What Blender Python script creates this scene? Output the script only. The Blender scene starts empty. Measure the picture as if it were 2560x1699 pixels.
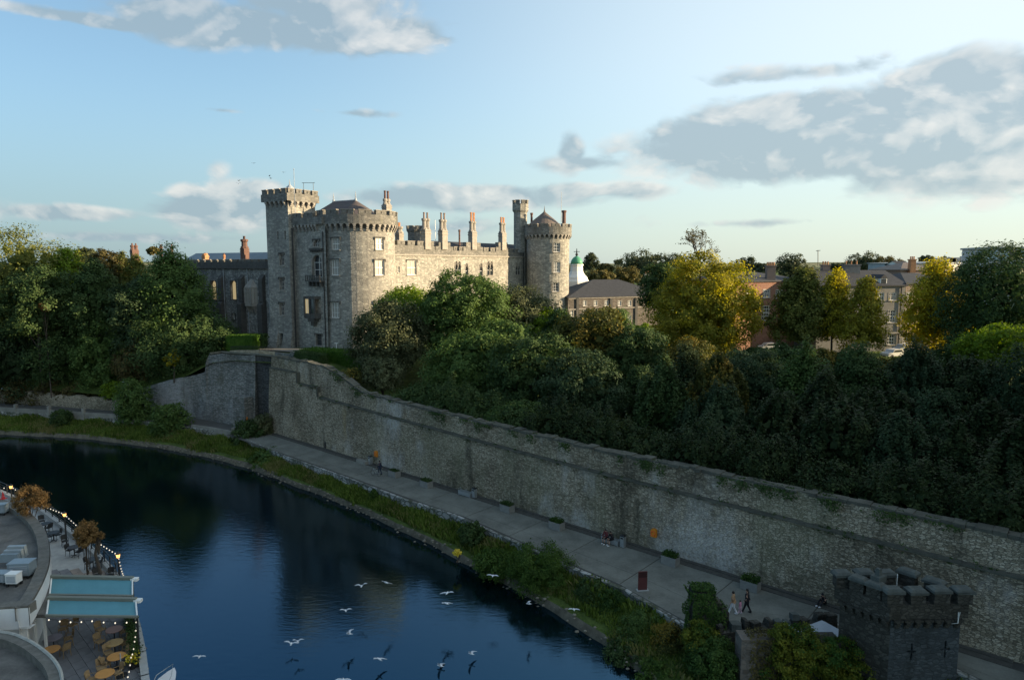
import bpy, math, random
import numpy as np
from mathutils import Vector, Matrix
PI = math.pi
scene = bpy.context.scene
COL = scene.collection
FPX, CX0, CY0 = 1707.0, 1280.0, 849.5
CAMZ = 28.0
PITCH = math.atan(187.5 / FPX)
SP, CP = math.sin(PITCH), math.cos(PITCH)
# ---------------------------------------------------------------- camera, sun, sky
cam = bpy.data.cameras.new('camera')
cam.sensor_width = 36.0
cam.lens = 36.0 * FPX / 2560.0
cam.clip_start = 0.5
cam.clip_end = 20000
camo = bpy.data.objects.new('camera', cam)
COL.objects.link(camo)
camo.location = (0, 0, CAMZ)
camo.rotation_euler = (PI / 2 - PITCH, 0, 0)
scene.camera = camo
SUN_EL, SUN_AZ = math.radians(13.5), math.radians(91.0)      # azimuth clockwise from +Y
sl = bpy.data.lights.new('sun', 'SUN')
sl.energy = 4.1
sl.angle = math.radians(0.6)
sl.color = (1.0, 0.77, 0.48)
so = bpy.data.objects.new('sun', sl)
COL.objects.link(so)
sdir = Vector((math.sin(SUN_AZ) * math.cos(SUN_EL), math.cos(SUN_AZ) * math.cos(SUN_EL), math.sin(SUN_EL)))
so.rotation_euler = sdir.to_track_quat('Z', 'Y').to_euler()
scene.view_settings.view_transform = 'Standard'
scene.view_settings.look = 'None'
scene.view_settings.exposure = 1.62
scene.view_settings.gamma = 1.0
scene.cycles.max_bounces = 6
scene.cycles.diffuse_bounces = 3
scene.cycles.glossy_bounces = 3
scene.cycles.transmission_bounces = 3
scene.cycles.transparent_max_bounces = 6
scene.cycles.use_denoising = True


class NT:
    """small node builder"""
    def __init__(s, tree):
        s.t = tree
        s.n = tree.nodes
        s.l = tree.links
        s.n.clear()

    def new(s, typ, ins=None, **kw):
        nd = s.n.new(typ)
        for k, v in kw.items():
            setattr(nd, k, v)
        if ins:
            for k, v in ins.items():
                s.set(nd.inputs[k], v)
        return nd

    def set(s, sock, v):
        if isinstance(v, bpy.types.NodeSocket):
            s.l.new(v, sock)
        elif isinstance(v, bpy.types.Node):
            s.l.new(v.outputs[0], sock)
        elif isinstance(v, (tuple, list)) and len(v) == 3 and sock.type == 'RGBA':
            sock.default_value = (*v, 1)
        else:
            sock.default_value = v

    def m(s, op, a, b=0.0, c=0.0, clamp=False):
        nd = s.new('ShaderNodeMath', {0: a, 1: b, 2: c}, operation=op)
        nd.use_clamp = clamp
        return nd.outputs[0]

    def mix(s, f, a, b, mode='MIX'):
        nd = s.new('ShaderNodeMix', data_type='RGBA', blend_type=mode)
        s.set(nd.inputs[0], f)
        s.set(nd.inputs[6], a)
        s.set(nd.inputs[7], b)
        return nd.outputs[2]

    def ramp(s, f, stops):
        nd = s.new('ShaderNodeValToRGB', {0: f})
        r = nd.color_ramp
        while len(r.elements) < len(stops):
            r.elements.new(0.5)
        for e, (p, c) in zip(r.elements, stops):
            e.position = p
            e.color = (*c, 1) if isinstance(c, (tuple, list)) else (c, c, c, 1)
        return nd.outputs[0]

    def noise(s, vec, scale, detail=4, rough=0.55, dist=0.0):
        nd = s.new('ShaderNodeTexNoise', {'Scale': scale, 'Detail': detail, 'Roughness': rough, 'Distortion': dist})
        if vec is not None:
            s.set(nd.inputs['Vector'], vec)
        return nd.outputs[0]

    def smooth(s, v, a, b, lo=0.0, hi=1.0):
        nd = s.new('ShaderNodeMapRange', {0: v, 1: a, 2: b, 3: lo, 4: hi}, interpolation_type='SMOOTHSTEP')
        return nd.outputs[0]


world = bpy.data.worlds.new('World')
scene.world = world
world.use_nodes = True
w = NT(world.node_tree)
sky = w.new('ShaderNodeTexSky', sky_type='NISHITA', sun_disc=False, sun_elevation=SUN_EL, sun_rotation=SUN_AZ,
            air_density=1.0, dust_density=0.9, ozone_density=2.0, altitude=50)
tc = w.new('ShaderNodeTexCoord')
sx = w.new('ShaderNodeSeparateXYZ', {0: tc.outputs['Generated']})
X_, Y_, Z_ = sx.outputs
hyp = w.m('SQRT', w.m('ADD', w.m('MULTIPLY', X_, X_), w.m('MULTIPLY', Y_, Y_)))
az = w.m('ARCTAN2', X_, Y_)
el = w.m('ARCTAN2', Z_, hyp)


def cloudfield(daz, dele):
    a2 = w.m('ADD', az, daz)
    e2 = w.m('ADD', el, dele)
    v = w.new('ShaderNodeCombineXYZ', {0: w.m('MULTIPLY', a2, 6.5), 1: w.m('MULTIPLY', e2, 12.0), 2: 1.7})
    n1 = w.noise(v, 1.0, 7, 0.56, 0.35)
    v2 = w.new('ShaderNodeCombineXYZ', {0: w.m('MULTIPLY', w.m('ADD', a2, w.m('MULTIPLY', n1, .12)), 13.0), 1: w.m('MULTIPLY', w.m('ADD', e2, w.m('MULTIPLY', n1, .1)), 20.0), 2: 4.2})
    vb = w.new('ShaderNodeTexVoronoi', {'Vector': v2, 'Scale': 1.0, 'Detail': 2.0, 'Roughness': 0.55}, feature='F1')
    return w.m('SUBTRACT', n1, w.m('MULTIPLY', vb.outputs['Distance'], 0.3))


# (az px, el px, half width px, half height px, strength)  angles relative to the view axis
CL = [(700, 105, 400, 62, 1.3), (820, 30, 270, 80, 1.2), (270, 80, 220, 18, 1.0), (1000, 110, 200, 50, 0.9),
      (1900, 380, 430, 110, 1.7), (2420, 330, 600, 190, 1.8), (2000, 300, 330, 70, 1.2), (1690, 385, 180, 60, 0.7),
      (1425, 395, 38, 55, 0.9), (1470, 415, 180, 22, 0.6), (1600, 480, 120, 26, 0.8), (1440, 480, 60, 22, 0.8),
      (2000, 200, 260, 26, 0.55), (2860, 260, 500, 170, 1.2),
      (530, 535, 165, 55, 1.2), (640, 500, 110, 55, 1.1), (480, 500, 50, 40, 0.8),
      (170, 535, 270, 26, 1.0), (330, 595, 330, 22, 0.85), (-200, 520, 400, 60, 1.0),
      (1130, 500, 380, 38, 0.95), (1250, 485, 180, 22, 0.8), (900, 297, 110, 12, 0.55), (580, 290, 60, 8, 0.45),
      (560, 425, 34, 26, 0.3), (1100, 570, 420, 30, 0.35), (1870, 560, 200, 12, 0.4)]
mask = None
for (px, py, rx, ry, stg) in CL:
    a0 = math.atan((px - 1280) / FPX)
    e0 = math.atan((662 - py) / math.hypot(FPX, px - 1280))
    ra = rx / FPX * math.cos(a0) ** 2
    re = ry / FPX * math.cos(a0)
    q = w.m('ADD', w.m('POWER', w.m('MULTIPLY', w.m('SUBTRACT', az, a0), 1 / ra), 2.0),
            w.m('POWER', w.m('MULTIPLY', w.m('SUBTRACT', el, e0), 1 / re), 2.0))
    g = w.m('MULTIPLY', w.m('SUBTRACT', 1.0, w.m('SQRT', q)), stg)
    mask = g if mask is None else w.m('SMOOTH_MAX', mask, g, 0.25)
mask = w.m('MAXIMUM', mask, -0.9)
n0 = cloudfield(0, 0)
n1 = cloudfield(0.016, 0.02)
dens = w.m('ADD', w.m('MULTIPLY', mask, 0.72), w.m('SUBTRACT', n0, 0.25))
alpha = w.smooth(dens, -0.07, 0.27, 0, 0.95)
light = w.m('ADD', w.m('MULTIPLY', w.m('SUBTRACT', n0, n1), 3.4), 0.16)
lowv = w.new('ShaderNodeCombineXYZ', {0: w.m('MULTIPLY', az, 4.0), 1: w.m('MULTIPLY', el, 8.0), 2: 9.0})
light = w.m('ADD', light, w.m('MULTIPLY', w.m('SUBTRACT', w.noise(lowv, 1.0, 3, 0.5), 0.45), 1.6))
light = w.m('ADD', light, w.m('MULTIPLY', w.m('SUBTRACT', 0.16, w.m('MINIMUM', dens, 0.32)), 0.4), clamp=True)
CSH, CLT = (1.08, 1.4, 1.6), (2.6, 2.55, 2.42)
ccol = w.mix(light, CSH, CLT)
# clouds take on some of the colour of the air in front of them
SKYC = w.new('ShaderNodeHueSaturation', {'Saturation': 0.92, 'Value': 1.12, 'Color': w.new('ShaderNodeGamma', {'Color': sky.outputs[0], 'Gamma': 0.74})}).outputs[0]
SKYC = w.mix(1.0, SKYC, (0.93, 1.06, 1.06), 'MULTIPLY')
veil = w.m('MULTIPLY', w.smooth(X_, -0.4, 0.65), w.smooth(el, -0.05, 0.3, 0, 0.8))
SKYC = w.mix(veil, SKYC, (2.8, 3.1, 3.2))
hzf = w.smooth(el, 0.26, 0.0, 0, 0.72)
SKYC = w.mix(hzf, SKYC, w.mix(w.smooth(X_, -0.55, 0.62), (1.55, 2.0, 2.15), (2.2, 2.4, 2.15)))
dim = w.smooth(X_, -0.75, 0.3, 0.66, 1.0)
SKYC = w.mix(1.0, SKYC, w.new('ShaderNodeCombineColor', {0: w.m('POWER', dim, 1.25), 1: dim, 2: w.m('POWER', dim, 0.75)}), 'MULTIPLY')
ccol = w.mix(0.2, ccol, SKYC)
skyc = w.mix(alpha, SKYC, ccol)
bg = w.new('ShaderNodeBackground', {'Color': skyc, 'Strength': 0.108})
world.cycles.sampling_method = 'MANUAL'
world.cycles.sample_map_resolution = 512
wo = w.new('ShaderNodeOutputWorld', {'Surface': bg})

# ---------------------------------------------------------------- pixel to place


def ray(px, py):
    cx, cy = (px - CX0) / FPX, -(py - CY0) / FPX
    return Vector((cx, CP + cy * SP, -SP + cy * CP))


def pz(px, py, z=0.0):
    d = ray(px, py)
    t = (z - CAMZ) / d.z
    return Vector((d.x * t, d.y * t, z))


def py_(px, py, Y):
    d = ray(px, py)
    t = Y / d.y
    return Vector((d.x * t, Y, CAMZ + d.z * t))


def m_per_px(Y):
    return Y / FPX


# ---------------------------------------------------------------- mesh helpers
class MB:
    def __init__(s):
        s.v = []
        s.f = []
        s.mi = []

    def add(s, vs, fs, mi=0):
        o = len(s.v)
        s.v.extend([tuple(p) for p in vs])
        s.f.extend([[i + o for i in f] for f in fs])
        s.mi.extend([mi] * len(fs))

    def quad(s, a, b, c, d, mi=0):
        s.add([a, b, c, d], [[0, 1, 2, 3]], mi)

    def box(s, c, sz, rot=0.0, mi=0, ax=None, taper=1.0):
        """box centred at c; rot about z, or ax = (ex, ey, ez) axes; taper scales the top"""
        if ax is None:
            ex = Vector((math.cos(rot), math.sin(rot), 0))
            ey = Vector((-math.sin(rot), math.cos(rot), 0))
            ez = Vector((0, 0, 1))
        else:
            ex, ey, ez = ax
        c = Vector(c)
        vs = []
        for k in (-1, 1):
            tp = taper if k > 0 else 1.0
            for (i, j) in ((-1, -1), (1, -1), (1, 1), (-1, 1)):
                vs.append(c + ex * (i * sz[0] / 2 * tp) + ey * (j * sz[1] / 2 * tp) + ez * (k * sz[2] / 2))
        s.add(vs, [[0, 3, 2, 1], [4, 5, 6, 7], [0, 1, 5, 4], [1, 2, 6, 5], [2, 3, 7, 6], [3, 0, 4, 7]], mi)

    def prism(s, poly, z0, z1, mi=0):
        n = len(poly)
        vs = [(p[0], p[1], z0 if not callable(z0) else z0(p)) for p in poly] + \
             [(p[0], p[1], z1 if not callable(z1) else z1(p)) for p in poly]
        fs = [[i, (i + 1) % n, n + (i + 1) % n, n + i] for i in range(n)]
        fs.append(list(range(n, 2 * n)))
        fs.append(list(range(n))[::-1])
        s.add(vs, fs, mi)

    def lathe(s, c, prof, n=16, mi=0, cap=True):
        """prof list of (r,z) bottom to top"""
        c = Vector(c)
        vs = []
        for (r, z) in prof:
            for i in range(n):
                a = 2 * PI * i / n
                vs.append(c + Vector((r * math.cos(a), r * math.sin(a), z)))
        fs = []
        for k in range(len(prof) - 1):
            for i in range(n):
                j = (i + 1) % n
                fs.append([k * n + i, k * n + j, (k + 1) * n + j, (k + 1) * n + i])
        if cap:
            fs.append(list(range(n))[::-1])
            fs.append([(len(prof) - 1) * n + i for i in range(n)])
        s.add(vs, fs, mi)

    def tube(s, pts, r, n=6, mi=0):
        pts = [Vector(p) for p in pts]
        rs = r if isinstance(r, (list, tuple)) else [r] * len(pts)
        vs = []
        for i, p in enumerate(pts):
            d = (pts[min(i + 1, len(pts) - 1)] - pts[max(i - 1, 0)]).normalized()
            up = Vector((0, 0, 1)) if abs(d.z) < 0.9 else Vector((1, 0, 0))
            a = d.cross(up).normalized()
            b = d.cross(a).normalized()
            for k in range(n):
                t = 2 * PI * k / n
                vs.append(p + a * (math.cos(t) * rs[i]) + b * (math.sin(t) * rs[i]))
        fs = []
        for i in range(len(pts) - 1):
            for k in range(n):
                j = (k + 1) % n
                fs.append([i * n + k, i * n + j, (i + 1) * n + j, (i + 1) * n + k])
        fs.append(list(range(n)))
        fs.append([(len(pts) - 1) * n + k for k in range(n)][::-1])
        s.add(vs, fs, mi)

    def ell(s, c, r, n=10, m=6, mi=0, rot=None):
        c = Vector(c)
        vs = []
        for k in range(m + 1):
            ph = PI * k / m
            for i in range(n):
                a = 2 * PI * i / n
                p = Vector((r[0] * math.sin(ph) * math.cos(a), r[1] * math.sin(ph) * math.sin(a), r[2] * math.cos(ph)))
                vs.append(c + (rot @ p if rot else p))
        fs = []
        for k in range(m):
            for i in range(n):
                j = (i + 1) % n
                fs.append([k * n + i, (k + 1) * n + i, (k + 1) * n + j, k * n + j])
        s.add(vs, fs, mi)

    def build(s, name, mats, parent=None, smooth=False, **tags):
        me = bpy.data.meshes.new(name)
        me.from_pydata(s.v, [], s.f)
        if not isinstance(mats, (list, tuple)):
            mats = [mats]
        for m_ in mats:
            me.materials.append(m_)
        if any(s.mi):
            me.polygons.foreach_set('material_index', s.mi)
        if smooth:
            me.polygons.foreach_set('use_smooth', [True] * len(me.polygons))
        me.update()
        return link(name, me, parent, **tags)


def link(name, me, parent=None, **tags):
    o = bpy.data.objects.new(name, me)
    COL.objects.link(o)
    if parent is not None:
        o.parent = parent
        o.matrix_parent_inverse = Matrix.Translation(-world_t(parent))
    for k, v in tags.items():
        if v:
            o[k] = v
    return o


def world_t(p):
    t = p.location.copy()
    if p.parent is not None:
        t += world_t(p.parent) + p.matrix_parent_inverse.translation
    return t


def thing(name, label, category, loc=(0, 0, 0), group=None, kind=None):
    """an Empty at the thing's base; children are meshes whose vertices are in world coordinates"""
    o = bpy.data.objects.new(name, None)
    COL.objects.link(o)
    o.location = loc
    o['label'] = label
    o['category'] = category
    if group:
        o['group'] = group
    if kind:
        o['kind'] = kind
    o.empty_display_size = 0.3
    return o


def copy_thing(src, loc, rotz, label, group=None, scale=None):
    """copy a thing whose children are modelled about its own origin"""
    r = src.copy()
    COL.objects.link(r)
    r.location = loc
    r.rotation_euler = (0, 0, rotz)
    if scale:
        r.scale = (scale,) * 3
    r['label'] = label
    if group:
        r['group'] = group
    for ch in [c for c in src.children]:
        c = ch.copy()
        COL.objects.link(c)
        c.parent = r
        c.matrix_parent_inverse = Matrix.Identity(4)
        for g in ch.children:
            d = g.copy()
            COL.objects.link(d)
            d.parent = c
            d.matrix_parent_inverse = Matrix.Identity(4)
    return r


def lpart(name, mb, mats, parent, smooth=False):
    """part modelled in the parent's own coordinates"""
    o = mb.build(name, mats, None, smooth)
    o.parent = parent
    return o


def struct(o):
    o['kind'] = 'structure'
    return o


def lerp(a, b, t):
    return a + (b - a) * t


def interp(x, xs, ys):
    return float(np.interp(x, xs, ys))


# ---------------------------------------------------------------- materials
def newmat(name):
    m_ = bpy.data.materials.new(name)
    m_.use_nodes = True
    return m_, NT(m_.node_tree)


def finish(n, col, rough=0.8, bump=None, bstr=0.4, bdist=0.05, spec=0.3, metal=0.0, **extra):
    ins = {'Base Color': col, 'Roughness': rough, 'Specular IOR Level': spec, 'Metallic': metal}
    ins.update(extra)
    b = n.new('ShaderNodeBsdfPrincipled', ins)
    if bump is not None:
        bp = n.new('ShaderNodeBump', {'Height': bump, 'Strength': bstr, 'Distance': bdist})
        n.l.new(bp.outputs[0], b.inputs['Normal'])
    n.new('ShaderNodeOutputMaterial', {'Surface': b})


def plain(name, col, rough=0.7, var=0.25, scale=1.5, spec=0.3, metal=0.0, bstr=0.15, **extra):
    m_, n = newmat(name)
    t = n.new('ShaderNodeTexCoord').outputs['Object']
    a = n.noise(t, scale, 6, 0.6)
    b = n.noise(t, scale * 12, 3, 0.6)
    f = n.m('ADD', n.m('MULTIPLY', a, 0.7), n.m('MULTIPLY', b, 0.3))
    c1 = tuple(max(0, c * (1 - var)) for c in col)
    c2 = tuple(min(1, c * (1 + var)) for c in col)
    cc = n.ramp(f, [(0.3, c1), (0.7, c2)])
    finish(n, cc, rough, b, bstr, 0.02, spec, metal, **extra)
    return m_


def stone(name, cols, size=(0.55, 0.26), mort=(0.2, 0.19, 0.17), stains=(), bstr=0.6, var=0.5, damp=0.5, mortw=0.06, bigk=0.7):
    """rubble or ashlar; cols three tones; stains list of (scale, lo, hi, colour, strength, offset, streak)"""
    m_, n = newmat(name)
    t = n.new('ShaderNodeTexCoord').outputs['Object']
    wob = n.noise(t, 2.3, 2)
    off = n.new('ShaderNodeVectorMath', {0: t, 1: n.new('ShaderNodeCombineXYZ', {0: n.m('MULTIPLY', wob, 0.25),
               1: n.m('MULTIPLY', wob, 0.2), 2: n.m('MULTIPLY', wob, 0.12)})}, operation='ADD').outputs[0]
    mp = n.new('ShaderNodeVectorMath', {0: off, 1: (1 / size[0], 1 / size[0], 1 / size[1])}, operation='MULTIPLY').outputs[0]
    vo = n.new('ShaderNodeTexVoronoi', {'Vector': mp, 'Scale': 1.0, 'Randomness': 0.85})
    ed = n.new('ShaderNodeTexVoronoi', {'Vector': mp, 'Scale': 1.0, 'Randomness': 0.85}, feature='DISTANCE_TO_EDGE')
    rc = n.new('ShaderNodeSeparateColor', {0: vo.outputs['Color']}).outputs[0]
    big = n.noise(t, 0.22, 5, 0.6)
    fine = n.noise(t, 9.0, 4, 0.65)
    f = n.m('ADD', n.m('MULTIPLY', rc, var), n.m('MULTIPLY', fine, 1 - var))
    f = n.m('ADD', f, n.m('MULTIPLY', n.m('SUBTRACT', big, 0.5), bigk))
    col = n.ramp(f, [(0.15, cols[0]), (0.5, cols[1]), (0.85, cols[2])])
    em = n.smooth(ed.outputs['Distance'], 0.0, mortw * 2.2)
    col = n.mix(n.m('SUBTRACT', 1.0, n.m('MULTIPLY', em, 1.0)), col, mort)
    sz = n.new('ShaderNodeSeparateXYZ', {0: t})
    for (sc, lo, hi, sc_col, stg, ofs, streak) in stains:
        if streak:
            v = n.new('ShaderNodeVectorMath', {0: t, 1: (1, 1, streak)}, operation='MULTIPLY').outputs[0]
        else:
            v = t
        v = n.new('ShaderNodeVectorMath', {0: v, 1: (ofs, ofs * 0.7, ofs * 1.3)}, operation='ADD').outputs[0]
        s_ = n.smooth(n.noise(v, sc, 6, 0.62), lo, hi, 0, stg)
        s_ = n.m('MULTIPLY', s_, n.smooth(n.noise(t, 3.5, 4, 0.7), 0.3, 0.62, 0.35, 1.0))
        col = n.mix(s_, col, sc_col)
    h = n.m('ADD', n.m('MULTIPLY', em, 0.7), n.m('MULTIPLY', fine, 0.5))
    finish(n, col, 0.9, h, bstr, 0.06, 0.15)
    return m_


def leafmat(name, cols, trans=0.3, clump=0.35, spec=0.25, accent=None):
    """cols three tones dark to light; accent (colour, lo, hi) for turning leaves"""
    m_, n = newmat(name)
    geo = n.new('ShaderNodeNewGeometry')
    t = n.new('ShaderNodeTexCoord').outputs['Object']
    r = geo.outputs['Random Per Island']
    cl = n.noise(t, clump, 3, 0.6)
    f = n.m('ADD', n.m('MULTIPLY', r, 0.55), n.m('MULTIPLY', n.m('SUBTRACT', cl, 0.28), 1.0))
    col = n.ramp(f, [(0.15, cols[0]), (0.5, cols[1]), (0.9, cols[2])])
    if accent:
        a2 = n.m('ADD', n.noise(n.new('ShaderNodeVectorMath', {0: t, 1: (17.0, 5.0, 9.0)}, operation='ADD').outputs[0], clump * 0.7, 3, 0.6),
                 n.m('MULTIPLY', n.m('SUBTRACT', r, 0.5), 0.22))
        col = n.mix(n.smooth(a2, accent[1], accent[2]), col, accent[0])
    d = n.new('ShaderNodeBsdfPrincipled', {'Base Color': col, 'Roughness': 0.65, 'Specular IOR Level': spec * 0.4})
    hs = n.new('ShaderNodeHueSaturation', {'Saturation': 1.15, 'Value': 1.5, 'Color': col})
    tr = n.new('ShaderNodeBsdfTranslucent', {'Color': hs.outputs[0]})
    mx = n.new('ShaderNodeMixShader', {0: trans, 1: d.outputs[0], 2: tr.outputs[0]})
    n.new('ShaderNodeOutputMaterial', {'Surface': mx})
    return m_


def emis(name, col, st):
    m_, n = newmat(name)
    e = n.new('ShaderNodeEmission', {'Color': col, 'Strength': st})
    n.new('ShaderNodeOutputMaterial', {'Surface': e})
    return m_


WHITE_STAIN = (0.5, 0.49, 0.46)
M = {}
M['castle'] = stone('castle_stone', [(0.145, 0.143, 0.128), (0.265, 0.258, 0.228), (0.41, 0.395, 0.34)], (0.62, 0.3), (0.21, 0.2, 0.18),
                    [(0.12, 0.5, 0.68, (0.16, 0.155, 0.145), 0.6, 3.0, 0.25), (0.3, 0.56, 0.72, (0.43, 0.42, 0.4), 0.45, 11.0, 0),
                     (0.9, 0.6, 0.75, (0.085, 0.085, 0.08), 0.6, 23.0, 0.3)], 0.5, 0.55)
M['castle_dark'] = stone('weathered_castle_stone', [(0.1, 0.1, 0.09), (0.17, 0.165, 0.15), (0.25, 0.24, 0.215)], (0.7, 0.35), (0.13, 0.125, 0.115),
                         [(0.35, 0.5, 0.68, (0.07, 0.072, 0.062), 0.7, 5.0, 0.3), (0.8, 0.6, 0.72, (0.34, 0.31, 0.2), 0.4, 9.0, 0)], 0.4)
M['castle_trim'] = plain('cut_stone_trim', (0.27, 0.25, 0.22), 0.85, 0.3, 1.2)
M['castle_soot_shade'] = plain('sooty_trim_and_gap_shade', (0.075, 0.073, 0.068), 0.9, 0.35, 1.5)  # dark trim; also paints the shade in the gaps between tower corbels
M['wing'] = stone('gallery_wing_stone', [(0.13, 0.135, 0.13), (0.26, 0.26, 0.245), (0.42, 0.415, 0.385)], (0.5, 0.28), (0.13, 0.13, 0.12),
                  [(0.25, 0.46, 0.6, (0.07, 0.072, 0.075), 0.75, 2.0, 0.2)], 0.5, 0.6)
M['river'] = stone('river_wall_rubble', [(0.14, 0.118, 0.082), (0.3, 0.26, 0.185), (0.47, 0.415, 0.315)], (0.27, 0.12), (0.12, 0.112, 0.086),
                   [(0.09, 0.5, 0.62, (0.2, 0.21, 0.13), 0.4, 1.0, 0.35), (0.1, 0.52, 0.64, (0.55, 0.55, 0.53), 0.65, 8.0, 0.5),
                    (0.16, 0.6, 0.72, (0.36, 0.27, 0.12), 0.5, 15.0, 0.25), (0.35, 0.54, 0.68, (0.05, 0.047, 0.035), 0.8, 31.0, 0.22),
                    (1.6, 0.62, 0.74, (0.04, 0.045, 0.035), 0.8, 41.0, 0.5)], 1.0, 0.6, 0.5, 0.05, 1.3)
M['bastion'] = stone('bastion_rubble', [(0.105, 0.1, 0.09), (0.185, 0.178, 0.162), (0.3, 0.292, 0.27)], (0.5, 0.13), (0.09, 0.12, 0.115),
                     [(0.12, 0.5, 0.64, (0.42, 0.43, 0.44), 0.55, 4.0, 0.4), (0.3, 0.56, 0.68, (0.09, 0.085, 0.055), 0.7, 12.0, 0.4),
                      (0.22, 0.56, 0.7, (0.07, 0.075, 0.075), 0.7, 27.0, 0.25)], 0.9, 0.7, 0.5, 0.05)
M['slot'] = stone('dark_slot_rubble', [(0.04, 0.043, 0.044), (0.075, 0.08, 0.082), (0.11, 0.115, 0.115)], (0.5, 0.14), (0.03, 0.032, 0.032), [], 0.8)  # recess masonry, darker tones than the bastion
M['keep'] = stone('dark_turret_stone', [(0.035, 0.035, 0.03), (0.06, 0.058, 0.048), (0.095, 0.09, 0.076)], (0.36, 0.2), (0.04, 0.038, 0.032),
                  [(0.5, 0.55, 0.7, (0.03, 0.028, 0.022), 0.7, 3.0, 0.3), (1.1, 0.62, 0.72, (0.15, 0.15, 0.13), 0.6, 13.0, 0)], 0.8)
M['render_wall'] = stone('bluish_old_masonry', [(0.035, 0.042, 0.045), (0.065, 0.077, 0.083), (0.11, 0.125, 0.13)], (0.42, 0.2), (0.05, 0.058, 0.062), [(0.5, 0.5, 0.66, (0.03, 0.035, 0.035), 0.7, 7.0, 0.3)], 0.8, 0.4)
M['cap'] = plain('lichened_cap_stone', (0.08, 0.09, 0.082), 0.9, 0.45, 1.6, bstr=0.4)
M['brown_stone'] = stone('brown_rubble', [(0.07, 0.06, 0.05), (0.12, 0.104, 0.088), (0.19, 0.168, 0.145)], (0.6, 0.3), (0.12, 0.11, 0.1), [], 0.5)
M['brick'] = stone('red_brick', [(0.14, 0.066, 0.048), (0.19, 0.09, 0.065), (0.24, 0.125, 0.092)], (0.3, 0.12), (0.24, 0.16, 0.12), [], 0.2)
M['pinkrender'] = plain('pinkish_old_render', (0.21, 0.16, 0.135), 0.9, 0.25, 0.7)
M['greyrender'] = plain('grey_old_render', (0.17, 0.165, 0.155), 0.9, 0.3, 0.5)
M['slate'] = plain('slate_roof', (0.04, 0.043, 0.05), 0.75, 0.35, 2.0, spec=0.15)
M['slate_warm'] = plain('brownish_slate', (0.13, 0.105, 0.09), 0.65, 0.3, 2.0)
M['lead'] = plain('pale_lead', (0.32, 0.35, 0.38), 0.5, 0.2, 1.0)
M['whitepaint'] = plain('white_paint', (0.72, 0.72, 0.69), 0.5, 0.06, 2.0)
M['cream'] = plain('cream_paint', (0.62, 0.58, 0.45), 0.6, 0.1, 2.0)
M['copper'] = plain('green_copper', (0.07, 0.27, 0.16), 0.5, 0.25, 1.5)
M['terracotta'] = plain('terracotta', (0.4, 0.2, 0.1), 0.8, 0.3, 3.0)
M['darkbrick'] = plain('dark_red_chimney', (0.13, 0.075, 0.06), 0.85, 0.3, 3.0)
M['bark'] = plain('bark', (0.06, 0.048, 0.036), 0.95, 0.4, 4.0, bstr=0.6)
M['iron'] = plain('black_iron', (0.02, 0.021, 0.022), 0.5, 0.2, 4.0, spec=0.4)
M['steel'] = plain('brushed_steel', (0.38, 0.41, 0.42), 0.35, 0.12, 3.0, spec=0.5, metal=0.6)
M['concrete'] = plain('pale_concrete', (0.33, 0.34, 0.33), 0.85, 0.2, 2.0)
M['path'] = plain('grey_walkway', (0.148, 0.15, 0.128), 0.8, 0.42, 0.45)
M['path_dark'] = plain('dark_walkway_joint', (0.06, 0.058, 0.052), 0.9, 0.3, 1.0)
M['gutter'] = plain('dark_gutter_setts', (0.075, 0.072, 0.062), 0.9, 0.35, 2.0)
M['soil'] = plain('soil', (0.05, 0.04, 0.028), 0.95, 0.35, 1.0)
M['gravel'] = plain('gravel_drive', (0.2, 0.18, 0.15), 0.95, 0.2, 0.8)


def glassmat(name, col, rough=0.08, em=None):
    m_, n = newmat(name)
    ins = {'Base Color': col, 'Roughness': rough, 'Specular IOR Level': 0.8}
    b = n.new('ShaderNodeBsdfPrincipled', ins)
    if em:
        b.inputs['Emission Color'].default_value = (*em[0], 1)
        b.inputs['Emission Strength'].default_value = em[1]
    n.new('ShaderNodeOutputMaterial', {'Surface': b})
    return m_


M['glass'] = glassmat('dark_glass', (0.03, 0.038, 0.045))
M['blind'] = glassmat('glass_over_pale_blind', (0.27, 0.26, 0.23), 0.3)
M['litglass'] = glassmat('glass_with_lit_room', (0.3, 0.25, 0.15), 0.3, ((1.0, 0.75, 0.38), 0.12))


def grassmat():
    m_, n = newmat('grass_ground')
    t = n.new('ShaderNodeTexCoord').outputs['Object']
    a = n.noise(t, 0.35, 5, 0.65)
    b = n.noise(t, 5.0, 5, 0.7)
    f = n.m('ADD', n.m('MULTIPLY', a, 0.55), n.m('MULTIPLY', b, 0.45))
    col = n.ramp(f, [(0.3, (0.03, 0.042, 0.014)), (0.48, (0.06, 0.09, 0.022)), (0.6, (0.1, 0.135, 0.035)), (0.75, (0.15, 0.155, 0.06))])
    finish(n, col, 0.95, b, 0.8, 0.25, 0.1)
    return m_


M['grass'] = grassmat()


def fieldmat():
    m_, n = newmat('far_fields')
    t = n.new('ShaderNodeTexCoord').outputs['Object']
    vo = n.new('ShaderNodeTexVoronoi', {'Vector': t, 'Scale': 0.006})
    rc = n.new('ShaderNodeSeparateColor', {0: vo.outputs['Color']}).outputs[0]
    col = n.ramp(rc, [(0.2, (0.06, 0.08, 0.03)), (0.5, (0.12, 0.15, 0.05)), (0.8, (0.19, 0.17, 0.08))])
    b = n.noise(t, 0.05, 5, 0.6)
    col = n.mix(n.smooth(b, 0.52, 0.6), col, (0.035, 0.05, 0.025))
    finish(n, col, 0.95)
    return m_


M['field'] = fieldmat()


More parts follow.
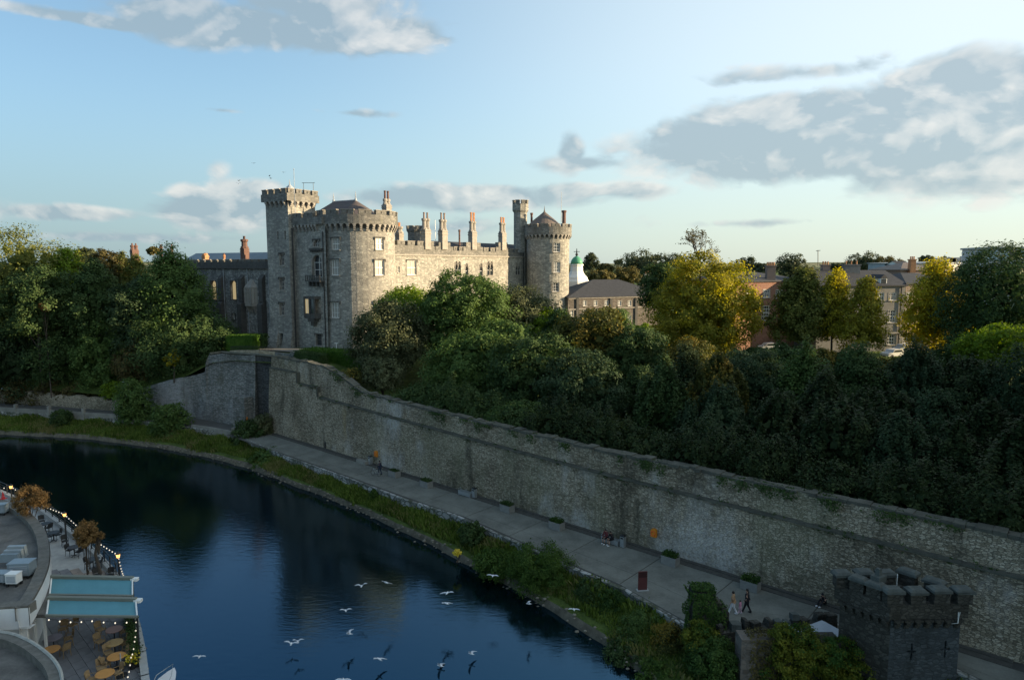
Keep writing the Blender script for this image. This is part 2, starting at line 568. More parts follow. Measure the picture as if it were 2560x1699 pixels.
def watermat():
    m_, n = newmat('river_water')
    t = n.new('ShaderNodeTexCoord').outputs['Object']
    v = n.new('ShaderNodeMapping', {'Vector': t, 'Rotation': (0, 0, 0.25), 'Scale': (0.55, 1.5, 1.0)})
    a = n.noise(v, 1.6, 5, 0.6, 0.4)
    b = n.noise(v, 6.0, 3, 0.6, 0.6)
    calm = n.smooth(n.noise(t, 0.05, 3, 0.5), 0.4, 0.6, 0.45, 1.0)
    h = n.m('MULTIPLY', n.m('ADD', n.m('MULTIPLY', a, 0.75), n.m('MULTIPLY', b, 0.2)), calm)
    bp = n.new('ShaderNodeBump', {'Height': h, 'Strength': 0.2, 'Distance': 0.08})
    b_ = n.new('ShaderNodeBsdfPrincipled', {'Base Color': (0.001, 0.005, 0.007), 'Roughness': 0.03, 'IOR': 2.0,
                                            'Specular IOR Level': 0.5, 'Specular Tint': (0.0, 0.5, 1.0, 1.0)})
    n.l.new(bp.outputs[0], b_.inputs['Normal'])
    n.new('ShaderNodeOutputMaterial', {'Surface': b_})
    return m_


M['water'] = watermat()
# ---------------------------------------------------------------- foliage
def quads_mesh(name, V, mat, core=None):
    """V (N,4,3) quads -> mesh"""
    n = len(V)
    verts = V.reshape(-1, 3)
    idx = np.arange(n * 4, dtype=np.int32)
    lstart = np.arange(0, n * 4, 4, dtype=np.int32)
    if core is not None:
        cv, cf = core
        verts = np.vstack([verts, cv])
        idx = np.concatenate([idx, (cf + n * 4).reshape(-1)]).astype(np.int32)
        lstart = np.arange(0, len(idx), 4, dtype=np.int32)
    me = bpy.data.meshes.new(name)
    me.vertices.add(len(verts))
    me.vertices.foreach_set('co', verts.astype(np.float32).ravel())
    me.loops.add(len(idx))
    me.loops.foreach_set('vertex_index', idx)
    me.polygons.add(len(lstart))
    me.polygons.foreach_set('loop_start', lstart)
    me.materials.append(mat)
    me.update(calc_edges=True)
    return me


def unit(a):
    return a / (np.linalg.norm(a, axis=1, keepdims=True) + 1e-9)


def leaf_quads(P, N, size, rng, wid=0.62):
    n = len(P)
    t = unit(np.cross(N, rng.normal(size=(n, 3))))
    b = np.cross(N, t)
    s = (size * rng.uniform(0.6, 1.25, n))[:, None]
    V = np.empty((n, 4, 3))
    V[:, 0] = P - t * s * 0.5
    V[:, 1] = P + b * s * 0.5 * wid - N * s * 0.08
    V[:, 2] = P + t * s * 0.5
    V[:, 3] = P - b * s * 0.5 * wid - N * s * 0.08
    return V


def bumpy_core(c, R, rng, k=0.72, n=14, m=9, prof=None):
    vs = []
    ph = rng.uniform(0, 6, 6)
    for i in range(m + 1):
        th = PI * i / m
        for j in range(n):
            a = 2 * PI * j / n
            d = np.array([math.sin(th) * math.cos(a), math.sin(th) * math.sin(a), math.cos(th)])
            r = k * (1 + 0.12 * math.sin(3 * a + ph[0]) * math.sin(th) + 0.1 * math.sin(4 * th + ph[1] + a))
            f = prof(d[2]) if prof else 1.0
            vs.append(c + np.array([R[0] * f, R[1] * f, R[2]]) * d * r)
    fs = []
    for i in range(m):
        for j in range(n):
            j2 = (j + 1) % n
            fs.append([i * n + j, (i + 1) * n + j, (i + 1) * n + j2, i * n + j2])
    return np.array(vs), np.array(fs, dtype=np.int32)


def prof_cone(z):
    return max(0.12, 1.12 * (1 - (z + 1) / 2) ** 0.62)


def prof_egg(z):
    return max(0.2, 1.08 * (1 - max(0, (z + 0.35) / 1.35) ** 1.6 * 0.75))


def crown_points(c, R, n, rng, lobes=34, lob=(0.24, 0.38), prof=None, sub=14, low=-0.55, tight=0.24, spire=False):
    c, R = np.array(c, float), np.array(R, float)
    Rm = float(np.mean(R))
    Ps, Ns = [], []
    per = max(8, n // lobes)
    for i in range(lobes):
        z = 1 - (i + 0.5) / lobes * (1 - low)
        z = np.clip(z + rng.uniform(-0.08, 0.08), low, 1)
        a = i * 2.39996 + rng.uniform(-0.35, 0.35)
        h = math.sqrt(max(0, 1 - z * z))
        d = np.array([h * math.cos(a), h * math.sin(a), z])
        f = prof(z) if prof else 1.0
        lr = rng.uniform(*lob) * Rm
        kk = rng.uniform(0.74, 0.96)
        lc = c + R * d * kk * np.array([f, f, 1])
        sd = unit(rng.normal(size=(sub, 3)) + d * 0.55 + np.array([0, 0, 0.35]))
        w_ = rng.integers(0, sub, per)
        sh = np.array([.62, .62, 1.55]) if spire else np.array([1, 1, 0.8])
        if spire:
            sd = sd * np.array([1, 1, 1]) + np.array([0, 0, .12])
        P = lc + (sd[w_] * rng.uniform(0.75, 1.0, (per, 1)) + rng.normal(size=(per, 3)) * tight * (.8 if spire else 1)) * lr * sh
        nn = unit(sd[w_] * 0.75 + (P - lc) / lr * 0.6 + rng.normal(size=(per, 3)) * 0.5 + np.array([0, 0, 0.25]))
        Ps.append(P)
        Ns.append(nn)
    return np.vstack(Ps), np.vstack(Ns)


LEAFBUDGET = 1.0


def crown_mesh(c, R, mat, seed, n=9000, leaf=0.4, core=0.7, **kw):
    rng = np.random.default_rng(seed)
    P, N = crown_points(c, R, int(n * LEAFBUDGET), rng, **kw)
    V = leaf_quads(P, N, leaf, rng)
    if core:
        # inner boughs: larger leaf clumps that close the inside of the crown
        prof = kw.get('prof')
        m_ = 900
        d = unit(rng.normal(size=(m_, 3)))
        f = np.array([prof(z) for z in d[:, 2]]) if prof else np.ones(m_)
        q = rng.uniform(min(.35, core * .5), core * 1.02, (m_, 1)) * d * np.array(R) * np.column_stack([f, f, np.ones(m_)])
        q[:, 2] = np.maximum(q[:, 2], kw.get('low', -.6) * R[2])
        V = np.vstack([V, leaf_quads(np.array(c, float) + q, unit(d + rng.normal(size=(m_, 3)) * .5), np.full(m_, float(np.mean(R)) * .2), rng, .8)])
    return quads_mesh('crown', V, mat)


def limbs(mb, base, top, r, rng, crown_c, R, nl=7):
    """a tapered trunk and limbs reaching into the crown"""
    b, t = Vector(base), Vector(top)
    mid = b.lerp(t, 0.5) + Vector((rng.uniform(-.3, .3), rng.uniform(-.3, .3), 0))
    mb.tube([b, mid, t], [r, r * 0.75, r * 0.45], 8)
    for i in range(nl):
        a = i * 2.4 + rng.uniform(0, 1)
        k = rng.uniform(0.35, 0.95)
        s_ = b.lerp(t, k)
        e = Vector(crown_c) + Vector((math.cos(a) * R[0] * 0.62, math.sin(a) * R[1] * 0.62, R[2] * rng.uniform(-0.2, 0.6)))
        m_ = s_.lerp(e, 0.5) + Vector((0, 0, -0.08 * R[2]))
        mb.tube([s_, m_, e], [r * 0.38, r * 0.25, r * 0.08], 5)


SEED = [100]


def tree(label, mat, px, py, rx, ry, Y, leaf=0.42, n=9000, shape='round', category='tree', name='tree', group=None,
         ground=None, depth=0.9, extra=None, tr=None, low=-0.6, lobes=34, core=0.8, lob=(0.24, 0.38), tight=0.24, exact=False, spire=False):
    """crown centre at pixel (px, py), half sizes rx, ry in pixels, standing at distance Y"""
    SEED[0] += 1
    rng = np.random.default_rng(SEED[0])
    c = py_(px, py, Y)
    sc = m_per_px(Y) * (1.07 if 60 < Y < 200 and not exact else 1.0)
    R = (rx * sc, rx * sc * depth, ry * sc)
    g = gz(c.x, c.y) if ground is None else ground
    g = min(g, c.z - R[2] * 0.4)
    o = thing(name, label, category, (c.x, c.y, g), group)
    prof = {'round': None, 'cone': prof_cone, 'egg': prof_egg}[shape]
    me = crown_mesh(c, R, mat, SEED[0], n, leaf, prof=prof, low=low, lobes=lobes, core=core, lob=lob, tight=tight, spire=spire)
    link('crown', me, o)
    mb = MB()
    limbs(mb, (c.x, c.y, g - 0.3), (c.x, c.y, c.z + R[2] * 0.35), tr or max(0.12, R[0] * 0.07), rng, c, R)
    mb.build('trunk', M['bark'], o, True)
    return o


def box_leaves(name, corners_fn, n, leaf, mat, seed):
    pass


# leaf materials (base colours)
L = {}
L['olive_warm'] = leafmat('leaf_olive_warm', [(0.055, 0.07, 0.016), (0.11, 0.125, 0.028), (0.18, 0.18, 0.045)], 0.25, 0.4)
L['bright'] = leafmat('leaf_bright_green', [(0.06, 0.1, 0.012), (0.13, 0.2, 0.02), (0.22, 0.3, 0.035)], 0.4, 0.5)
L['mid'] = leafmat('leaf_mid_green', [(0.035, 0.065, 0.018), (0.07, 0.12, 0.032), (0.12, 0.175, 0.05)], 0.25, 0.4)
L['dark'] = leafmat('leaf_dark_green', [(0.022, 0.045, 0.015), (0.045, 0.078, 0.025), (0.08, 0.115, 0.04)], 0.2, 0.35)
L['bluedark'] = leafmat('leaf_blue_dark', [(0.02, 0.04, 0.018), (0.036, 0.062, 0.028), (0.066, 0.095, 0.042)], 0.18, 0.35)
L['olive_grey'] = leafmat('leaf_olive_grey', [(0.045, 0.055, 0.028), (0.085, 0.1, 0.048), (0.14, 0.15, 0.075)], 0.25, 0.5)
L['yellow'] = leafmat('leaf_autumn_yellow', [(0.13, 0.13, 0.022), (0.28, 0.255, 0.038), (0.44, 0.37, 0.055)], 0.45, 0.35,
                      accent=((0.14, 0.16, 0.025), 0.52, 0.66))
L['gold'] = leafmat('leaf_gold', [(0.18, 0.165, 0.02), (0.38, 0.33, 0.035), (0.55, 0.45, 0.045)], 0.48, 0.4,
                    accent=((0.15, 0.18, 0.025), 0.54, 0.68))
L['brown'] = leafmat('leaf_brownish', [(0.045, 0.04, 0.018), (0.085, 0.075, 0.03), (0.14, 0.12, 0.045)], 0.3, 0.5)
L['turning'] = leafmat('leaf_turning', [(0.035, 0.045, 0.015), (0.075, 0.085, 0.022), (0.14, 0.13, 0.035)], 0.3, 0.35,
                       accent=((0.2, 0.15, 0.03), 0.56, 0.66))
L['yew'] = leafmat('leaf_yew', [(0.012, 0.024, 0.009), (0.024, 0.04, 0.014), (0.052, 0.07, 0.024)], 0.12, 0.5)
L['orange'] = leafmat('leaf_orange', [(0.1, 0.06, 0.025), (0.2, 0.125, 0.05), (0.32, 0.2, 0.085)], 0.35, 0.8)
L['ivy'] = leafmat('leaf_ivy', [(0.018, 0.042, 0.012), (0.04, 0.08, 0.018), (0.08, 0.13, 0.03)], 0.2, 0.9)
L['ivy_yellow'] = leafmat('leaf_ivy_yellowing', [(0.05, 0.07, 0.01), (0.11, 0.13, 0.018), (0.24, 0.22, 0.03)], 0.25, 0.6,
                          accent=((0.03, 0.075, 0.015), 0.52, 0.62))
L['bank'] = leafmat('leaf_bank_green', [(0.025, 0.05, 0.012), (0.055, 0.1, 0.02), (0.1, 0.16, 0.035)], 0.3, 0.8)
L['far'] = leafmat('leaf_far_green', [(0.03, 0.045, 0.024), (0.055, 0.07, 0.036), (0.09, 0.1, 0.05)], 0.2, 0.15)
L['far_warm'] = leafmat('leaf_far_warm', [(0.06, 0.055, 0.02), (0.11, 0.1, 0.035), (0.17, 0.14, 0.05)], 0.2, 0.15)
L['hedge'] = leafmat('leaf_hedge', [(0.03, 0.07, 0.012), (0.055, 0.12, 0.018), (0.1, 0.18, 0.03)], 0.3, 0.9)
L['flowers'] = leafmat('flower_yellow', [(0.5, 0.38, 0.03), (0.65, 0.5, 0.04), (0.7, 0.6, 0.2)], 0.2, 5.0)
L['grassb'] = leafmat('grass_blades', [(0.05, 0.075, 0.016), (0.1, 0.15, 0.03), (0.19, 0.23, 0.06)], 0.4, 0.25,
                      accent=((0.19, 0.175, 0.07), 0.56, 0.68))

# ---------------------------------------------------------------- the frame of the river wall
W0 = pz(679, 1077, 2.5)
W1 = pz(2560, 1655, 2.5)
WD = (W1 - W0).normalized()
WN = Vector((-WD.y, WD.x, 0))          # away from the river
if WN.y < 0:
    WN = -WN


def WF(s, d, z):
    p = W0 + WD * s + WN * d
    return Vector((p.x, p.y, z))


def to_wf(p):
    q = Vector((p[0] - W0.x, p[1] - W0.y, 0))
    return q.dot(WD), q.dot(WN)


LB = [pz(637, 1072, 2.5), pz(480, 1043, 2.5), pz(300, 1028, 2.5), pz(0, 1004, 2.5), pz(-500, 985, 2.5)]   # left base line


def gz(x, y):
    """ground height behind the walls"""
    s, d = to_wf((x, y))
    if s >= 0:
        h0 = interp(s, [0, 8, 20, 40, 120], [12.9, 12.4, 9.6, 8.8, 8.8])
        a = lerp(h0, 12.8, min(1, max(0, d) / 28) ** 1.3)
        b = lerp(7.8, 12.4, min(1, max(0, d - 6) / 62) ** 1.6)
        return lerp(a, b, min(1, max(0, s - 6) / 22))
    yl = interp(x, [LB[4].x, LB[3].x, LB[2].x, LB[1].x, LB[0].x], [LB[4].y, LB[3].y, LB[2].y, LB[1].y, LB[0].y])
    dd = max(0, y - yl)
    h0 = interp(x, [-66, -60, -48, -37], [4.5, 7.0, 12.6, 12.9])
    return lerp(h0, 12.8, min(1, dd / 14))


# ground sheet: rows along the base line, going away from the river
rows = []
base = [(p.x, p.y + 0.9) for p in reversed(LB)]
for i in range(0, 40):
    p = WF(i * 4.0 + 0.3, 1.0, 0)
    base.append((p.x, p.y))
fine = []
for a, b in zip(base[:-1], base[1:]):
    k = max(1, int(math.hypot(b[0] - a[0], b[1] - a[1]) / 5))
    for j in range(k):
        fine.append((lerp(a[0], b[0], j / k), lerp(a[1], b[1], j / k)))
fine.append(base[-1])
ds = [0, 1.5, 3, 5, 7, 10, 14, 18, 23, 30, 40, 55, 80, 120, 200, 400, 900, 2000, 5000, 14000]
gv, gf = [], []
nb_ = len(fine)
for (x, y) in fine:
    for k, d in enumerate(ds):
        fan = 0 if d < 60 else (d - 60)
        dx, dy = 0.35 * d + fan * x * 0.012, 0.94 * d
        X, Y = x + dx, y + dy
        z = gz(X, Y) + (0.25 * math.sin(X * 0.13) * math.cos(Y * 0.11) if d < 200 else 0)
        if d > 150:
            z = 12.8 - 0.0 * d
        gv.append((X, Y, z))
nd = len(ds)
for i in range(nb_ - 1):
    for k in range(nd - 1):
        gf.append([i * nd + k, (i + 1) * nd + k, (i + 1) * nd + k + 1, i * nd + k + 1])
mb = MB()
mb.add(gv, gf)
struct(mb.build('ground', M['grass'], None, True))

# the land under everything, and behind the camera, to the horizon
mb = MB()
mb.quad((-16000, -16000, -3), (16000, -16000, -3), (16000, 16000, -3), (-16000, 16000, -3))
struct(mb.build('lower_ground', M['soil']))

# low hills at the horizon
mb = MB()
rng = np.random.default_rng(5)
hx = np.linspace(-5200, 5200, 160)
ridges = [(2300, 9, 24.5), (3200, 10, 32.5), (4300, 12, 42.0)]
for (Yh, amp, zb) in ridges:
    ph = rng.uniform(0, 6, 5)
    pv = []
    for x in hx:
        z = zb + amp * 0.5 * (math.sin(x / 900 + ph[0]) + 0.5 * math.sin(x / 370 + ph[1]) + 0.25 * math.sin(x / 120 + ph[2]))
        for (dy, f) in ((0, 0), (120, 0.45), (300, 0.8), (520, 1.0), (900, 0.9)):
            pv.append((x, Yh + dy, lerp(11.0, z, f)))
    o_ = len(mb.v)
    mb.add(pv, [[i * 5 + k, (i + 1) * 5 + k, (i + 1) * 5 + k + 1, i * 5 + k + 1] for i in range(len(hx) - 1) for k in range(4)])
struct(mb.build('hills', M['field'], None, True))

# river water
mb = MB()
mb.quad((-900, -300, 0), (300, -300, 0), (300, 240, 0), (-900, 240, 0))
struct(mb.build('river_water', M['water']))

# ---------------------------------------------------------------- walkway and bank
PAIRS = [((-500, 1005), (-500, 1076)), ((-200, 1016), (-200, 1082)), ((0, 1028), (0, 1087)), ((200, 1040), (206, 1097)),
         ((350, 1052), (400, 1121)), ((485, 1069), (530, 1147)), ((582, 1082), (628, 1175)), ((717, 1141), (720, 1209)),
         ((863, 1192), (860, 1262)), ((1013, 1248), (1010, 1331)), ((1141, 1289), (1140, 1397)), ((1283, 1352), (1257, 1463)),
         ((1425, 1417), (1398, 1538)), ((1563, 1475), (1517, 1625)), ((1723, 1570), (1603, 1699)), ((1800, 1580), (1660, 1790)), ((1950, 1568), (1760, 1960)), ((2095, 1560), (1900, 2200)), ((2330, 1650), (2150, 2500)), ((2700, 1820), (2500, 2900))]
EDGE = [pz(a[0], a[1], 2.5) for a, b in PAIRS]
WATER = [pz(b[0], b[1], 0.0) for a, b in PAIRS]


def resample(A, B, step):
    out = []
    for i in range(len(A) - 1):
        k = max(1, int((A[i + 1] - A[i]).length / step))
        for j in range(k):
            out.append((A[i].lerp(A[i + 1], j / k), B[i].lerp(B[i + 1], j / k)))
    out.append((A[-1], B[-1]))
    return out


RS = resample(EDGE, WATER, 1.2)
rng = np.random.default_rng(11)


def bank_z(f, x, y):
    z = lerp(1.55, 0.5, f ** 0.9) if f < 0.86 else lerp(0.62, -0.35, (f - 0.86) / 0.14)
    return z + 0.14 * math.sin(x * 0.9 + y * 0.4) * math.sin(y * 1.3) * (1 - abs(2 * f - 1))


bv, bf = [], []
FS = [0, 0.12, 0.25, 0.4, 0.55, 0.7, 0.8, 0.86, 0.92, 1.0, 1.05]
for (a, b) in RS:
    for f in FS:
        p = a.lerp(b, f)
        jit = 0.25 * math.sin(a.x * 1.7 + a.y) + rng.uniform(-0.12, 0.12) if f > 0.75 else 0
        p = p + (b - a).normalized() * jit
        bv.append((p.x, p.y, bank_z(f, p.x, p.y) if f <= 1 else -1.5))
nf = len(FS)
for i in range(len(RS) - 1):
    for k in range(nf - 1):
        bf.append([i * nf + k, i * nf + k + 1, (i + 1) * nf + k + 1, (i + 1) * nf + k])
M['shingle'] = plain('damp_shingle_edge', (0.1, 0.09, 0.065), .95, .5, 1.5, bstr=.6)
mb = MB()
mb.add(bv, bf)
mb.mi = [1 if (i % (nf - 1)) >= 7 else 0 for i in range(len(bf))]
struct(mb.build('river_bank', [M['grass'], M['shingle']], None, True))

# stones along the water's edge
mb = MB()
for (a, b) in RS:
    dens_ = 8 if a.x < 20 else 5
    for k in range(dens_):
        f = rng.uniform(0.83, 1.0)
        q = a.lerp(b, f)
        q = q + Vector((rng.uniform(-.6, .6), rng.uniform(-.6, .6), 0))
        r = rng.uniform(0.05, 0.19)
        if q.x < -60:
            continue
        mb.ell((q.x, q.y, bank_z(min(f, 1), q.x, q.y) + r * 0.1), (r, r * rng.uniform(.6, 1), r * 0.55), 6, 4)
M['shore'] = plain('pale_shore_stone', (0.17, 0.155, 0.12), 0.9, 0.45, 1.0)
o = mb.build('shore_stones', M['shore'], None, kind='stuff')
o['label'] = 'pale loose stones along the river edge below the grass bank'
o['category'] = 'stones'

# grass tufts on the bank, one piece of ground cover
rng = np.random.default_rng(21)
P, N = [], []
A = np.array([[*a, *b] for a, b in RS])
nT = 60000
ii = rng.integers(0, len(RS) - 1, nT)
ff = rng.beta(1.1, 1.25, nT) * 0.9
tt = rng.uniform(0, 1, nT)[:, None]
seg = A[ii] * (1 - tt) + A[ii + 1] * tt
pos = seg[:, :3] * (1 - ff[:, None]) + seg[:, 3:] * ff[:, None]
keep = (pos[:, 1] > 30) & (pos[:, 0] > -105)
bare = np.sin(pos[:, 0] * 0.45) + np.sin(pos[:, 1] * 0.6 + 1.3)
keep &= ~((ff > 0.72) & (bare > -0.9) & (pos[:, 0] > -55))
pos, ff = pos[keep], ff[keep]
zz = np.array([bank_z(f, x, y) for f, x, y in zip(ff, pos[:, 0], pos[:, 1])])
hgt = rng.uniform(0.18, 0.5, len(pos)) * (1.15 + 0.6 * np.sin(pos[:, 0] * 0.7) * np.sin(pos[:, 1] * 0.8)) * np.where(ff < 0.25, 1.5, 1.0)
lean = rng.normal(size=(len(pos), 2)) * 0.3 * hgt[:, None]
side = rng.uniform(0, 2 * PI, len(pos))
wd_ = 0.05 + 0.12 * hgt
V = np.empty((len(pos), 4, 3))
base_ = np.column_stack([pos[:, 0], pos[:, 1], zz - 0.03])
sv = np.column_stack([np.cos(side), np.sin(side), np.zeros(len(pos))]) * wd_[:, None]
tip = base_ + np.column_stack([lean[:, 0], lean[:, 1], hgt])
V[:, 0] = base_ - sv
V[:, 1] = base_ + sv
V[:, 2] = tip + sv * 0.25
V[:, 3] = tip - sv * 0.25
o = link('bank_grass', quads_mesh('bank_grass', V, L['grassb']), None, kind='stuff', category='grass',
         label='long rough grass growing on the river bank')

# retaining wall under the walkway edge
mb = MB()
for i in range(len(RS) - 1):
    a, b = RS[i][0], RS[i + 1][0]
    w_a, w_b = (RS[i][1] - a).normalized() * 0.02, (RS[i + 1][1] - b).normalized() * 0.02
    out = (RS[i][1] - RS[i][0])
    out.z = 0
    out.normalize()
    for (z0, z1, o1) in ((0.9, 2.38, 0.0), (2.38, 2.52, 0.08)):
        p = [a + out * o1, b + out * o1]
        q = [a - out * 0.35, b - out * 0.35]
        mb.add([(p[0].x, p[0].y, z0), (p[1].x, p[1].y, z0), (q[1].x, q[1].y, z0), (q[0].x, q[0].y, z0),
                (p[0].x, p[0].y, z1), (p[1].x, p[1].y, z1), (q[1].x, q[1].y, z1), (q[0].x, q[0].y, z1)],
               [[0, 1, 5, 4], [2, 3, 7, 6], [4, 5, 6, 7], [0, 4, 7, 3], [1, 2, 6, 5]])
M['bankwall'] = stone('whitewashed_rubble', [(0.1, 0.1, 0.085), (0.3, 0.3, 0.28), (0.42, 0.42, 0.4)], (0.8, 0.5), (0.07, 0.075, 0.06),
                      [(0.5, 0.5, 0.6, (0.06, 0.07, 0.04), 0.85, 3.0, 0.5)], 0.6)
o = mb.build('bank_wall', M['bankwall'])
o['label'] = 'low pale stone retaining wall holding the walkway above the grass bank'
o['category'] = 'retaining wall'

# walkway panels in the wall's own frame
es = sorted([to_wf(p) for p in EDGE if to_wf(p)[0] > -1])
ESs, ESd = [e[0] for e in es], [e[1] for e in es]


def edge_d(s):
    return interp(s, ESs, ESd) + 0.3


mb = MB()      # base slab shows in the joints
cols = [i * 1.5 - 3 for i in range(0, 74)]
for a, b in zip(cols[:-1], cols[1:]):
    pa, pb = WF(a, 0.4, 2.47), WF(b, 0.4, 2.47)
    qa, qb = WF(a, edge_d(a), 2.47), WF(b, edge_d(b), 2.47)
    mb.quad(qa, qb, pb, pa)
walk = struct(mb.build('walkway', M['path_dark']))
joints = [2.0]
while joints[-1] < 92:
    joints.append(joints[-1] + 6.6)
for a, b in zip(joints[:-1], joints[1:]):
    mid = lambda s: lerp(-1.35, edge_d(s), 0.63)
    for (d0, d1) in ((lambda s: -1.35, lambda s: mid(s) + 0.015), (lambda s: mid(s) - 0.015, lambda s: edge_d(s) + 0.25)):
        mb = MB()
        a2, b2 = a + 0.04, b - 0.04
        mb.prism([tuple(WF(a2, d1(a2), 0))[:2], tuple(WF(b2, d1(b2), 0))[:2], tuple(WF(b2, d0(b2), 0))[:2], tuple(WF(a2, d0(a2), 0))[:2]], 2.3, 2.5)
        mb.build('paving_panel', M['path'], walk)
mb = MB()
mb.prism([tuple(WF(2.1, -1.25, 0))[:2], tuple(WF(93, -1.25, 0))[:2], tuple(WF(93, -0.72, 0))[:2], tuple(WF(2.1, -0.72, 0))[:2]], 2.3, 2.52)
mb.build('gutter', M['gutter'], walk)
mb = MB()
mb.prism([tuple(WF(2.1, -0.62, 0))[:2], tuple(WF(93, -0.62, 0))[:2], tuple(WF(93, -0.1, 0))[:2], tuple(WF(2.1, -0.1, 0))[:2]], 2.3, 2.56)
mb.build('kerb_strip', M['gutter'], walk)
# path in front of the bastion and on to the left
mb = MB()
lb2 = [WF(2.1, -0.1, 0)] + LB
le = [e for e in EDGE if to_wf(e)[0] < 3.5][::-1]
k = max(len(lb2), len(le))


def along(pts, t):
    ls = [0]
    for a, b in zip(pts[:-1], pts[1:]):
        ls.append(ls[-1] + (Vector((b.x, b.y, 0)) - Vector((a.x, a.y, 0))).length)
    x = t * ls[-1]
    return Vector((interp(x, ls, [p.x for p in pts]), interp(x, ls, [p.y for p in pts]), 0))


e0 = WF(2.1, edge_d(2.1), 0)
le = [e0] + le
for i in range(40):
    a, b = along(lb2, i / 40), along(lb2, (i + 1) / 40)
    c, d = along(le, (i + 1) / 40), along(le, i / 40)
    for p in (a, b):
        p.y += 0.3
    mb.quad((a.x, a.y, 2.49), (b.x, b.y, 2.49), (c.x, c.y, 2.49), (d.x, d.y, 2.49))
M['tarmac'] = plain('dark_tarmac_path', (0.085, 0.083, 0.075), 0.9, 0.25, 0.6)
struct(mb.build('footpath', M['tarmac']))
M['palewall'] = plain('pale_weathered_wall', (0.2, 0.195, 0.17), 0.9, 0.4, 0.6)
# ---------------------------------------------------------------- the long river wall
def top_z(s):
    x = WF(s, 0, 0).x
    return interp(x, [-38, -30, -26.5, -24, -21.8, -20, -9, 7, 40], [14.1, 14.05, 13.8, 13.2, 12.1, 11.3, 10.75, 10.35, 10.5])


def led_z(s):
    x = WF(s, 0, 0).x
    if x < -31.2:
        return 12.45
    if x < -27.3:
        return 10.9
    return interp(x, [-27.3, -22, -4, 7, 33], [9.6, 9.35, 8.65, 8.35, 8.05])


rw = thing('river_wall', 'long high rubble stone wall beside the riverside walkway, stained with lichen', 'wall', WF(40, 0, 2.5))
mb = MB()
ss = list(np.arange(0, 104, 0.8))
rng = np.random.default_rng(3)
prev = None
RW_J = {}
for i, s in enumerate(ss):
    zl, zt = led_z(s), top_z(s) + rng.uniform(-0.09, 0.09)
    col = []
    for k in range(9):
        z = lerp(2.2, zl, k / 8)
        d = -(zl - z) * 0.045 * -1 * -1 + 0.05 * math.sin(s * 0.55 + k * 1.1) + rng.uniform(-0.025, 0.025)
        col.append(WF(s, d, z))
    col.append(WF(s, 0.32 + rng.uniform(-.03, .03), zl + 0.02))
    for k in range(1, 4):
        col.append(WF(s, 0.34 + 0.03 * k + rng.uniform(-.04, .04), lerp(zl, zt, k / 3)))
    col.append(WF(s, 1.25 + rng.uniform(-.05, .05), zt + rng.uniform(-.06, .06)))
    col.append(WF(s, 1.35, 2.0))
    if prev:
        for k in range(len(col) - 1):
            mb.quad(prev[k], col[k], col[k + 1], prev[k + 1])
    else:
        mb.add(col, [list(range(len(col)))[::-1]])
    prev = col
mb.build('masonry', M['river'], rw)
# string course in lengths of stone
mb = MB()
s = 0.3
while s < 103:
    l_ = rng.uniform(0.8, 1.5)
    z = led_z(s + 0.1)
    dz = led_z(s + l_) - z
    if abs(dz) < 0.5:
        a, b = WF(s, 0.08, z), WF(s + l_ - 0.02, 0.08, z + dz)
        ex = (b - a).normalized()
        ey = WN.copy()
        mb.box(a.lerp(b, .5) + Vector((0, 0, rng.uniform(-.02, .02))), ((b - a).length, 0.62, 0.16), ax=(ex, ey, ex.cross(ey)))
    s += l_
for (sx, z0, z1) in ((None, 10.9, 12.5), (None, 9.6, 11.0)):
    x = -31.2 if z1 > 12 else -27.3
    s = (x - W0.x) / WD.x
    mb.box(WF(s, 0.1, (z0 + z1) / 2), (0.22, 0.6, z1 - z0), rot=math.atan2(WD.y, WD.x))
M['ledge'] = plain('dark_mossy_ledge', (0.085, 0.085, 0.068), 0.95, 0.5, 1.2, bstr=0.5)
mb.build('string_course', M['ledge'], rw)
# rough coping
mb = MB()
s = 0.2
while s < 103:
    l_ = rng.uniform(0.5, 1.1)
    za, zb = top_z(s), top_z(s + l_)
    a, b = WF(s, 0.85, za), WF(s + l_ * 0.97, 0.85, zb)
    ex = (b - a).normalized()
    mb.box(a.lerp(b, .5) + Vector((0, 0, rng.uniform(-.06, .13))), ((b - a).length, rng.uniform(0.8, 1.25), rng.uniform(.16, .34)), ax=(ex, WN, ex.cross(WN)))
    s += l_
mb.build('coping', M['ledge'], rw)
# little plants rooted in the ledge
rng = np.random.default_rng(8)
P, N = [], []
for k in range(150):
    s = rng.uniform(8, 92)
    top = rng.uniform() < 0.3
    z = top_z(s) if top else led_z(s)
    c = np.array(WF(s, 0.9 if top else 0.0, z + 0.1))
    m_ = rng.integers(10, 46)
    r = rng.uniform(0.12, 0.42)
    P.append(c + rng.normal(size=(m_, 3)) * r * np.array([1, 1, .8]) * 0.5 - np.array([0, 0, rng.uniform(0, .3)]))
    N.append(unit(rng.normal(size=(m_, 3)) + np.array(-WN)))
P, N = np.vstack(P), np.vstack(N)
P2, N2 = [], []
for k in range(46):
    s = rng.uniform(34, 96) if k % 5 else rng.uniform(14, 34)
    z = top_z(s) + .15
    ln = rng.uniform(.3, 1.5)
    wd2 = rng.uniform(.3, 1.1)
    m_ = int(110 * ln * wd2) + 20
    for q in range(m_):
        u, v = rng.normal() * wd2 * .5, rng.beta(1, 1.8) * ln
        P2.append(np.array(WF(s + u, .05 + rng.normal() * .08 + (.6 if v < .1 else 0), z - v)))
        N2.append(-np.array(WN) + rng.normal(size=3) * .5)
link('hanging_ivy', quads_mesh('hanging_ivy', leaf_quads(np.array(P2), unit(np.array(N2)), np.full(len(P2), .18), rng, .8), L['dark']), rw, kind='stuff')
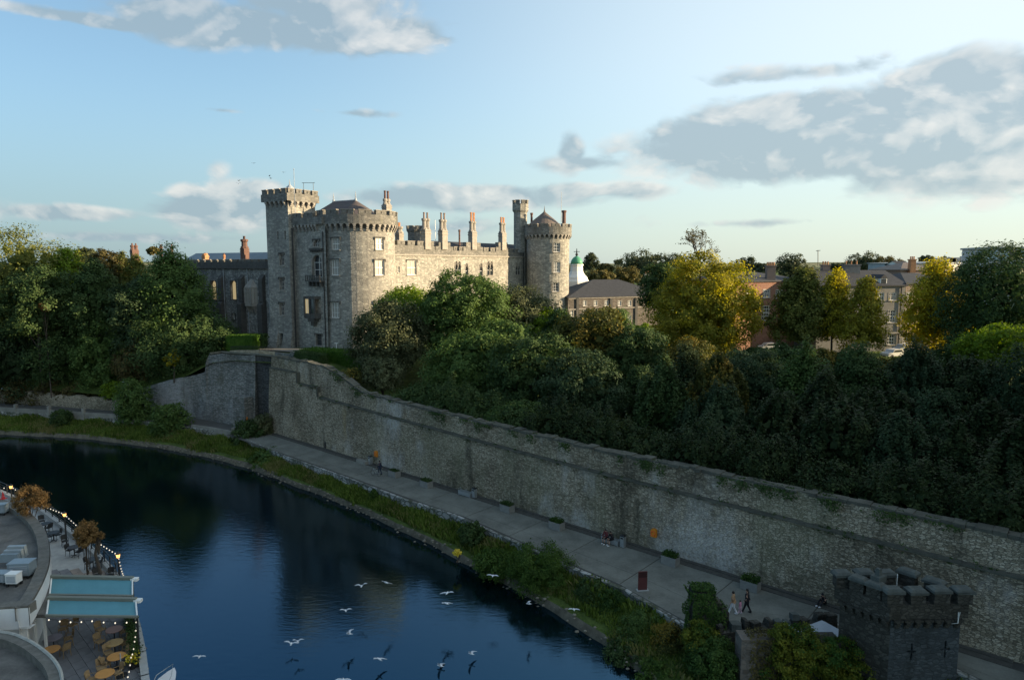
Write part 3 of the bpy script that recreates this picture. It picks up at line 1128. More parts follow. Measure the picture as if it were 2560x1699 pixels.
link('wall_weeds', quads_mesh('wall_weeds', leaf_quads(P, N, np.full(len(P), .17), rng), L['dark']), rw, kind='stuff')

# ---------------------------------------------------------------- bastion on the left
bs = thing('stone_bastion', 'tall rubble bastion with battered face and dark slot, left end of the river wall', 'bastion', LB[0])
BX = [(637, 887), (600, 886), (560, 886), (524, 887), (521, 890), (517, 905), (514, 930), (480, 939), (440, 946), (400, 956), (380, 962), (340, 975), (300, 985)]
mb = MB()
prev = None
rng = np.random.default_rng(4)
for (px, ty) in BX:
    if px >= 480:
        b = LB[0].lerp(LB[1], (637 - px) / 157.0)
    else:
        b = LB[1].lerp(LB[2], (480 - px) / 180.0)
    zt = py_(px, ty, b.y + 1.0).z
    col = []
    for k in range(8):
        f = k / 7
        col.append(Vector((b.x, b.y + 1.5 * f * (0.6 + 0.4 * (px > 520)) + rng.uniform(-.05, .05), lerp(2.2, zt, f))))
    col.append(Vector((b.x, b.y + 3.2, zt)))
    col.append(Vector((b.x, b.y + 3.4, 2.0)))
    if prev:
        for k in range(len(col) - 1):
            mb.quad(prev[k], prev[k + 1], col[k + 1], col[k])
    else:
        mb.add(col, [list(range(len(col)))])
    prev = col
mb.build('masonry', M['bastion'], bs)
# projecting buttress with the rescue box
mb = MB()
a = LB[0] + Vector((-0.6, -0.35, 0))
mb.box((a.x - 1.3, a.y + 0.9, 5.0), (2.9, 1.7, 5.2), rot=math.atan2(LB[0].y - LB[1].y, LB[0].x - LB[1].x), taper=0.9)
mb.build('buttress', M['bastion'], bs)
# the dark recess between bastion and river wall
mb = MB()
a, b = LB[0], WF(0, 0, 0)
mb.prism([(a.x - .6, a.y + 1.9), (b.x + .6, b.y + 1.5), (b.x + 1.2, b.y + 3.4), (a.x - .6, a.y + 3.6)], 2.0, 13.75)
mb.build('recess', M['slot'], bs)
# platform coping
mb = MB()
t0_, t1_ = py_(525, 886, LB[0].y + 3.0), py_(672, 889, 104.6)
mb.tube([(t0_.x, t0_.y, 13.95), (-47, 109.6, 13.95), (LB[0].x, LB[0].y + 1.7, 14.0), (WF(0, 0.9, 0).x, WF(0, 0.9, 0).y, 14.05)], 0.22, 4)
mb.build('coping', M['ledge'], bs)

# terrace wall with railings on top of the bastion (catches the sun)
tw = thing('terrace_wall', 'low curved sunlit parapet with short railings on top of the stone bastion', 'wall', (-43, 112, 13))
pts = [py_(578, 893, 114.5), py_(600, 892, 114.0), py_(625, 892, 113.5), py_(650, 892, 113.2), py_(687, 896, 113.5)]
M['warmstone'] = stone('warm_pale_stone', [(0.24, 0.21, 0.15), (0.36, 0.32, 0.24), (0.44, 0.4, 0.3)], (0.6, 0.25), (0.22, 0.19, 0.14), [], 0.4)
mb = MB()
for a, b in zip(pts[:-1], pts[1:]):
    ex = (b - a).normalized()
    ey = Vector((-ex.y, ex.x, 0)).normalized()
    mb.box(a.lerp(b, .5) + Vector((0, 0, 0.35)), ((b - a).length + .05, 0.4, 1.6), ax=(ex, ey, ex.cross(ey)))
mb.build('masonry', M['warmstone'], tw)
mb = MB()
for a, b in zip(pts[:-1], pts[1:]):
    k = 10
    for j in range(k):
        p = a.lerp(b, j / k)
        mb.tube([p + Vector((0, 0, 1.1)), p + Vector((0, 0, 1.9))], 0.03, 4)
    mb.tube([a + Vector((0, 0, 1.75)), b + Vector((0, 0, 1.75))], 0.025, 4)
mb.build('railing', M['iron'], tw)
t2 = thing('garden_wall', 'short stone garden wall stepping down beside the clipped hedge above the river wall', 'wall', (-36, 110, 13))
mb = MB()
a, b = py_(690, 893, 110.5), py_(730, 898, 108)
ex = (b - a)
ex.z = 0
L_ = ex.length
ex.normalize()
ey = Vector((-ex.y, ex.x, 0))
mb.box(a.lerp(b, .5) + Vector((0, 0, 0.2)), (L_, 0.4, 1.3), ax=(ex, ey, Vector((0, 0, 1))))
mb.box(b + Vector((0.3, 0, 0.3)), (0.9, 0.7, 1.7), ax=(ex, ey, Vector((0, 0, 1))))
mb.build('masonry', M['bastion'], t2)

# courtyard drive
mb = MB()
cp = [py_(610, 868, 121), py_(650, 872, 118.5), py_(720, 879, 116), py_(800, 884, 115.5), py_(800, 874, 119.5), py_(700, 868, 122), py_(640, 862, 124)]
mb.add([(p.x, p.y, 13.25) for p in cp], [list(range(len(cp)))])
struct(mb.build('drive', M['gravel']))

# left embankment: rubble wall behind the path, low pale wall on the river side
ew = thing('embankment_wall', 'overgrown rubble wall behind the far left path under the dark trees', 'wall', LB[2])
mb = MB()
prev = None
for i in range(60):
    t = i / 59
    p = along([LB[2], LB[3], LB[4]], t)
    zt = 4.6 + rng.uniform(-.35, .35)
    col = [Vector((p.x, p.y + .02 * k + rng.uniform(-.06, .06), lerp(2.2, zt, k / 4))) for k in range(5)] + [Vector((p.x, p.y + .9, zt)), Vector((p.x, p.y + 1, 2))]
    if prev:
        for k in range(len(col) - 1):
            mb.quad(prev[k], prev[k + 1], col[k + 1], col[k])
    prev = col
mb.build('masonry', M['river'], ew)
pw = thing('parapet_wall', 'low pale wall with posts and rail along the far left riverside path', 'wall', pz(150, 1036, 2.5))
mb, mp_, mr = MB(), MB(), MB()
lp_ = [p for p in [pz(300, 1046, 2.5), pz(200, 1040, 2.5), pz(0, 1027, 2.5), pz(-200, 1015, 2.5)]]
lp_ = [along(lp_, i / 24) for i in range(25)]
for i, (a, b) in enumerate(zip(lp_[:-1], lp_[1:])):
    ex = (b - a).normalized()
    ey = Vector((-ex.y, ex.x, 0))
    mb.box(a.lerp(b, .5) + Vector((0, 0, 2.55)), ((b - a).length - .02, 0.3, 1.35), ax=(ex, ey, Vector((0, 0, 1))))
    if i % 4 == 0:
        q = MB()
        q.box(a + Vector((0, 0, 2.8)), (0.45, 0.5, 2.2), ax=(ex, ey, Vector((0, 0, 1))))
        q.build('pillar', M['palewall'], pw)
    mr.tube([a + Vector((0, 0, 3.6)), b + Vector((0, 0, 3.6))], 0.035, 4)
mb.build('masonry', M['palewall'], pw)
mr.build('rail', M['iron'], pw)
w2 = thing('parapet_wall', 'short pale riverside wall between the bushes in front of the stone bastion', 'wall', pz(540, 1075, 2.5))
mb = MB()
lp_ = [pz(480, 1067, 2.5), pz(530, 1074, 2.5), pz(584, 1084, 2.5)]
for a, b in zip(lp_[:-1], lp_[1:]):
    ex = (b - a).normalized()
    ey = Vector((-ex.y, ex.x, 0))
    mb.box(a.lerp(b, .5) + Vector((0, 0, -.2)), ((b - a).length, 0.3, 1.2), ax=(ex, ey, Vector((0, 0, 1))))
mb.box(lp_[-1] + Vector((0, 0, 0)), (0.5, 0.5, 1.9))
mb.build('masonry', M['palewall'], w2)
# ---------------------------------------------------------------- facades with real openings
class Flat:
    def __init__(s, A, B):
        s.A = Vector((A[0], A[1], 0))
        s.B = Vector((B[0], B[1], 0))
        s.len = (s.B - s.A).length
        s.dir = (s.B - s.A).normalized()
        n = Vector((s.dir.y, -s.dir.x, 0))
        if n.dot(-s.A) < 0:
            n = -n
        s.n = n

    def P(s, x, z, out=0.0):
        p = s.A + s.dir * x + s.n * out
        return Vector((p.x, p.y, z))

    def right(s, x):
        return s.dir

    def nor(s, x):
        return s.n

    def hit(s, px, py):
        d = ray(px, py)
        t = s.A.dot(s.n) / d.dot(s.n)
        p = d * t
        return (p - s.A).dot(s.dir), CAMZ + p.z

    def grid(s, a, b):
        return [a, b]


class Round:
    def __init__(s, c, R):
        s.c = Vector((c[0], c[1], 0))
        s.R = R

    def P(s, x, z, out=0.0):
        a = x / s.R
        return Vector((s.c.x + (s.R + out) * math.cos(a), s.c.y + (s.R + out) * math.sin(a), z))

    def right(s, x):
        a = x / s.R
        return Vector((-math.sin(a), math.cos(a), 0))

    def nor(s, x):
        a = x / s.R
        return Vector((math.cos(a), math.sin(a), 0))

    def hit(s, px, py):
        d = ray(px, py)
        a = d.x * d.x + d.y * d.y
        b = -2 * (d.x * s.c.x + d.y * s.c.y)
        cc = s.c.x ** 2 + s.c.y ** 2 - s.R ** 2
        q = max(0, b * b - 4 * a * cc)
        t = (-b - math.sqrt(q)) / (2 * a)
        p = d * t
        th = math.atan2(p.y - s.c.y, p.x - s.c.x)
        if th > 0:
            th -= 2 * PI
        return th * s.R, CAMZ + p.z

    def grid(s, a, b):
        n = max(1, int((b - a) / (s.R * 0.13)))
        return [lerp(a, b, i / n) for i in range(n + 1)]


def holed(mb, F, s0, s1, z0, z1, holes, depth=0.4, batter=None, mi=0):
    xs = sorted(set([s0, s1] + [h[0] for h in holes] + [h[1] for h in holes]))
    g = []
    for a, b in zip(xs[:-1], xs[1:]):
        g += F.grid(a, b)[:-1]
    g.append(s1)
    zs = sorted(set([z0, z1] + [h[2] for h in holes] + [h[3] for h in holes]))
    bo = batter or (lambda z: 0.0)
    for a, b in zip(g[:-1], g[1:]):
        for c, d in zip(zs[:-1], zs[1:]):
            m_ = ((a + b) / 2, (c + d) / 2)
            if any(h[0] < m_[0] < h[1] and h[2] < m_[1] < h[3] for h in holes):
                continue
            mb.quad(F.P(a, c, bo(c)), F.P(b, c, bo(c)), F.P(b, d, bo(d)), F.P(a, d, bo(d)), mi)
    for (a, b, c, d) in holes:
        for (p, q, r, t) in ((a, c, b, c), (b, c, b, d), (b, d, a, d), (a, d, a, c)):
            mb.quad(F.P(p, q), F.P(r, t), F.P(r, t, -depth), F.P(p, q, -depth), mi)


def window(F, s, z, w_, h, parent, kind='sash', nx=3, ny=4, glass='glass', hood=True, trim='castle_trim', depth=0.32, frame='whitepaint'):
    """one window: surround, frame, bars and panes; s, z is the middle of the opening"""
    mb = MB()
    c = F.P(s, z)
    r, n = F.right(s), F.nor(s)
    up = Vector((0, 0, 1))

    def bx(x, y, zc, sx, sy, sz, mi):
        mb.box(c + r * x + n * y + up * zc, (sx, sy, sz), mi=mi, ax=(r, n, up))
    g = -depth + 0.02
    mb.quad(*[c + r * x + n * g + up * y for (x, y) in ((-w_ / 2, -h / 2), (w_ / 2, -h / 2), (w_ / 2, h / 2), (-w_ / 2, h / 2))], mi=1)
    if kind in ('sash', 'mull'):
        fr = 0.09 if kind == 'sash' else 0.13
        for sx in (-1, 1):
            bx(sx * (w_ / 2 - fr / 2), g + .07, 0, fr, .12, h, 0)
        for sz in (-1, 1):
            bx(0, g + .08, sz * (h / 2 - fr / 2), w_, .12, fr, 0)
        th = 0.05 if kind == 'sash' else 0.12
        for i in range(1, nx):
            bx(-w_ / 2 + w_ * i / nx, g + .05, 0, th * (1.7 if nx == 2 and kind == 'sash' else 1), .07, h - .1, 0)
        for j in range(1, ny):
            bx(0, g + .06, -h / 2 + h * j / ny, w_ - .1, .09, th * (1.8 if j * 2 == ny else 1), 0)
    elif kind == 'lancet':
        k = nx
        lw = w_ / k
        for i in range(k + 1):
            bx(-w_ / 2 + lw * i, g + .12, 0, .13, .26, h, 2)
        for i in range(k):
            xc = -w_ / 2 + lw * (i + 0.5)
            for sd in (-1, 1):
                pts = [(sd * lw / 2, h / 2), (0, h / 2), (sd * lw * .17, h / 2 - lw * .45), (sd * lw * .36, h / 2 - lw * .85), (sd * lw / 2, h / 2 - lw * 1.35)]
                a = [c + r * (xc + x) + n * (g + .26) + up * y for x, y in pts]
                b = [c + r * (xc + x) + n * (g + .02) + up * y for x, y in pts]
                mb.add(a + b, [[0, 1, 2, 3, 4]] + [[j, (j + 1) % 5, 5 + (j + 1) % 5, 5 + j] for j in range(5)], 2)
            # pointed hood mould
            for sd in (-1, 1):
                A_ = c + r * (xc + sd * (lw / 2 + .06)) + n * .05 + up * (h / 2 - lw * 1.1)
                B_ = c + r * (xc + sd * lw * .3) + n * .05 + up * (h / 2 - lw * .2)
                C_ = c + r * xc + n * .05 + up * (h / 2 + .18)
                mb.tube([A_, B_, C_], .08, 4, 2)
        bx(0, g + .06, -h * .12, w_, .06, .06, 0)
    elif kind == 'arch':
        for i in range(8):
            a0, a1 = PI * i / 8, PI * (i + 1) / 8
            rr = w_ / 2
            pts = [(math.cos(a0) * rr, math.sin(a0) * rr + h / 2 - rr), (math.cos(a1) * rr, math.sin(a1) * rr + h / 2 - rr),
                   (math.cos(a1) * rr, h / 2), (math.cos(a0) * rr, h / 2)]
            mb.quad(*[c + r * x + n * (-0.04) + up * y for x, y in pts], mi=2)
            mb.quad(*[c + r * x + n * yy + up * y for (x, y), yy in zip([pts[0], pts[1], pts[1], pts[0]], (-.04, -.04, g, g))], mi=2)
        th = .07
        for i in range(0, nx + 1):
            bx(-w_ / 2 + w_ * i / nx, g + .05, 0, th, .07, h, 0)
        for j in range(0, ny + 1):
            bx(0, g + .06, -h / 2 + h * j / ny, w_, .09, th, 0)
    bx(0, .03, -h / 2 - .09, w_ + .35, .24, .17, 2)
    if hood and kind != 'lancet':
        bx(0, .05, h / 2 + .13, w_ + .5, .2, .15, 3)
        for sx in (-1, 1):
            bx(sx * (w_ / 2 + .2), .04, h / 2 - .12, .13, .16, .42, 3)
    for sx in (-1, 1):
        bx(sx * (w_ / 2 + .07), .01, 0, .15, .06, h, 2)
    return mb.build('window', [M[frame], M[glass], M[trim], M['castle_soot_shade']], parent)


def ring(mb, c, Ri, Ro, z0, z1, n=40, a0=0, a1=2 * PI, mi=0):
    vs = []
    for i in range(n + 1):
        a = lerp(a0, a1, i / n)
        for (R, z) in ((Ri, z0), (Ro, z0), (Ro, z1), (Ri, z1)):
            vs.append((c[0] + R * math.cos(a), c[1] + R * math.sin(a), z))
    fs = []
    for i in range(n):
        for k in range(4):
            fs.append([i * 4 + k, (i + 1) * 4 + k, (i + 1) * 4 + (k + 1) % 4, i * 4 + (k + 1) % 4])
    mb.add(vs, fs, mi)


MESH = {}


def merlon_mesh(w_, t, h, slit=True, mat='castle_dark'):
    key = ('merlon', round(w_, 2), round(t, 2), round(h, 2), slit, mat)
    if key not in MESH:
        mb = MB()
        if slit:
            for sx in (-1, 1):
                mb.box((sx * (w_ / 4 + .04), 0, h / 2), (w_ / 2 - .08, t, h))
            mb.box((0, 0, h * .12), (.16, t - .02, h * .24))
            mb.box((0, 0, h * .9), (.16, t - .02, h * .2))
        else:
            mb.box((0, 0, h / 2), (w_, t, h))
        mb.box((0, 0, h + .06), (w_ + .14, t + .16, .12), mi=1)
        me = bpy.data.meshes.new('merlon')
        me.from_pydata(mb.v, [], mb.f)
        me.materials.append(M[mat])
        me.materials.append(M['castle_trim'])
        me.polygons.foreach_set('material_index', mb.mi)
        MESH[key] = me
    return MESH[key]


def corbel_mesh(w_, out, h, mat='castle_trim'):
    key = ('corbel', round(w_, 2), round(out, 2), round(h, 2), mat)
    if key not in MESH:
        mb = MB()
        for k in range(3):
            o_ = out * (k + 1) / 3
            mb.box((0, -o_ / 2, h * (k + .5) / 3 - h), (w_, o_, h / 3))
        # shoulder that makes the little arch
        mb.box((0, -out / 2, .06), (w_ + .28, out, .12))
        me = bpy.data.meshes.new('corbel')
        me.from_pydata(mb.v, [], mb.f)
        me.materials.append(M[mat])
        MESH[key] = me
    return MESH[key]


def put(name, me, parent, loc, rz):
    o = link(name, me, parent)
    o.location = loc
    o.rotation_euler = (0, 0, rz)
    return o


def merlons_line(parent, A, B, z, w_, gap, t, h, first=0.0, slit=True):
    A, B = Vector(A), Vector(B)
    d = (B - A)
    Ln = d.length
    d.normalize()
    n = max(1, round((Ln + gap) / (w_ + gap)))
    w2 = (Ln - gap * (n - 1)) / n
    me = merlon_mesh(w2, t, h, slit)
    for i in range(n):
        p = A + d * (w2 / 2 + i * (w2 + gap))
        put('merlon', me, parent, (p.x, p.y, z), math.atan2(d.y, d.x))


def corbels_line(parent, A, B, z, sp, out, h, w_=0.34):
    """outward is to the right of A->B"""
    A, B = Vector(A), Vector(B)
    d = (B - A)
    n = max(1, round(d.length / sp))
    me = corbel_mesh(w_, out, h)
    for i in range(n):
        p = A + d * ((i + .5) / n)
        put('corbel', me, parent, (p.x, p.y, z), math.atan2(d.y, d.x))


def shaft(mb, c, r, z0, z1, mi=0, potmi=1, pot=True):
    """octagonal chimney shaft with base, cap"""
    h = z1 - z0
    mb.lathe((c[0], c[1], 0), [(r * 1.35, z0), (r * 1.35, z0 + .25), (r, z0 + .45), (r * .95, z1 - .55), (r * 1.25, z1 - .4), (r * 1.3, z1 - .1), (r * 1.1, z1)], 8, mi)


def pots(parent, pts, z, h, r=.2, mat='terracotta'):
    for p in pts:
        q = MB()
        q.lathe((p[0], p[1], z), [(r, -.05), (r * .85, h * .8), (r * 1.1, h * .85), (r, h)], 8)
        q.build('chimney_pot', M[mat], parent)


# ---------------------------------------------------------------- the castle
CO = pz(732, 868, 13.0)
Cn, Cu = Vector((0.836, -0.549, 0)), Vector((0.549, 0.836, 0))
CANG = math.atan2(Cu.y, Cu.x)


def CPt(n, u, z=0.0):
    p = CO + Cn * n + Cu * u
    return Vector((p.x, p.y, z))


castle = thing('castle', 'large grey stone castle with crenellated towers, slate roofs and many chimneys', 'castle', CO)
# ---- square tower
stw = MB()
S = 6.2
FL = Flat(CPt(-S, 0), CPt(0, 0))
win_sq = [(692, 634, 717, 663), (692, 695, 717, 725), (692, 757, 717, 788)]
holes, wl = [], []
for (x0, y0, x1, y1) in win_sq:
    a, b = FL.hit((x0 + x1) / 2, (y0 + y1) / 2)
    h_ = (y1 - y0) * 0.0735
    holes.append((a - .62, a + .62, b - h_ / 2, b + h_ / 2))
    wl.append((a, b, 1.24, h_))
sl_ = []
for px in (694.5, 713):
    a, b = FL.hit(px, 588)
    holes.append((a - .16, a + .16, b - .75, b + .75))
    sl_.append((a, b))
a, b = FL.hit(704, 852)
holes.append((a - .55, a + .55, 13.2, 15.4))
SQ_SLIT = sl_
holed(stw, FL, 0, S, 12.4, 39.5, holes, .5)
stw.quad(FL.P(-.01, 12.4), CPt(-S, S, 12.4), CPt(-S, S, 39.5), FL.P(-.01, 39.5))
stw.quad(CPt(0, 0, 12.4), CPt(0, S, 12.4), CPt(0, S, 39.5), CPt(0, 0, 39.5))
stw.quad(CPt(-S, S, 12.4), CPt(0, S, 12.4), CPt(0, S, 39.5), CPt(-S, S, 39.5))
stw.quad(*[CPt(n, u, 12.6) for n, u in ((-S, .6), (0, .6), (0, S), (-S, S))])
stw.quad(*[FL.P(x, z, -.55) for x, z in ((0, 12.4), (S, 12.4), (S, 39.4), (0, 39.4))], mi=1)
# battered base either side of the little door
for (a0, a1) in ((-.5, FL.hit(704, 852)[0] - .75), (FL.hit(704, 852)[0] + .75, S + .1)):
    stw.add([FL.P(a0, 12.4, .8), FL.P(a1, 12.4, .8), FL.P(a1, 16.2, .02), FL.P(a0, 16.2, .02), FL.P(a0, 12.4, -.1), FL.P(a1, 12.4, -.1), FL.P(a1, 16.3, -.1), FL.P(a0, 16.3, -.1)],
            [[0, 1, 2, 3], [0, 3, 7, 4], [1, 5, 6, 2], [3, 2, 6, 7]])
square = stw.build('square_tower', [M['castle'], M['glass']], castle)
for (a, b, w_, h_) in wl:
    window(FL, a, b, w_, h_, square, 'mull', 3, 3, frame='castle_trim', depth=.45)
HO = .55
hd = MB()
pp = [CPt(-S - HO, -HO), CPt(HO, -HO), CPt(HO, S + HO), CPt(-S - HO, S + HO)]
hd.prism([(p.x, p.y) for p in pp], 39.4, 40.75)
hd.build('tower_head', M['castle_dark'], castle)
headp = castle.children[-1]
pq = [CPt(-S - HO + .3, -HO + .3), CPt(HO - .3, -HO + .3), CPt(HO - .3, S + HO - .3), CPt(-S - HO + .3, S + HO - .3)]
pi_ = [CPt(-S, 0), CPt(0, 0), CPt(0, S), CPt(-S, S)]
for i in range(4):
    a, b = pq[i], pq[(i + 1) % 4]
    merlons_line(headp, a, b, 40.76, 1.1, .55, .55, .72, slit=(i == 1))
    a, b = pi_[i], pi_[(i + 1) % 4]
    corbels_line(headp, a, b, 39.27, 1.15, HO, .85, .4)
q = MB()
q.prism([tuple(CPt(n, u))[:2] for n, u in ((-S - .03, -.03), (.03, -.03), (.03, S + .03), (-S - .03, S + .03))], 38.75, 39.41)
q.build('corbel_gap_shade', M['castle_soot_shade'], headp)  # dark band painting the shade of the openings between the corbels
lt = MB()
c_ = CPt(-3, 3)
lt.lathe((c_.x, c_.y, 40.7), [(1.3, 0), (1.3, .9), (.12, 2.0), (.06, 2.6), (.02, 2.9)], 12)
lt.build('roof_lantern', M['lead'], headp)
fp = MB()
c_ = CPt(.6, 1.1)
z_ = py_(757, 423, c_.y).z
fp.tube([(c_.x, c_.y, 35.0), (c_.x, c_.y, z_)], [.07, .04], 6)
fp.ell((c_.x, c_.y, z_), (.1, .1, .1))
fp.build('flagpole', M['lead'], castle)
an = MB()
c_ = CPt(-.6, 5.3)
for dx in (-.9, .9):
    an.tube([(c_.x + dx, c_.y, 41), (c_.x + dx, c_.y, 43.1)], .04, 4)
an.tube([(c_.x - 1.2, c_.y, 43.1), (c_.x + 1.2, c_.y, 43.1)], .04, 4)
an.build('aerial', M['iron'], castle)

# ---- big round tower and the flat bay beside it
T1c, T1R = CPt(8.4, 8.6), 6.75
F1 = Round((T1c.x, T1c.y), T1R)
zc_b, zc_t, zr_t, zm_t = 34.0, 35.1, 36.75, 37.45
t1 = MB()
holes, wl = [], []
for (px, py, w_, h_, k, nx, ny, gl) in [
        (949.4, 609.5, 1.75, 2.05, 'sash', 2, 2, 'blind'), (949.7, 669, 2.0, 2.7, 'sash', 2, 2, 'blind'), (947, 772, 1.75, 2.5, 'sash', 3, 4, 'glass'),
        (839, 609.5, 1.55, 2.0, 'sash', 3, 2, 'blind'), (838, 668.5, 1.65, 2.7, 'sash', 3, 2, 'blind'), (838, 775, 1.8, 2.75, 'sash', 3, 3, 'blind')]:
    a, b = F1.hit(px, py)
    a = round(a, 3)
    wl.append((a, b, w_, h_, k, nx, ny, gl))
# identical columns share the same grid lines
for cl in (wl[:3], wl[3:]):
    am = sum(q[0] for q in cl) / 3
    for i, q in enumerate(cl):
        w_ = q[2]
        holes.append((q[0] - w_ / 2, q[0] + w_ / 2, q[1] - q[3] / 2, q[1] + q[3] / 2))
holed(t1, F1, -2 * PI * T1R, 0, 11.8, zc_t + .1, holes, .45, batter=lambda z: .55 if z < 12 else 0.0)
ring(t1, (T1c.x, T1c.y), .2, T1R - .6, 30, zc_t, 24)
rt = t1.build('round_tower', M['castle'], castle)
for q in wl:
    window(F1, q[0], q[1], q[2], q[3], rt, q[4], q[5], q[6], q[7])
r1 = MB()
ring(r1, (T1c.x, T1c.y), T1R - .4, T1R + .62, zc_t, zr_t, 48)
r1.build('parapet', M['castle_dark'], castle)
par1 = castle.children[-1]
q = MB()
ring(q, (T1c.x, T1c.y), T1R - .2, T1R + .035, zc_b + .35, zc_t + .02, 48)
q.build('corbel_gap_shade', M['castle_soot_shade'], par1)  # shade between the corbels put in as a dark ring
nC = 40
me = corbel_mesh(.4, .62, 1.05)
for i in range(nC):
    a = 2 * PI * i / nC
    put('corbel', me, par1, (T1c.x + T1R * math.cos(a), T1c.y + T1R * math.sin(a), zc_t - .13), a + PI / 2)
nM = 15
me = merlon_mesh(2.2, .6, zm_t - zr_t, True)
for i in range(nM):
    a = 2 * PI * i / nM + .1
    R = T1R + .25
    put('merlon', me, par1, (T1c.x + R * math.cos(a), T1c.y + R * math.sin(a), zr_t + .01), a + PI / 2)
# the bay
FB = Flat(CPt(0, 1.2), CPt(8.2, 1.2))
bay = MB()
holes = []
ar = FB.hit(791, 608)
a2 = FB.hit(792, 665)
a3 = FB.hit(797, 848)
a4 = FB.hit(786, 765)
holes = [(ar[0] - .75, ar[0] + .75, ar[1] - .55, ar[1] + .6), (a2[0] - 1.3, a2[0] + 1.3, a2[1] - 1.95, a2[1] + 1.9), (a3[0] - .8, a3[0] + .8, 13.6, 15.6)]
holed(bay, FB, -.1, 8.2, 12.4, zc_t + .2, holes, .8)
bay.quad(CPt(.1, 1.25, zc_t), CPt(8.2, 1.25, zc_t), CPt(8.2, 15, zc_t), CPt(.1, 15, zc_t))
bay.quad(CPt(.1, 15, 12), CPt(8.2, 15, 12), CPt(8.2, 15, zc_t), CPt(.1, 15, zc_t))
bayo = bay.build('bay_wall', M['castle'], castle)
window(FB, ar[0], ar[1], 1.5, 1.15, bayo, 'arch', 3, 2, depth=.6)
window(FB, a2[0], a2[1], 2.6, 3.85, bayo, 'arch', 2, 3, hood=False, depth=.75)
window(FB, a3[0], 14.6, 1.6, 2.0, bayo, 'mull', 4, 4, depth=.5, frame='castle_soot_shade')
bp = MB()
bp.prism([(p.x, p.y) for p in (CPt(-.2, .6), CPt(8.0, .6), CPt(8.0, 1.9), CPt(-.2, 1.9))], zc_t, 36.35)
bp.build('parapet', M['castle_dark'], castle)
bpo = castle.children[-1]
merlons_line(bpo, CPt(.4, .95), CPt(5.6, .95), 36.36, 1.7, .7, .6, .7)
corbels_line(bpo, CPt(.1, 1.2), CPt(3.2, 1.2), zc_t - .13, 1.0, .6, 1.05, .4)
corbels_line(bpo, CPt(3.2, 1.2), CPt(6.6, 1.2), zc_t - .13, .9, .6, 1.05, .4)
# small balcony course, balcony, oriel
bl = MB()
z = FB.hit(791, 623)[1]
bl.box(FB.P(ar[0], z, .25), (3.0, .5, .3), ax=(FB.dir, FB.n, Vector((0, 0, 1))))
for i in range(7):
    bl.box(FB.P(ar[0] - 1.3 + i * .43, z - .3, .18), (.18, .36, .35), ax=(FB.dir, FB.n, Vector((0, 0, 1))))
z = FB.hit(792, 697)[1]
bl.box(FB.P(a2[0], z - .35, .55), (3.9, 1.1, .3), ax=(FB.dir, FB.n, Vector((0, 0, 1))))
for i in range(9):
    bl.box(FB.P(a2[0] - 1.85 + i * .46, z + .15, 1.0), (.14, .14, .8), ax=(FB.dir, FB.n, Vector((0, 0, 1))))
bl.box(FB.P(a2[0], z + .6, 1.0), (3.9, .2, .14), ax=(FB.dir, FB.n, Vector((0, 0, 1))))
for sx in (-1.4, -.5, .5, 1.4):
    bl.box(FB.P(a2[0] + sx, z - .9, .35), (.3, .7, .8), ax=(FB.dir, FB.n, Vector((0, 0, 1))))
bl.build('balcony', M['castle_soot_shade'], bayo)
ori = MB()
z0, z1 = FB.hit(786, 795)[1], FB.hit(786, 740)[1]
hw_ = 1.75
fr = [FB.P(a4[0] - hw_, 0), FB.P(a4[0] - hw_ * .75, 0, 1.1), FB.P(a4[0] + hw_ * .75, 0, 1.1), FB.P(a4[0] + hw_, 0)]
ori.prism([(p.x, p.y) for p in fr], z0, z0 + .9)
ori.prism([(p.x, p.y) for p in fr], z1 - .5, z1)
for p in fr[1:3] + [fr[1].lerp(fr[2], .5)]:
    ori.box((p.x, p.y, (z0 + z1) / 2), (.26, .26, z1 - z0 - .2), rot=math.atan2(FB.dir.y, FB.dir.x))
ori.prism([(FB.A + FB.dir * (a4[0] + x) + FB.n * y)[:2] for x, y in ((-1.1, .02), (-.8, .9), (.8, .9), (1.1, .02))], z0 - .6, z0)
ori.prism([(FB.A + FB.dir * (a4[0] + x) + FB.n * y)[:2] for x, y in ((-.6, .02), (-.4, .6), (.4, .6), (.6, .02))], z0 - 1.3, z0 - .6)
orio = ori.build('oriel', M['castle_soot_shade'], bayo)
q = MB()
q.quad(fr[1] + Vector((0, .12, z0 + .9)), fr[1].lerp(fr[2], .5) + Vector((0, .12, z0 + .9)), fr[1].lerp(fr[2], .5) + Vector((0, .12, z1 - .5)), fr[1] + Vector((0, .12, z1 - .5)))
for t_ in (.25,):
    q.box(fr[1].lerp(fr[2], t_) + Vector((0, .06, (z0 + z1) / 2 + .2)), (.07, .08, z1 - z0 - 1.4), mi=1)
q.build('oriel_pane', [M['litglass'], M['whitepaint']], bayo)
q = MB()
q.quad(fr[1].lerp(fr[2], .5) + Vector((0, .12, z0 + .9)), fr[2] + Vector((0, .12, z0 + .9)), fr[2] + Vector((0, .12, z1 - .5)), fr[1].lerp(fr[2], .5) + Vector((0, .12, z1 - .5)))
q.build('oriel_pane', M['glass'], bayo)
pipe = MB()
for x in (7.6,):
    pipe.tube([FB.P(x, 13, .12), FB.P(x, 33.8, .12)], .09, 6)
pipe.tube([CPt(.35, .5, 13), CPt(.35, .5, 34.5)], .12, 6)
pipe.build('drainpipe', M['iron'], castle)


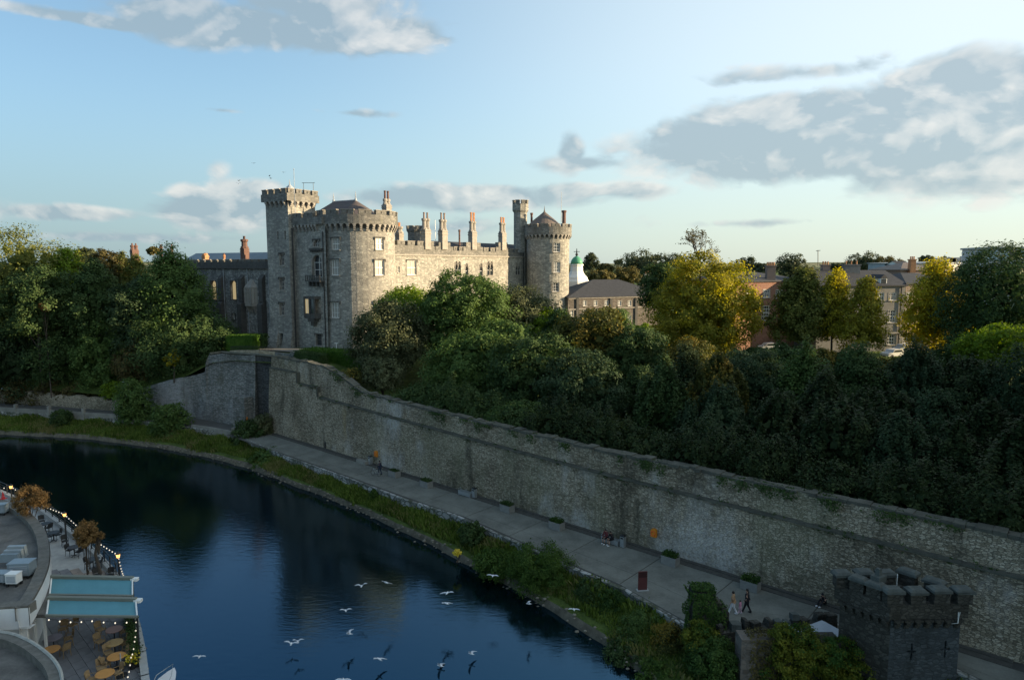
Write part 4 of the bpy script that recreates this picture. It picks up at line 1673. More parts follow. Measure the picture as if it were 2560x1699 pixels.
def hip(A, B, R, zr, ze, mat, seg=14):
    """roof with a ridge from A to B and rounded hips of radius R"""
    mb = MB()
    d = (B - A)
    a0 = math.atan2(d.y, d.x)
    rim = []
    for i in range(seg + 1):
        a = a0 + PI / 2 + PI * i / seg
        rim.append((A, A + Vector((R * math.cos(a), R * math.sin(a), 0))))
    for i in range(seg + 1):
        a = a0 - PI / 2 + PI * i / seg
        rim.append((B, B + Vector((R * math.cos(a), R * math.sin(a), 0))))
    n = len(rim)
    for i in range(n):
        (c0, p0), (c1, p1) = rim[i], rim[(i + 1) % n]
        if c0 is c1:
            mb.add([(p0.x, p0.y, ze), (p1.x, p1.y, ze), (c0.x, c0.y, zr)], [[0, 1, 2]])
        else:
            mb.quad((p0.x, p0.y, ze), (p1.x, p1.y, ze), (c1.x, c1.y, zr), (c0.x, c0.y, zr))
    o = mb.build('roof', M[mat], castle)
    q = MB()
    for c in (A, B):
        q.lathe((c.x, c.y, zr), [(.28, -.15), (.2, .25), (.07, .5), (.1, .8), (.02, 1.6)], 8)
    q.tube([(A.x, A.y, zr), (B.x, B.y, zr)], .12, 5)
    q.build('finial', M['lead'], o)
    return o


M['tower_slate'] = plain('dark_tower_slate', (0.085, 0.07, 0.068), 0.7, 0.3, 1.5)
hip(CPt(8.2, 8.6), CPt(2.6, 8.4), 5.0, py_(895, 500, T1c.y).z, 36.6, 'tower_slate')


def stack(px0, px1, ytop, ycap, ybase, Y, two=True, mat='castle_trim', potn=2, potmat='terracotta', ang=None, base=True):
    """a chimney stack seen between px0 and px1: pots down to ycap's shafts, block down to ybase"""
    c = py_((px0 + px1) / 2, ybase, Y)
    wpx = (px1 - px0) * m_per_px(Y)
    zt, zc = py_(px0, ytop, Y).z, py_(px0, ycap, Y).z
    zs = lerp(c.z, zc, .45) if base else c.z - 1.5
    ang = CANG if ang is None else ang
    mb = MB()
    if base:
        mb.box((c.x, c.y, (c.z + zs) / 2 - .8), (wpx * .82, 1.15, zs - c.z + 1.6), rot=ang)
        mb.box((c.x, c.y, zs + .15), (wpx * .95, 1.35, .3), rot=ang, taper=.8)
        mb.box((c.x, c.y, lerp(c.z, zs, .78)), (wpx * .92, 1.28, .2), rot=ang)
    ex = Vector((math.cos(ang), math.sin(ang), 0))
    offs = (-wpx * .24, wpx * .24) if two else (0,)
    zp = lerp(zc, zt, 0)
    for o_ in offs:
        shaft(mb, (c.x + ex.x * o_, c.y + ex.y * o_), (wpx * .2 if two else wpx * .4), zs + .25, zc)
    o = mb.build('chimney_stack', M[mat], castle)
    if zt - zc > .3:
        pp_ = []
        for o_ in offs:
            if potn == 1:
                pp_.append((c.x + ex.x * o_, c.y + ex.y * o_))
            else:
                for q_ in (-.16, .16):
                    pp_.append((c.x + ex.x * (o_ + q_), c.y + ex.y * (o_ + q_)))
        pots(o, pp_, zc, zt - zc, .2 if potn == 1 else .15, potmat)
    return o


stack(956, 978, 477, 497, 531, 124.5, potn=1, potmat='darkbrick')

# ---- curtain wall
NW = 12.0
FC = Flat(CPt(NW, 8), CPt(NW, 60))
zq = lambda px, py: FC.hit(px, py)[1]
sq = lambda px: FC.hit(px, 640)[0]
cw = MB()
holes, wl = [], []
for (x0, y0, x1, y1, k, nx, ny, gl) in [(1017, 651, 1041, 687, 'sash', 2, 2, 'blind'), (994, 666, 999, 681, 'sash', 2, 2, 'glass'),
                                        (1137, 655, 1152, 688, 'lancet', 2, 1, 'glass'), (1163, 660, 1170.5, 688, 'lancet', 1, 1, 'glass'),
                                        (1198.5, 660, 1206.5, 688, 'lancet', 1, 1, 'glass'), (1217.5, 655, 1232.5, 688, 'lancet', 2, 1, 'glass'),
                                        (1289, 658, 1301.5, 686.5, 'lancet', 2, 1, 'glass'), (1289, 716, 1301, 727, 'mull', 2, 1, 'glass')]:
    s0, s1 = FC.hit(x0, y0)[0], FC.hit(x1, y0)[0]
    zt, zb = FC.hit((x0 + x1) / 2, y0)[1], FC.hit((x0 + x1) / 2, y1)[1]
    holes.append((s0, s1, zb, zt))
    wl.append(((s0 + s1) / 2, (zb + zt) / 2, s1 - s0, zt - zb, k, nx, ny, gl))
zs_ = zq(1150, 640)
holed(cw, FC, 2, 54, 12.0, zs_, holes, .45)
cwo = cw.build('curtain_wall', M['castle'], castle)
for q in wl:
    window(FC, q[0], q[1], q[2], q[3], cwo, q[4], q[5], q[6], q[7], hood=q[2] > 1)
AX = (FC.dir, FC.n, Vector((0, 0, 1)))


def cbox(mb, s0, s1, z0, z1, o0, o1, mi=0):
    mb.box(FC.P((s0 + s1) / 2, (z0 + z1) / 2, (o0 + o1) / 2), (s1 - s0, o1 - o0, z1 - z0), ax=AX, mi=mi)


q = MB()
cbox(q, 5.6, 53, zs_ - .1, zs_ + .18, -.3, .22)
q.build('string_course', M['castle_trim'], cwo)
sA, sB, sC = sq(986), sq(1087), sq(1300)
zl, zm = zq(1040, 614), zq(1040, 604)
q = MB()
cbox(q, sA, sB, zs_ + .18, zl, -1.0, .06)
zl2, zm2 = zq(1180, 628), zq(1180, 619)
cbox(q, sB, sC + 2, zs_ + .18, zl2, -1.0, .04)
for (x0, x1) in ((1094, 1129), (1163, 1204), (1244, 1271)):
    a, b = sq(x0), sq(x1)
    zt = zq((x0 + x1) / 2, 606)
    cbox(q, a + .4, b - .4, zl2, zt, -.95, .02)
    cbox(q, a - .6, b + .6, zl2, lerp(zl2, zt, .5), -.9, 0)
cpar = q.build('parapet', M['castle_dark'], castle)
for i, (x0, x1) in enumerate(((992, 1085),)):
    merlons_line(cpar, FC.P(sq(x0) + .3, 0, -.45), FC.P(sq(x1), 0, -.45), zl + .01, 2.3, .8, .8, zm - zl)
for (x0, x1) in ((1132, 1160), (1207, 1241), (1273, 1298)):
    merlons_line(cpar, FC.P(sq(x0) + .5, 0, -.45), FC.P(sq(x1) - .5, 0, -.45), zl2 + .01, 1.6, .8, .8, zm2 - zl2)
for (x0, x1, yt, yc, yb) in ((1052, 1078, 531, 546, 603), (1095, 1120, 532, 549, 604), (1170, 1193, 531, 553, 606), (1245, 1267, 543, 557, 608)):
    s_ = FC.hit((x0 + x1) / 2, yb)[0]
    Yc = FC.P(s_, 0).y + .4
    stack(x0, x1, yt, yc, yb, Yc, potn=2 if x0 > 1150 else 1, potmat='terracotta' if x0 > 1150 else 'pinkrender')
# slate roof behind the parapet
q = MB()
for (s0, s1, zr) in ((sA, sB, zm + .15), (sB, 56, zq(1180, 603))):
    A_, B_ = FC.P(s0, 0, -1.2), FC.P(s1, 0, -1.2)
    A2, B2 = FC.P(s0, 0, -5.5), FC.P(s1, 0, -5.5)
    A3, B3 = FC.P(s0, 0, -10), FC.P(s1, 0, -10)
    for a, b, za, zb in ((A_, A2, zr - 2, zr), (A2, A3, zr, zr - 2)):
        pass
    up = lambda p, z: Vector((p.x, p.y, z))
    q.quad(up(A_, zr - 1.8), up(B_, zr - 1.8), up(B2, zr), up(A2, zr))
    q.quad(up(A2, zr), up(B2, zr), up(B3, zr - 1.8), up(A3, zr - 1.8))
    q.add([up(A_, zr - 1.8), up(A2, zr), up(A3, zr - 1.8)], [[0, 1, 2]])
    q.add([up(B_, zr - 1.8), up(B2, zr), up(B3, zr - 1.8)], [[0, 1, 2]])
    q.quad(up(A3, 12), up(B3, 12), up(B3, zr - 1.8), up(A3, zr - 1.8))
q.build('roof', M['slate'], castle)
# chimneys and turret standing further back
stack(989, 1008, 556, 566, 602, 140, two=False, potn=2)
stack(1146, 1151.5, 573, 574, 606, 152, two=False, base=False, mat='darkbrick')
c_ = py_(1039, 600, 152)
q = MB()
z0, z1, z2 = py_(1039, 612, 152).z, py_(1039, 582, 152).z, py_(1039, 566, 152).z
q.lathe((c_.x, c_.y, 0), [(1.7, z0), (1.7, z1), (2.0, z1 + .5), (2.0, z2 - .6)], 8)
tu = q.build('stair_turret', M['castle_dark'], castle)
for i in range(8):
    a = 2 * PI * (i + .5) / 8
    put('merlon', merlon_mesh(.9, .4, .6, False), tu, (c_.x + 1.75 * math.cos(a), c_.y + 1.75 * math.sin(a), z2 - .6), a + PI / 2)
q = MB()
p_ = py_(1089, 606, 150)
q.tube([p_, py_(1088, 550, 150)], .05, 4)
p_ = py_(1034, 565, 152)
q.build('flagpole', M['whitepaint'], castle)

# ---- second round tower
T2c, T2R = py_(1370, 600, 167.0), 5.15
F2 = Round((T2c.x, T2c.y), T2R)
k2 = 161.5
zc_b, zc_t, zr_t, zm_t = py_(1370, 596, k2).z, py_(1370, 586, k2).z, py_(1370, 566.5, k2).z, py_(1370, 559.5, k2).z
t2_ = MB()
holes, wl = [], []
for (px, py, w_, h_, gl) in [(1392, 618.5, 1.75, 2.1, 'glass'), (1392, 667.5, 1.9, 2.5, 'blind'), (1389.5, 717.5, 1.7, 2.1, 'glass'), (1389, 778, 1.6, 1.9, 'glass')]:
    a, b = F2.hit(px, py)
    holes.append((a - w_ / 2, a + w_ / 2, b - h_ / 2, b + h_ / 2))
    wl.append((a, b, w_, h_, gl))
holed(t2_, F2, -2 * PI * T2R, 0, 12, zc_t + .1, holes, .45)
rt2 = t2_.build('round_tower', M['castle'], castle)
for q_ in wl:
    window(F2, q_[0], q_[1], q_[2], q_[3], rt2, 'sash', 4, 3, q_[4], hood=False)
r1 = MB()
ring(r1, (T2c.x, T2c.y), T2R - .6, T2R + .55, zc_t, zr_t, 40)
r1.build('parapet', M['castle_dark'], castle)
par2 = castle.children[-1]
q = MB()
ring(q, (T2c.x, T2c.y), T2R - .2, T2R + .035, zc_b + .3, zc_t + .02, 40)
q.build('corbel_gap_shade', M['castle_soot_shade'], par2)  # dark ring, painted shade behind this tower's corbels
me = corbel_mesh(.4, .55, zc_t - zc_b - .12)
for i in range(32):
    a = 2 * PI * i / 32
    put('corbel', me, par2, (T2c.x + T2R * math.cos(a), T2c.y + T2R * math.sin(a), zc_t - .13), a + PI / 2)
me = merlon_mesh(1.9, .55, zm_t - zr_t, True)
for i in range(13):
    a = 2 * PI * i / 13 + .15
    put('merlon', me, par2, (T2c.x + (T2R + .2) * math.cos(a), T2c.y + (T2R + .2) * math.sin(a), zr_t + .01), a + PI / 2)
q = MB()
zap = py_(1358, 530, 167).z
q.lathe((T2c.x - .9, T2c.y, 0), [(4.3, zr_t - 1.2), (3.9, zm_t + .1), (2.6, lerp(zm_t, zap, .4)), (1.2, lerp(zm_t, zap, .75)), (.25, zap), (.1, zap + .5), (.02, zap + 1.5)], 24)
q.build('roof', M['slate_warm'], castle)
q = MB()
c_ = py_(1301, 560, 169)
z0, z1, z2, z3 = 22, py_(1301, 528, 169).z, py_(1301, 510, 169).z, py_(1301, 502, 169).z
q.lathe((c_.x, c_.y, 0), [(1.62, z0), (1.62, z1 - .4), (1.95, z1 + .1), (1.95, z2)], 4 * 2)
tu = q.build('stair_turret', M['castle'], castle)
for i in range(8):
    if i % 1 == 0:
        a = 2 * PI * (i + .5) / 8
        put('merlon', merlon_mesh(.95, .4, z3 - z2, False), tu, (c_.x + 1.7 * math.cos(a), c_.y + 1.7 * math.sin(a), z2), a + PI / 2)
stack(1325.5, 1332.5, 531, 532, 556, 168, two=False, base=False, mat='darkbrick')
stack(1404, 1416, 525, 526, 556, 165, two=False, base=False, mat='darkbrick')
q = MB()
q.tube([py_(1403.5, 556, 166), py_(1403.5, 480, 166)], [.09, .05], 5)
q.build('flagpole', M['whitepaint'], castle)
q = MB()
q.tube([FC.P(51.8, 13, .15), FC.P(51.8, 31, .15)], .1, 6)
q.build('drainpipe', M['iron'], castle)

# ---- gallery wing going away to the left
FG = Flat(CPt(-44, 3.0), CPt(-S - .05, 3.0))
gs = lambda px, py: FG.hit(px, py)
gw = MB()
holes, wl = [], []
for (x0, y0, x1, y1, k, nx, ny, gl) in [(526, 701, 542, 749, 'arch', 1, 1, 'litglass'), (575.5, 701, 591.5, 749, 'arch', 1, 1, 'litglass'),
                                        (530, 780, 541, 795, 'sash', 2, 3, 'glass'), (580, 782, 588, 799, 'sash', 2, 3, 'glass')]:
    (s0, zt), (s1, zb) = gs(x0, y0), gs(x1, y1)
    holes.append((s0, s1, zb, zt))
    wl.append(((s0 + s1) / 2, (zb + zt) / 2, s1 - s0, zt - zb, k, nx, ny, gl))
zst = gs(600, 671)[1]
holed(gw, FG, 0, FG.len, 12, zst, holes, .6)
gwo = gw.build('gallery_wing', M['wing'], castle)
for q_ in wl:
    window(FG, q_[0], q_[1], q_[2], q_[3], gwo, q_[4], q_[5], q_[6], q_[7], trim='castle_soot_shade', hood=False, frame='castle_soot_shade' if q_[4] == 'arch' else 'whitepaint', depth=.5)
q = MB()
GX = (FG.dir, FG.n, Vector((0, 0, 1)))
zpt, zpb = gs(600, 648)[1], gs(600, 654)[1]
q.box(FG.P(FG.len / 2, zst + .1, .1), (FG.len, .7, .3), ax=GX)
q.box(FG.P(FG.len / 2, (zst + .25 + zpb) / 2, -.3), (FG.len, .7, zpb - zst - .25), ax=GX)
gp = q.build('parapet', M['castle_soot_shade'], castle)
merlons_line(gp, FG.P(.2, 0, -.3), FG.P(FG.len - .2, 0, -.3), zpb, 1.5, .7, .6, zpt - zpb - .1)
for px in (506, 556, 607, 658):
    q = MB()
    s_, zt = gs(px, 690)
    for (z0, z1, w_, o_) in ((12, zt - 5, 1.35, 1.2), (zt - 5, zt, 1.15, .8)):
        q.add([FG.P(s_ - w_ / 2, z0, o_), FG.P(s_ + w_ / 2, z0, o_), FG.P(s_ + w_ / 2, z1 - .5, o_), FG.P(s_ - w_ / 2, z1 - .5, o_),
               FG.P(s_ - w_ / 2, z0, 0), FG.P(s_ + w_ / 2, z0, 0), FG.P(s_ + w_ / 2, z1 + .3, 0), FG.P(s_ - w_ / 2, z1 + .3, 0)],
              [[0, 1, 2, 3], [3, 2, 6, 7], [0, 3, 7, 4], [1, 5, 6, 2]])
    q.build('buttress', M['castle_soot_shade'], gwo)
q = MB()
for px in (553, 612, 665):
    s_, zt = gs(px, 668)
    q.tube([FG.P(s_ + .9, 13, .2), FG.P(s_ + .9, zt, .2)], .08, 5)
q.build('drainpipe', M['lead'], gwo)
# oriel of the gallery
s_, z0 = gs(632, 757)
z1 = gs(632, 719)[1]
q = MB()
fr = [(-1.55, 0), (-1.05, 1.05), (1.05, 1.05), (1.55, 0)]
P2 = lambda x, y: tuple(FG.P(s_ + x, 0, y))[:2]
q.prism([P2(x, y) for x, y in fr], z0 - .6, z0)
q.prism([P2(x, y) for x, y in fr], z1 - .2, z1 + .15)
for (x, y) in fr + [(-.35, 1.05), (.35, 1.05), (-1.3, .5), (1.3, .5)]:
    q.box(FG.P(s_ + x, (z0 + z1) / 2, y), (.16, .16, z1 - z0), ax=GX)
q.box(FG.P(s_, lerp(z0, z1, .66), 1.05), (2.2, .12, .12), ax=GX)
a_ = [FG.P(s_ + x, z1 + .15, y) for x, y in fr]
b_ = [FG.P(s_ - .4, z1 + 1.7, .05), FG.P(s_ + .4, z1 + 1.7, .05)]
q.add(a_ + b_, [[0, 1, 4], [1, 2, 5, 4], [2, 3, 5]])
for x in (-1, 0, 1):
    q.add([FG.P(s_ + x - .1, z0 - .6, .9), FG.P(s_ + x + .1, z0 - .6, .9), FG.P(s_ + x + .1, z0 - 2.2, .05), FG.P(s_ + x - .1, z0 - 2.2, .05), FG.P(s_ + x - .1, z0 - .6, .05), FG.P(s_ + x + .1, z0 - .6, .05)],
          [[0, 1, 2, 3], [0, 3, 4], [1, 5, 2]])
oo = q.build('oriel', M['castle_trim'], gwo)
q = MB()
for a, b in zip(fr[:-1], fr[1:]):
    q.quad(FG.P(s_ + a[0], z0, a[1] - .04), FG.P(s_ + b[0], z0, b[1] - .04), FG.P(s_ + b[0], z1 - .2, b[1] - .04), FG.P(s_ + a[0], z1 - .2, a[1] - .04))
q.build('oriel_pane', M['blind'], gwo)
# roof of the wing
q = MB()
zr = 30.6
for (o0, z0_, o1, z1_) in ((-1.1, zst + .6, -6.5, zr), (-6.5, zr, -12, zst + .6)):
    q.quad(FG.P(0, z0_, o0), FG.P(FG.len, z0_, o0), FG.P(FG.len, z1_, o1), FG.P(0, z1_, o1))
q.quad(FG.P(0, 12, -12), FG.P(FG.len, 12, -12), FG.P(FG.len, zst + .6, -12), FG.P(0, zst + .6, -12))
q.add([FG.P(0, zst + .6, -1.1), FG.P(0, zr, -6.5), FG.P(0, zst + .6, -12)], [[0, 1, 2]])
q.quad(FG.P(0, 12, 0), FG.P(0, 12, -12), FG.P(0, zst + .6, -12), FG.P(0, zst + .6, 0))
M['leadroof'] = plain('blue_grey_roof', (0.14, 0.17, 0.19), 0.5, 0.15, 0.5)
q.build('roof', M['leadroof'], castle)
stack(603, 622, 590, 598, 645, FG.P(gs(612, 640)[0], 0).y + 1.5, two=False, potn=2, mat='darkbrick', potmat='darkbrick', ang=math.atan2(FG.dir.y, FG.dir.x))
for (a, b, yt, yc, yb, Yd) in ((327, 346, 608, 613, 640, 168), (399, 408, 611, 616, 640, 160), (426, 435, 611, 616, 640, 158), (507, 520, 632, 636, 646, 146), (557, 564, 633, 637, 646, 141)):
    stack(a, b, yt, yc, yb, Yd, two=(b - a) > 15, potn=1, mat='darkbrick' if yt < 620 else 'terracotta', potmat='darkbrick', base=(b - a) > 12)
# ---------------------------------------------------------------- trees
TG_L = 'trees on the slope left of the castle'
TG_C = 'trees between the castle and the river wall'
TG_Y = 'dark yews along the top of the river wall'
TG_F = 'distant trees on the skyline'
TG_S = 'shrubs along the river bank'
T = tree
# left of the castle
T('huge rounded olive green tree with sunlit top at the far left edge', L['olive_warm'], 55, 745, 160, 146, 134, n=26000, lobes=60, group=TG_L)
T('bright green tree with sunlit right side next to the huge olive tree on the left', L['bright'], 165, 715, 50, 85, 133, n=9000, shape='egg', group=TG_L)
T('dark narrow crowned tree in front of the huge olive tree', L['dark'], 95, 770, 75, 95, 124, n=12000, group=TG_L)
T('dark green tree with a faintly brown top in the gap left of the chimneys', L['dark'], 240, 758, 62, 100, 126, n=12000, shape='egg', group=TG_L)
T('purplish brown topped tree left of the twin chimneys in the trees', L['brown'], 265, 690, 40, 60, 136, n=6000, group=TG_L)
T('pale russet tree crown just left of the twin brick chimneys', L['turning'], 308, 700, 38, 62, 138, n=6000, group=TG_L)
T('tall yellow green tree growing up over the twin brick chimneys', L['olive_warm'], 345, 722, 30, 76, 134, n=6000, shape='egg', group=TG_L)
T('big dense green tree standing directly left of the gallery wing', L['mid'], 430, 752, 82, 118, 127, n=18000, lobes=50, shape='egg', group=TG_L)
T('dark tree in the shadowed hollow left of the big dense green tree', L['bluedark'], 345, 810, 55, 110, 124, n=9000, group=TG_L)
T('spreading dark bush above the stepped end of the stone bastion', L['dark'], 470, 875, 112, 84, 121.5, n=17000, lobes=44, group=TG_L)
T('dark mass of foliage at the foot of the slope, lower left edge', L['bluedark'], 35, 905, 110, 92, 129, n=14000, group=TG_L)
T('dark green layered tree above the pale riverside parapet', L['dark'], 170, 890, 85, 100, 127, n=12000, group=TG_L)
T('dull green tree above the far path between bastion bush and layered tree', L['mid'], 265, 905, 66, 90, 124, n=10000, group=TG_L)
T('rust brown shrub half hidden under the spreading bush', L['brown'], 345, 915, 48, 60, 121.5, n=7000, group=TG_L, category='shrub', name='shrub')
T('small yellow leaved shrub patch on the front of the spreading bush', L['gold'], 432, 898, 16, 24, 114.5, n=700, leaf=.3, group=TG_L, category='shrub', name='shrub', lobes=8)
T('glowing orange leaved shoot in a sunlit gap of the left trees', L['orange'], 112, 768, 14, 16, 121, n=500, leaf=.4, lobes=7, group=TG_L, category='shrub', name='shrub')
T('low dark undergrowth above the left path wall', L['brown'], 150, 985, 160, 22, 125, n=7000, lobes=30, group=TG_L, category='shrub', name='shrub', depth=.15, core=.8)
T('bright green bramble beside the tall bush at the left end of the bastion', L['bright'], 285, 978, 26, 24, 119, n=2500, leaf=.3, group=TG_L, category='shrub', name='shrub')
T('far left dark tree whose crown leaves the frame', L['dark'], -80, 800, 110, 150, 128, n=9000, group=TG_L)

# between castle and river wall
T('sunlit bright green tree against the base of the castle curtain wall', L['bright'], 1030, 785, 84, 54, 113, n=13000, group=TG_C, tight=.3)
T('grey green loose tree below the big round tower', L['olive_grey'], 975, 855, 86, 90, 103, n=19000, leaf=.36, group=TG_C, tight=.3)
T('big clumpy dark green domed tree in front of the curtain wall', L['mid'], 1165, 800, 104, 108, 106, n=26000, leaf=.38, lobes=60, lob=(.2, .3), group=TG_C)
T('olive brown tinted tree reaching up to the second round tower', L['olive_grey'], 1290, 815, 96, 90, 112, n=18000, leaf=.38, group=TG_C, tight=.3)
T('bright lime green tree top peeping out below the second round tower', L['bright'], 1370, 830, 46, 46, 108, n=5000, group=TG_C)
T('broad dark green tree below the domed tree behind the river wall', L['mid'], 1185, 925, 112, 88, 94, n=20000, leaf=.36, group=TG_C)
T('dark tree with yellowish top in front of the brown stone stables', L['turning'], 1478, 868, 96, 88, 100, n=17000, group=TG_C)
T('deep green tree behind the river wall in the middle', L['dark'], 1330, 945, 100, 98, 88, n=16000, leaf=.36, group=TG_C)
T('deep shaded tree right of the middle behind the river wall', L['bluedark'], 1450, 985, 95, 100, 82, n=14000, leaf=.34, group=TG_C)
T('small bright green tree top left of the great autumn tree', L['bright'], 1603, 832, 22, 20, 104, n=1500, leaf=.34, lobes=12, group=TG_C)
T('dark green tree under the small bright top, left of the great autumn tree', L['dark'], 1590, 915, 72, 92, 96, n=12000, leaf=.36, group=TG_C)
T('greyish shrub at the left corner of the grove by the wall ramp', L['olive_grey'], 955, 945, 46, 42, 94, n=5000, leaf=.3, group=TG_C, category='shrub', name='shrub')
T('dry brownish shrub at the top of the wall ramp below the hedge', L['turning'], 876, 945, 28, 22, 93.5, n=2500, leaf=.24, group=TG_C, category='shrub', name='shrub')
T('low green thicket along the wall top in the centre', L['dark'], 1110, 1000, 105, 26, 86, n=9000, leaf=.3, group=TG_C, category='shrub', name='shrub', depth=.35)
T('green thicket spilling over the wall top below the middle trees', L['mid'], 1300, 1040, 80, 26, 77, n=7000, leaf=.3, group=TG_C, category='shrub', name='shrub', depth=.35)

T('tall dark egg shaped tree left of the great autumn tree in front of the stables', L['dark'], 1398, 862, 56, 72, 105, n=9000, shape='egg', group=TG_C)
T('pointed mid green tree against the left foot of the great autumn tree', L['mid'], 1548, 868, 52, 84, 101, n=10000, shape='cone', group=TG_C, leaf=.36)
T('full green tree in front of the olive tinted tree below the curtain wall', L['mid'], 1262, 890, 70, 78, 97, n=11000, group=TG_C, leaf=.36)
# autumn trees on the right
gt = T('great autumn tree with yellow leaves and bare twigs at its top', L['yellow'], 1756, 785, 124, 142, 112, n=40000, leaf=.4, lobes=90, lob=(.17, .28), tight=.26, exact=True, core=.6, group=TG_C, low=-.9)
T('dark green tree behind the left side of the great autumn tree', L['dark'], 1655, 725, 48, 68, 122, n=7000, group=TG_C)
T('rusty brown lower tree drooping in front of the dark yews', L['turning'], 1722, 945, 62, 92, 92, n=11000, leaf=.34, tight=.38, core=.45, lobes=40, group=TG_C)
T('dark olive tree in front of the red brick house', L['olive_warm'], 2003, 780, 64, 116, 108, exact=True, n=17000, shape='egg', group=TG_C, lobes=50)
T('first golden pointed tree right of the dark olive tree', L['gold'], 2085, 785, 44, 108, 106, exact=True, n=11000, leaf=.36, shape='cone', tight=.26, core=.5, group=TG_C, lobes=46)
T('second smaller golden pointed tree in front of the grey house', L['yellow'], 2160, 805, 50, 108, 102, exact=True, n=12000, leaf=.36, shape='cone', tight=.26, core=.5, group=TG_C, lobes=46)
T('large golden yellow oval tree right of the grey house', L['gold'], 2336, 780, 66, 134, 106, exact=True, n=19000, leaf=.38, shape='egg', tight=.27, core=.55, group=TG_C, lobes=56, low=-.85)
T('large dark green tree at the right edge below the glass building', L['dark'], 2500, 775, 118, 145, 98, n=24000, leaf=.38, lobes=56, group=TG_C)
T('bright green rounded bush catching sun at the right edge', L['bright'], 2495, 880, 80, 58, 84, n=12000, leaf=.32, group=TG_C, category='shrub', name='shrub')
# yews behind the wall
yews = [(1720, 985, 78, 72, 84, 'yew below the rusty drooping tree'), (1660, 1030, 80, 66, 78, 'left front yew of the dark row, lowest over the wall'),
        (1870, 975, 88, 88, 82, 'tall yew below the dark olive tree'), (1800, 1065, 86, 72, 72, 'front yew in the second bay of the dark row'),
        (2010, 985, 88, 90, 78, 'wide yew below the first golden tree'), (1945, 1100, 92, 82, 67, 'front yew leaning over the wall below the wide yew'),
        (2140, 980, 84, 86, 76, 'yew with pale tips below the second golden tree'), (2100, 1130, 92, 84, 62, 'front yew near the middle of the dark right grove'),
        (2280, 985, 88, 88, 74, 'yew below the large golden oval tree'), (2245, 1150, 98, 92, 58.5, 'front yew second from the right edge above the wall'),
        (2420, 1010, 96, 92, 72, 'yew below the large dark green tree'), (2390, 1180, 100, 102, 56, 'front yew at the right with drooping sprays'),
        (2560, 1040, 100, 112, 68, 'yew cut by the right edge of the photo'), (2540, 1210, 100, 112, 53, 'lowest front yew in the bottom right of the grove'),
        (1600, 985, 60, 60, 88, 'yew at the left end of the dark row'), (1790, 990, 60, 62, 77, 'half hidden middle yew behind the second bay'), (2060, 1050, 78, 70, 71, 'half hidden middle yew below the first golden tree'),
        (2200, 1070, 78, 72, 66, 'half hidden middle yew below the town houses'), (2330, 1085, 80, 76, 64, 'half hidden middle yew below the oval tree'), (2470, 1110, 80, 80, 62, 'half hidden middle yew near the right edge')]
YM = ['yew', 'dark', 'bluedark', 'yew', 'mid', 'yew', 'dark', 'yew', 'bluedark', 'yew', 'mid', 'yew', 'dark', 'yew', 'dark', 'turning', 'yew', 'bluedark', 'yew', 'bluedark']
for i, (px, py, rx, ry, Y, lb) in enumerate(yews):
    back = Y > 73
    v = (1.05, 1.3, .95, 1.25, .85, 1.38)[i % 6]
    T('near black green ' + lb, L[YM[i] if back else ('yew' if i % 3 else 'bluedark')], px, py - (10 * (v - 1) * 4 if back else 0), rx * (1.2 if i % 2 else 1.02), ry * 1.1 * (v if back else 1.05), Y, n=17000, leaf=(.28, .36, .3)[i % 3],
      lobes=(50, 70, 26, 80)[i % 4], lob=((.24, .38), (.15, .28), (.3, .44), (.12, .24))[i % 4], group=TG_Y, shape=('egg', 'cone', 'round', 'egg', 'cone')[i % 5], core=.84, tight=(.26, .36, .22)[i % 3], low=-.8, spire=i % 4 != 2)
# unseen trees added beyond the right edge, tall enough to shade the foreground
OFFL = ['nearest the wall', 'behind the first', 'level with the turret', 'by the wall further right', 'behind the yews', 'tallest', 'farthest right', 'closest to the viewpoint', 'farthest back']
for i, (x, y, h, r) in enumerate([(54, 52, 34, 9), (56, 38, 35, 9), (58, 22, 34, 9), (50, 12, 28, 8), (70, 62, 34, 10), (74, 46, 36, 11), (76, 30, 36, 11), (62, 2, 32, 10), (88, 72, 34, 10)]):
    SEED[0] += 1
    g = 9.5
    o = thing('tree', 'added shading tree outside the right edge of the view, ' + OFFL[i], 'tree', (x, y, g), 'added shading trees beyond the right edge')
    me = crown_mesh((x, y, lerp(g, h, .55)), (r, r, (h - g) * .5), L['dark'], SEED[0], 4500, .8, core=.8)
    link('crown', me, o)
    mb = MB()
    mb.tube([(x, y, g - 1), (x, y, g + 8)], [.6, .35], 7)
    mb.build('trunk', M['bark'], o, True)

# bare twigs over the great autumn tree
tw_ = MB()
rng = np.random.default_rng(77)
b0 = py_(1752, 700, 112)


def twig(p, d, l, r, lev):
    e = p + d * l
    tw_.tube([p, e], [r, r * .55], 4)
    if lev <= 0:
        TW.append(e)
        return
    for k in range(3 if lev > 1 else 3):
        nd_ = (d + Vector(rng.normal(size=3) * .5) + Vector((0, 0, .12))).normalized()
        twig(p.lerp(e, rng.uniform(.55, 1)), nd_, l * rng.uniform(.6, .8), r * .55, lev - 1)


TW = []
twig(b0, Vector((-.12, 0, 1)), 4.6, .2, 0)
for k in range(6):
    twig(py_(1748 - k * 2, 655 - k * 5, 112), Vector((rng.uniform(-.7, .8), rng.uniform(-.3, .3), 1)).normalized(), 1.9, .09, 3)
tw_.build('twigs', M['bark'], gt)
P = np.array([np.array(e) + rng.normal(size=3) * .15 for e in TW for _ in range(5)])
link('twig_leaves', quads_mesh('twig_leaves', leaf_quads(P, unit(rng.normal(size=(len(P), 3))), np.full(len(P), .26), rng), L['brown']), gt, kind='stuff')

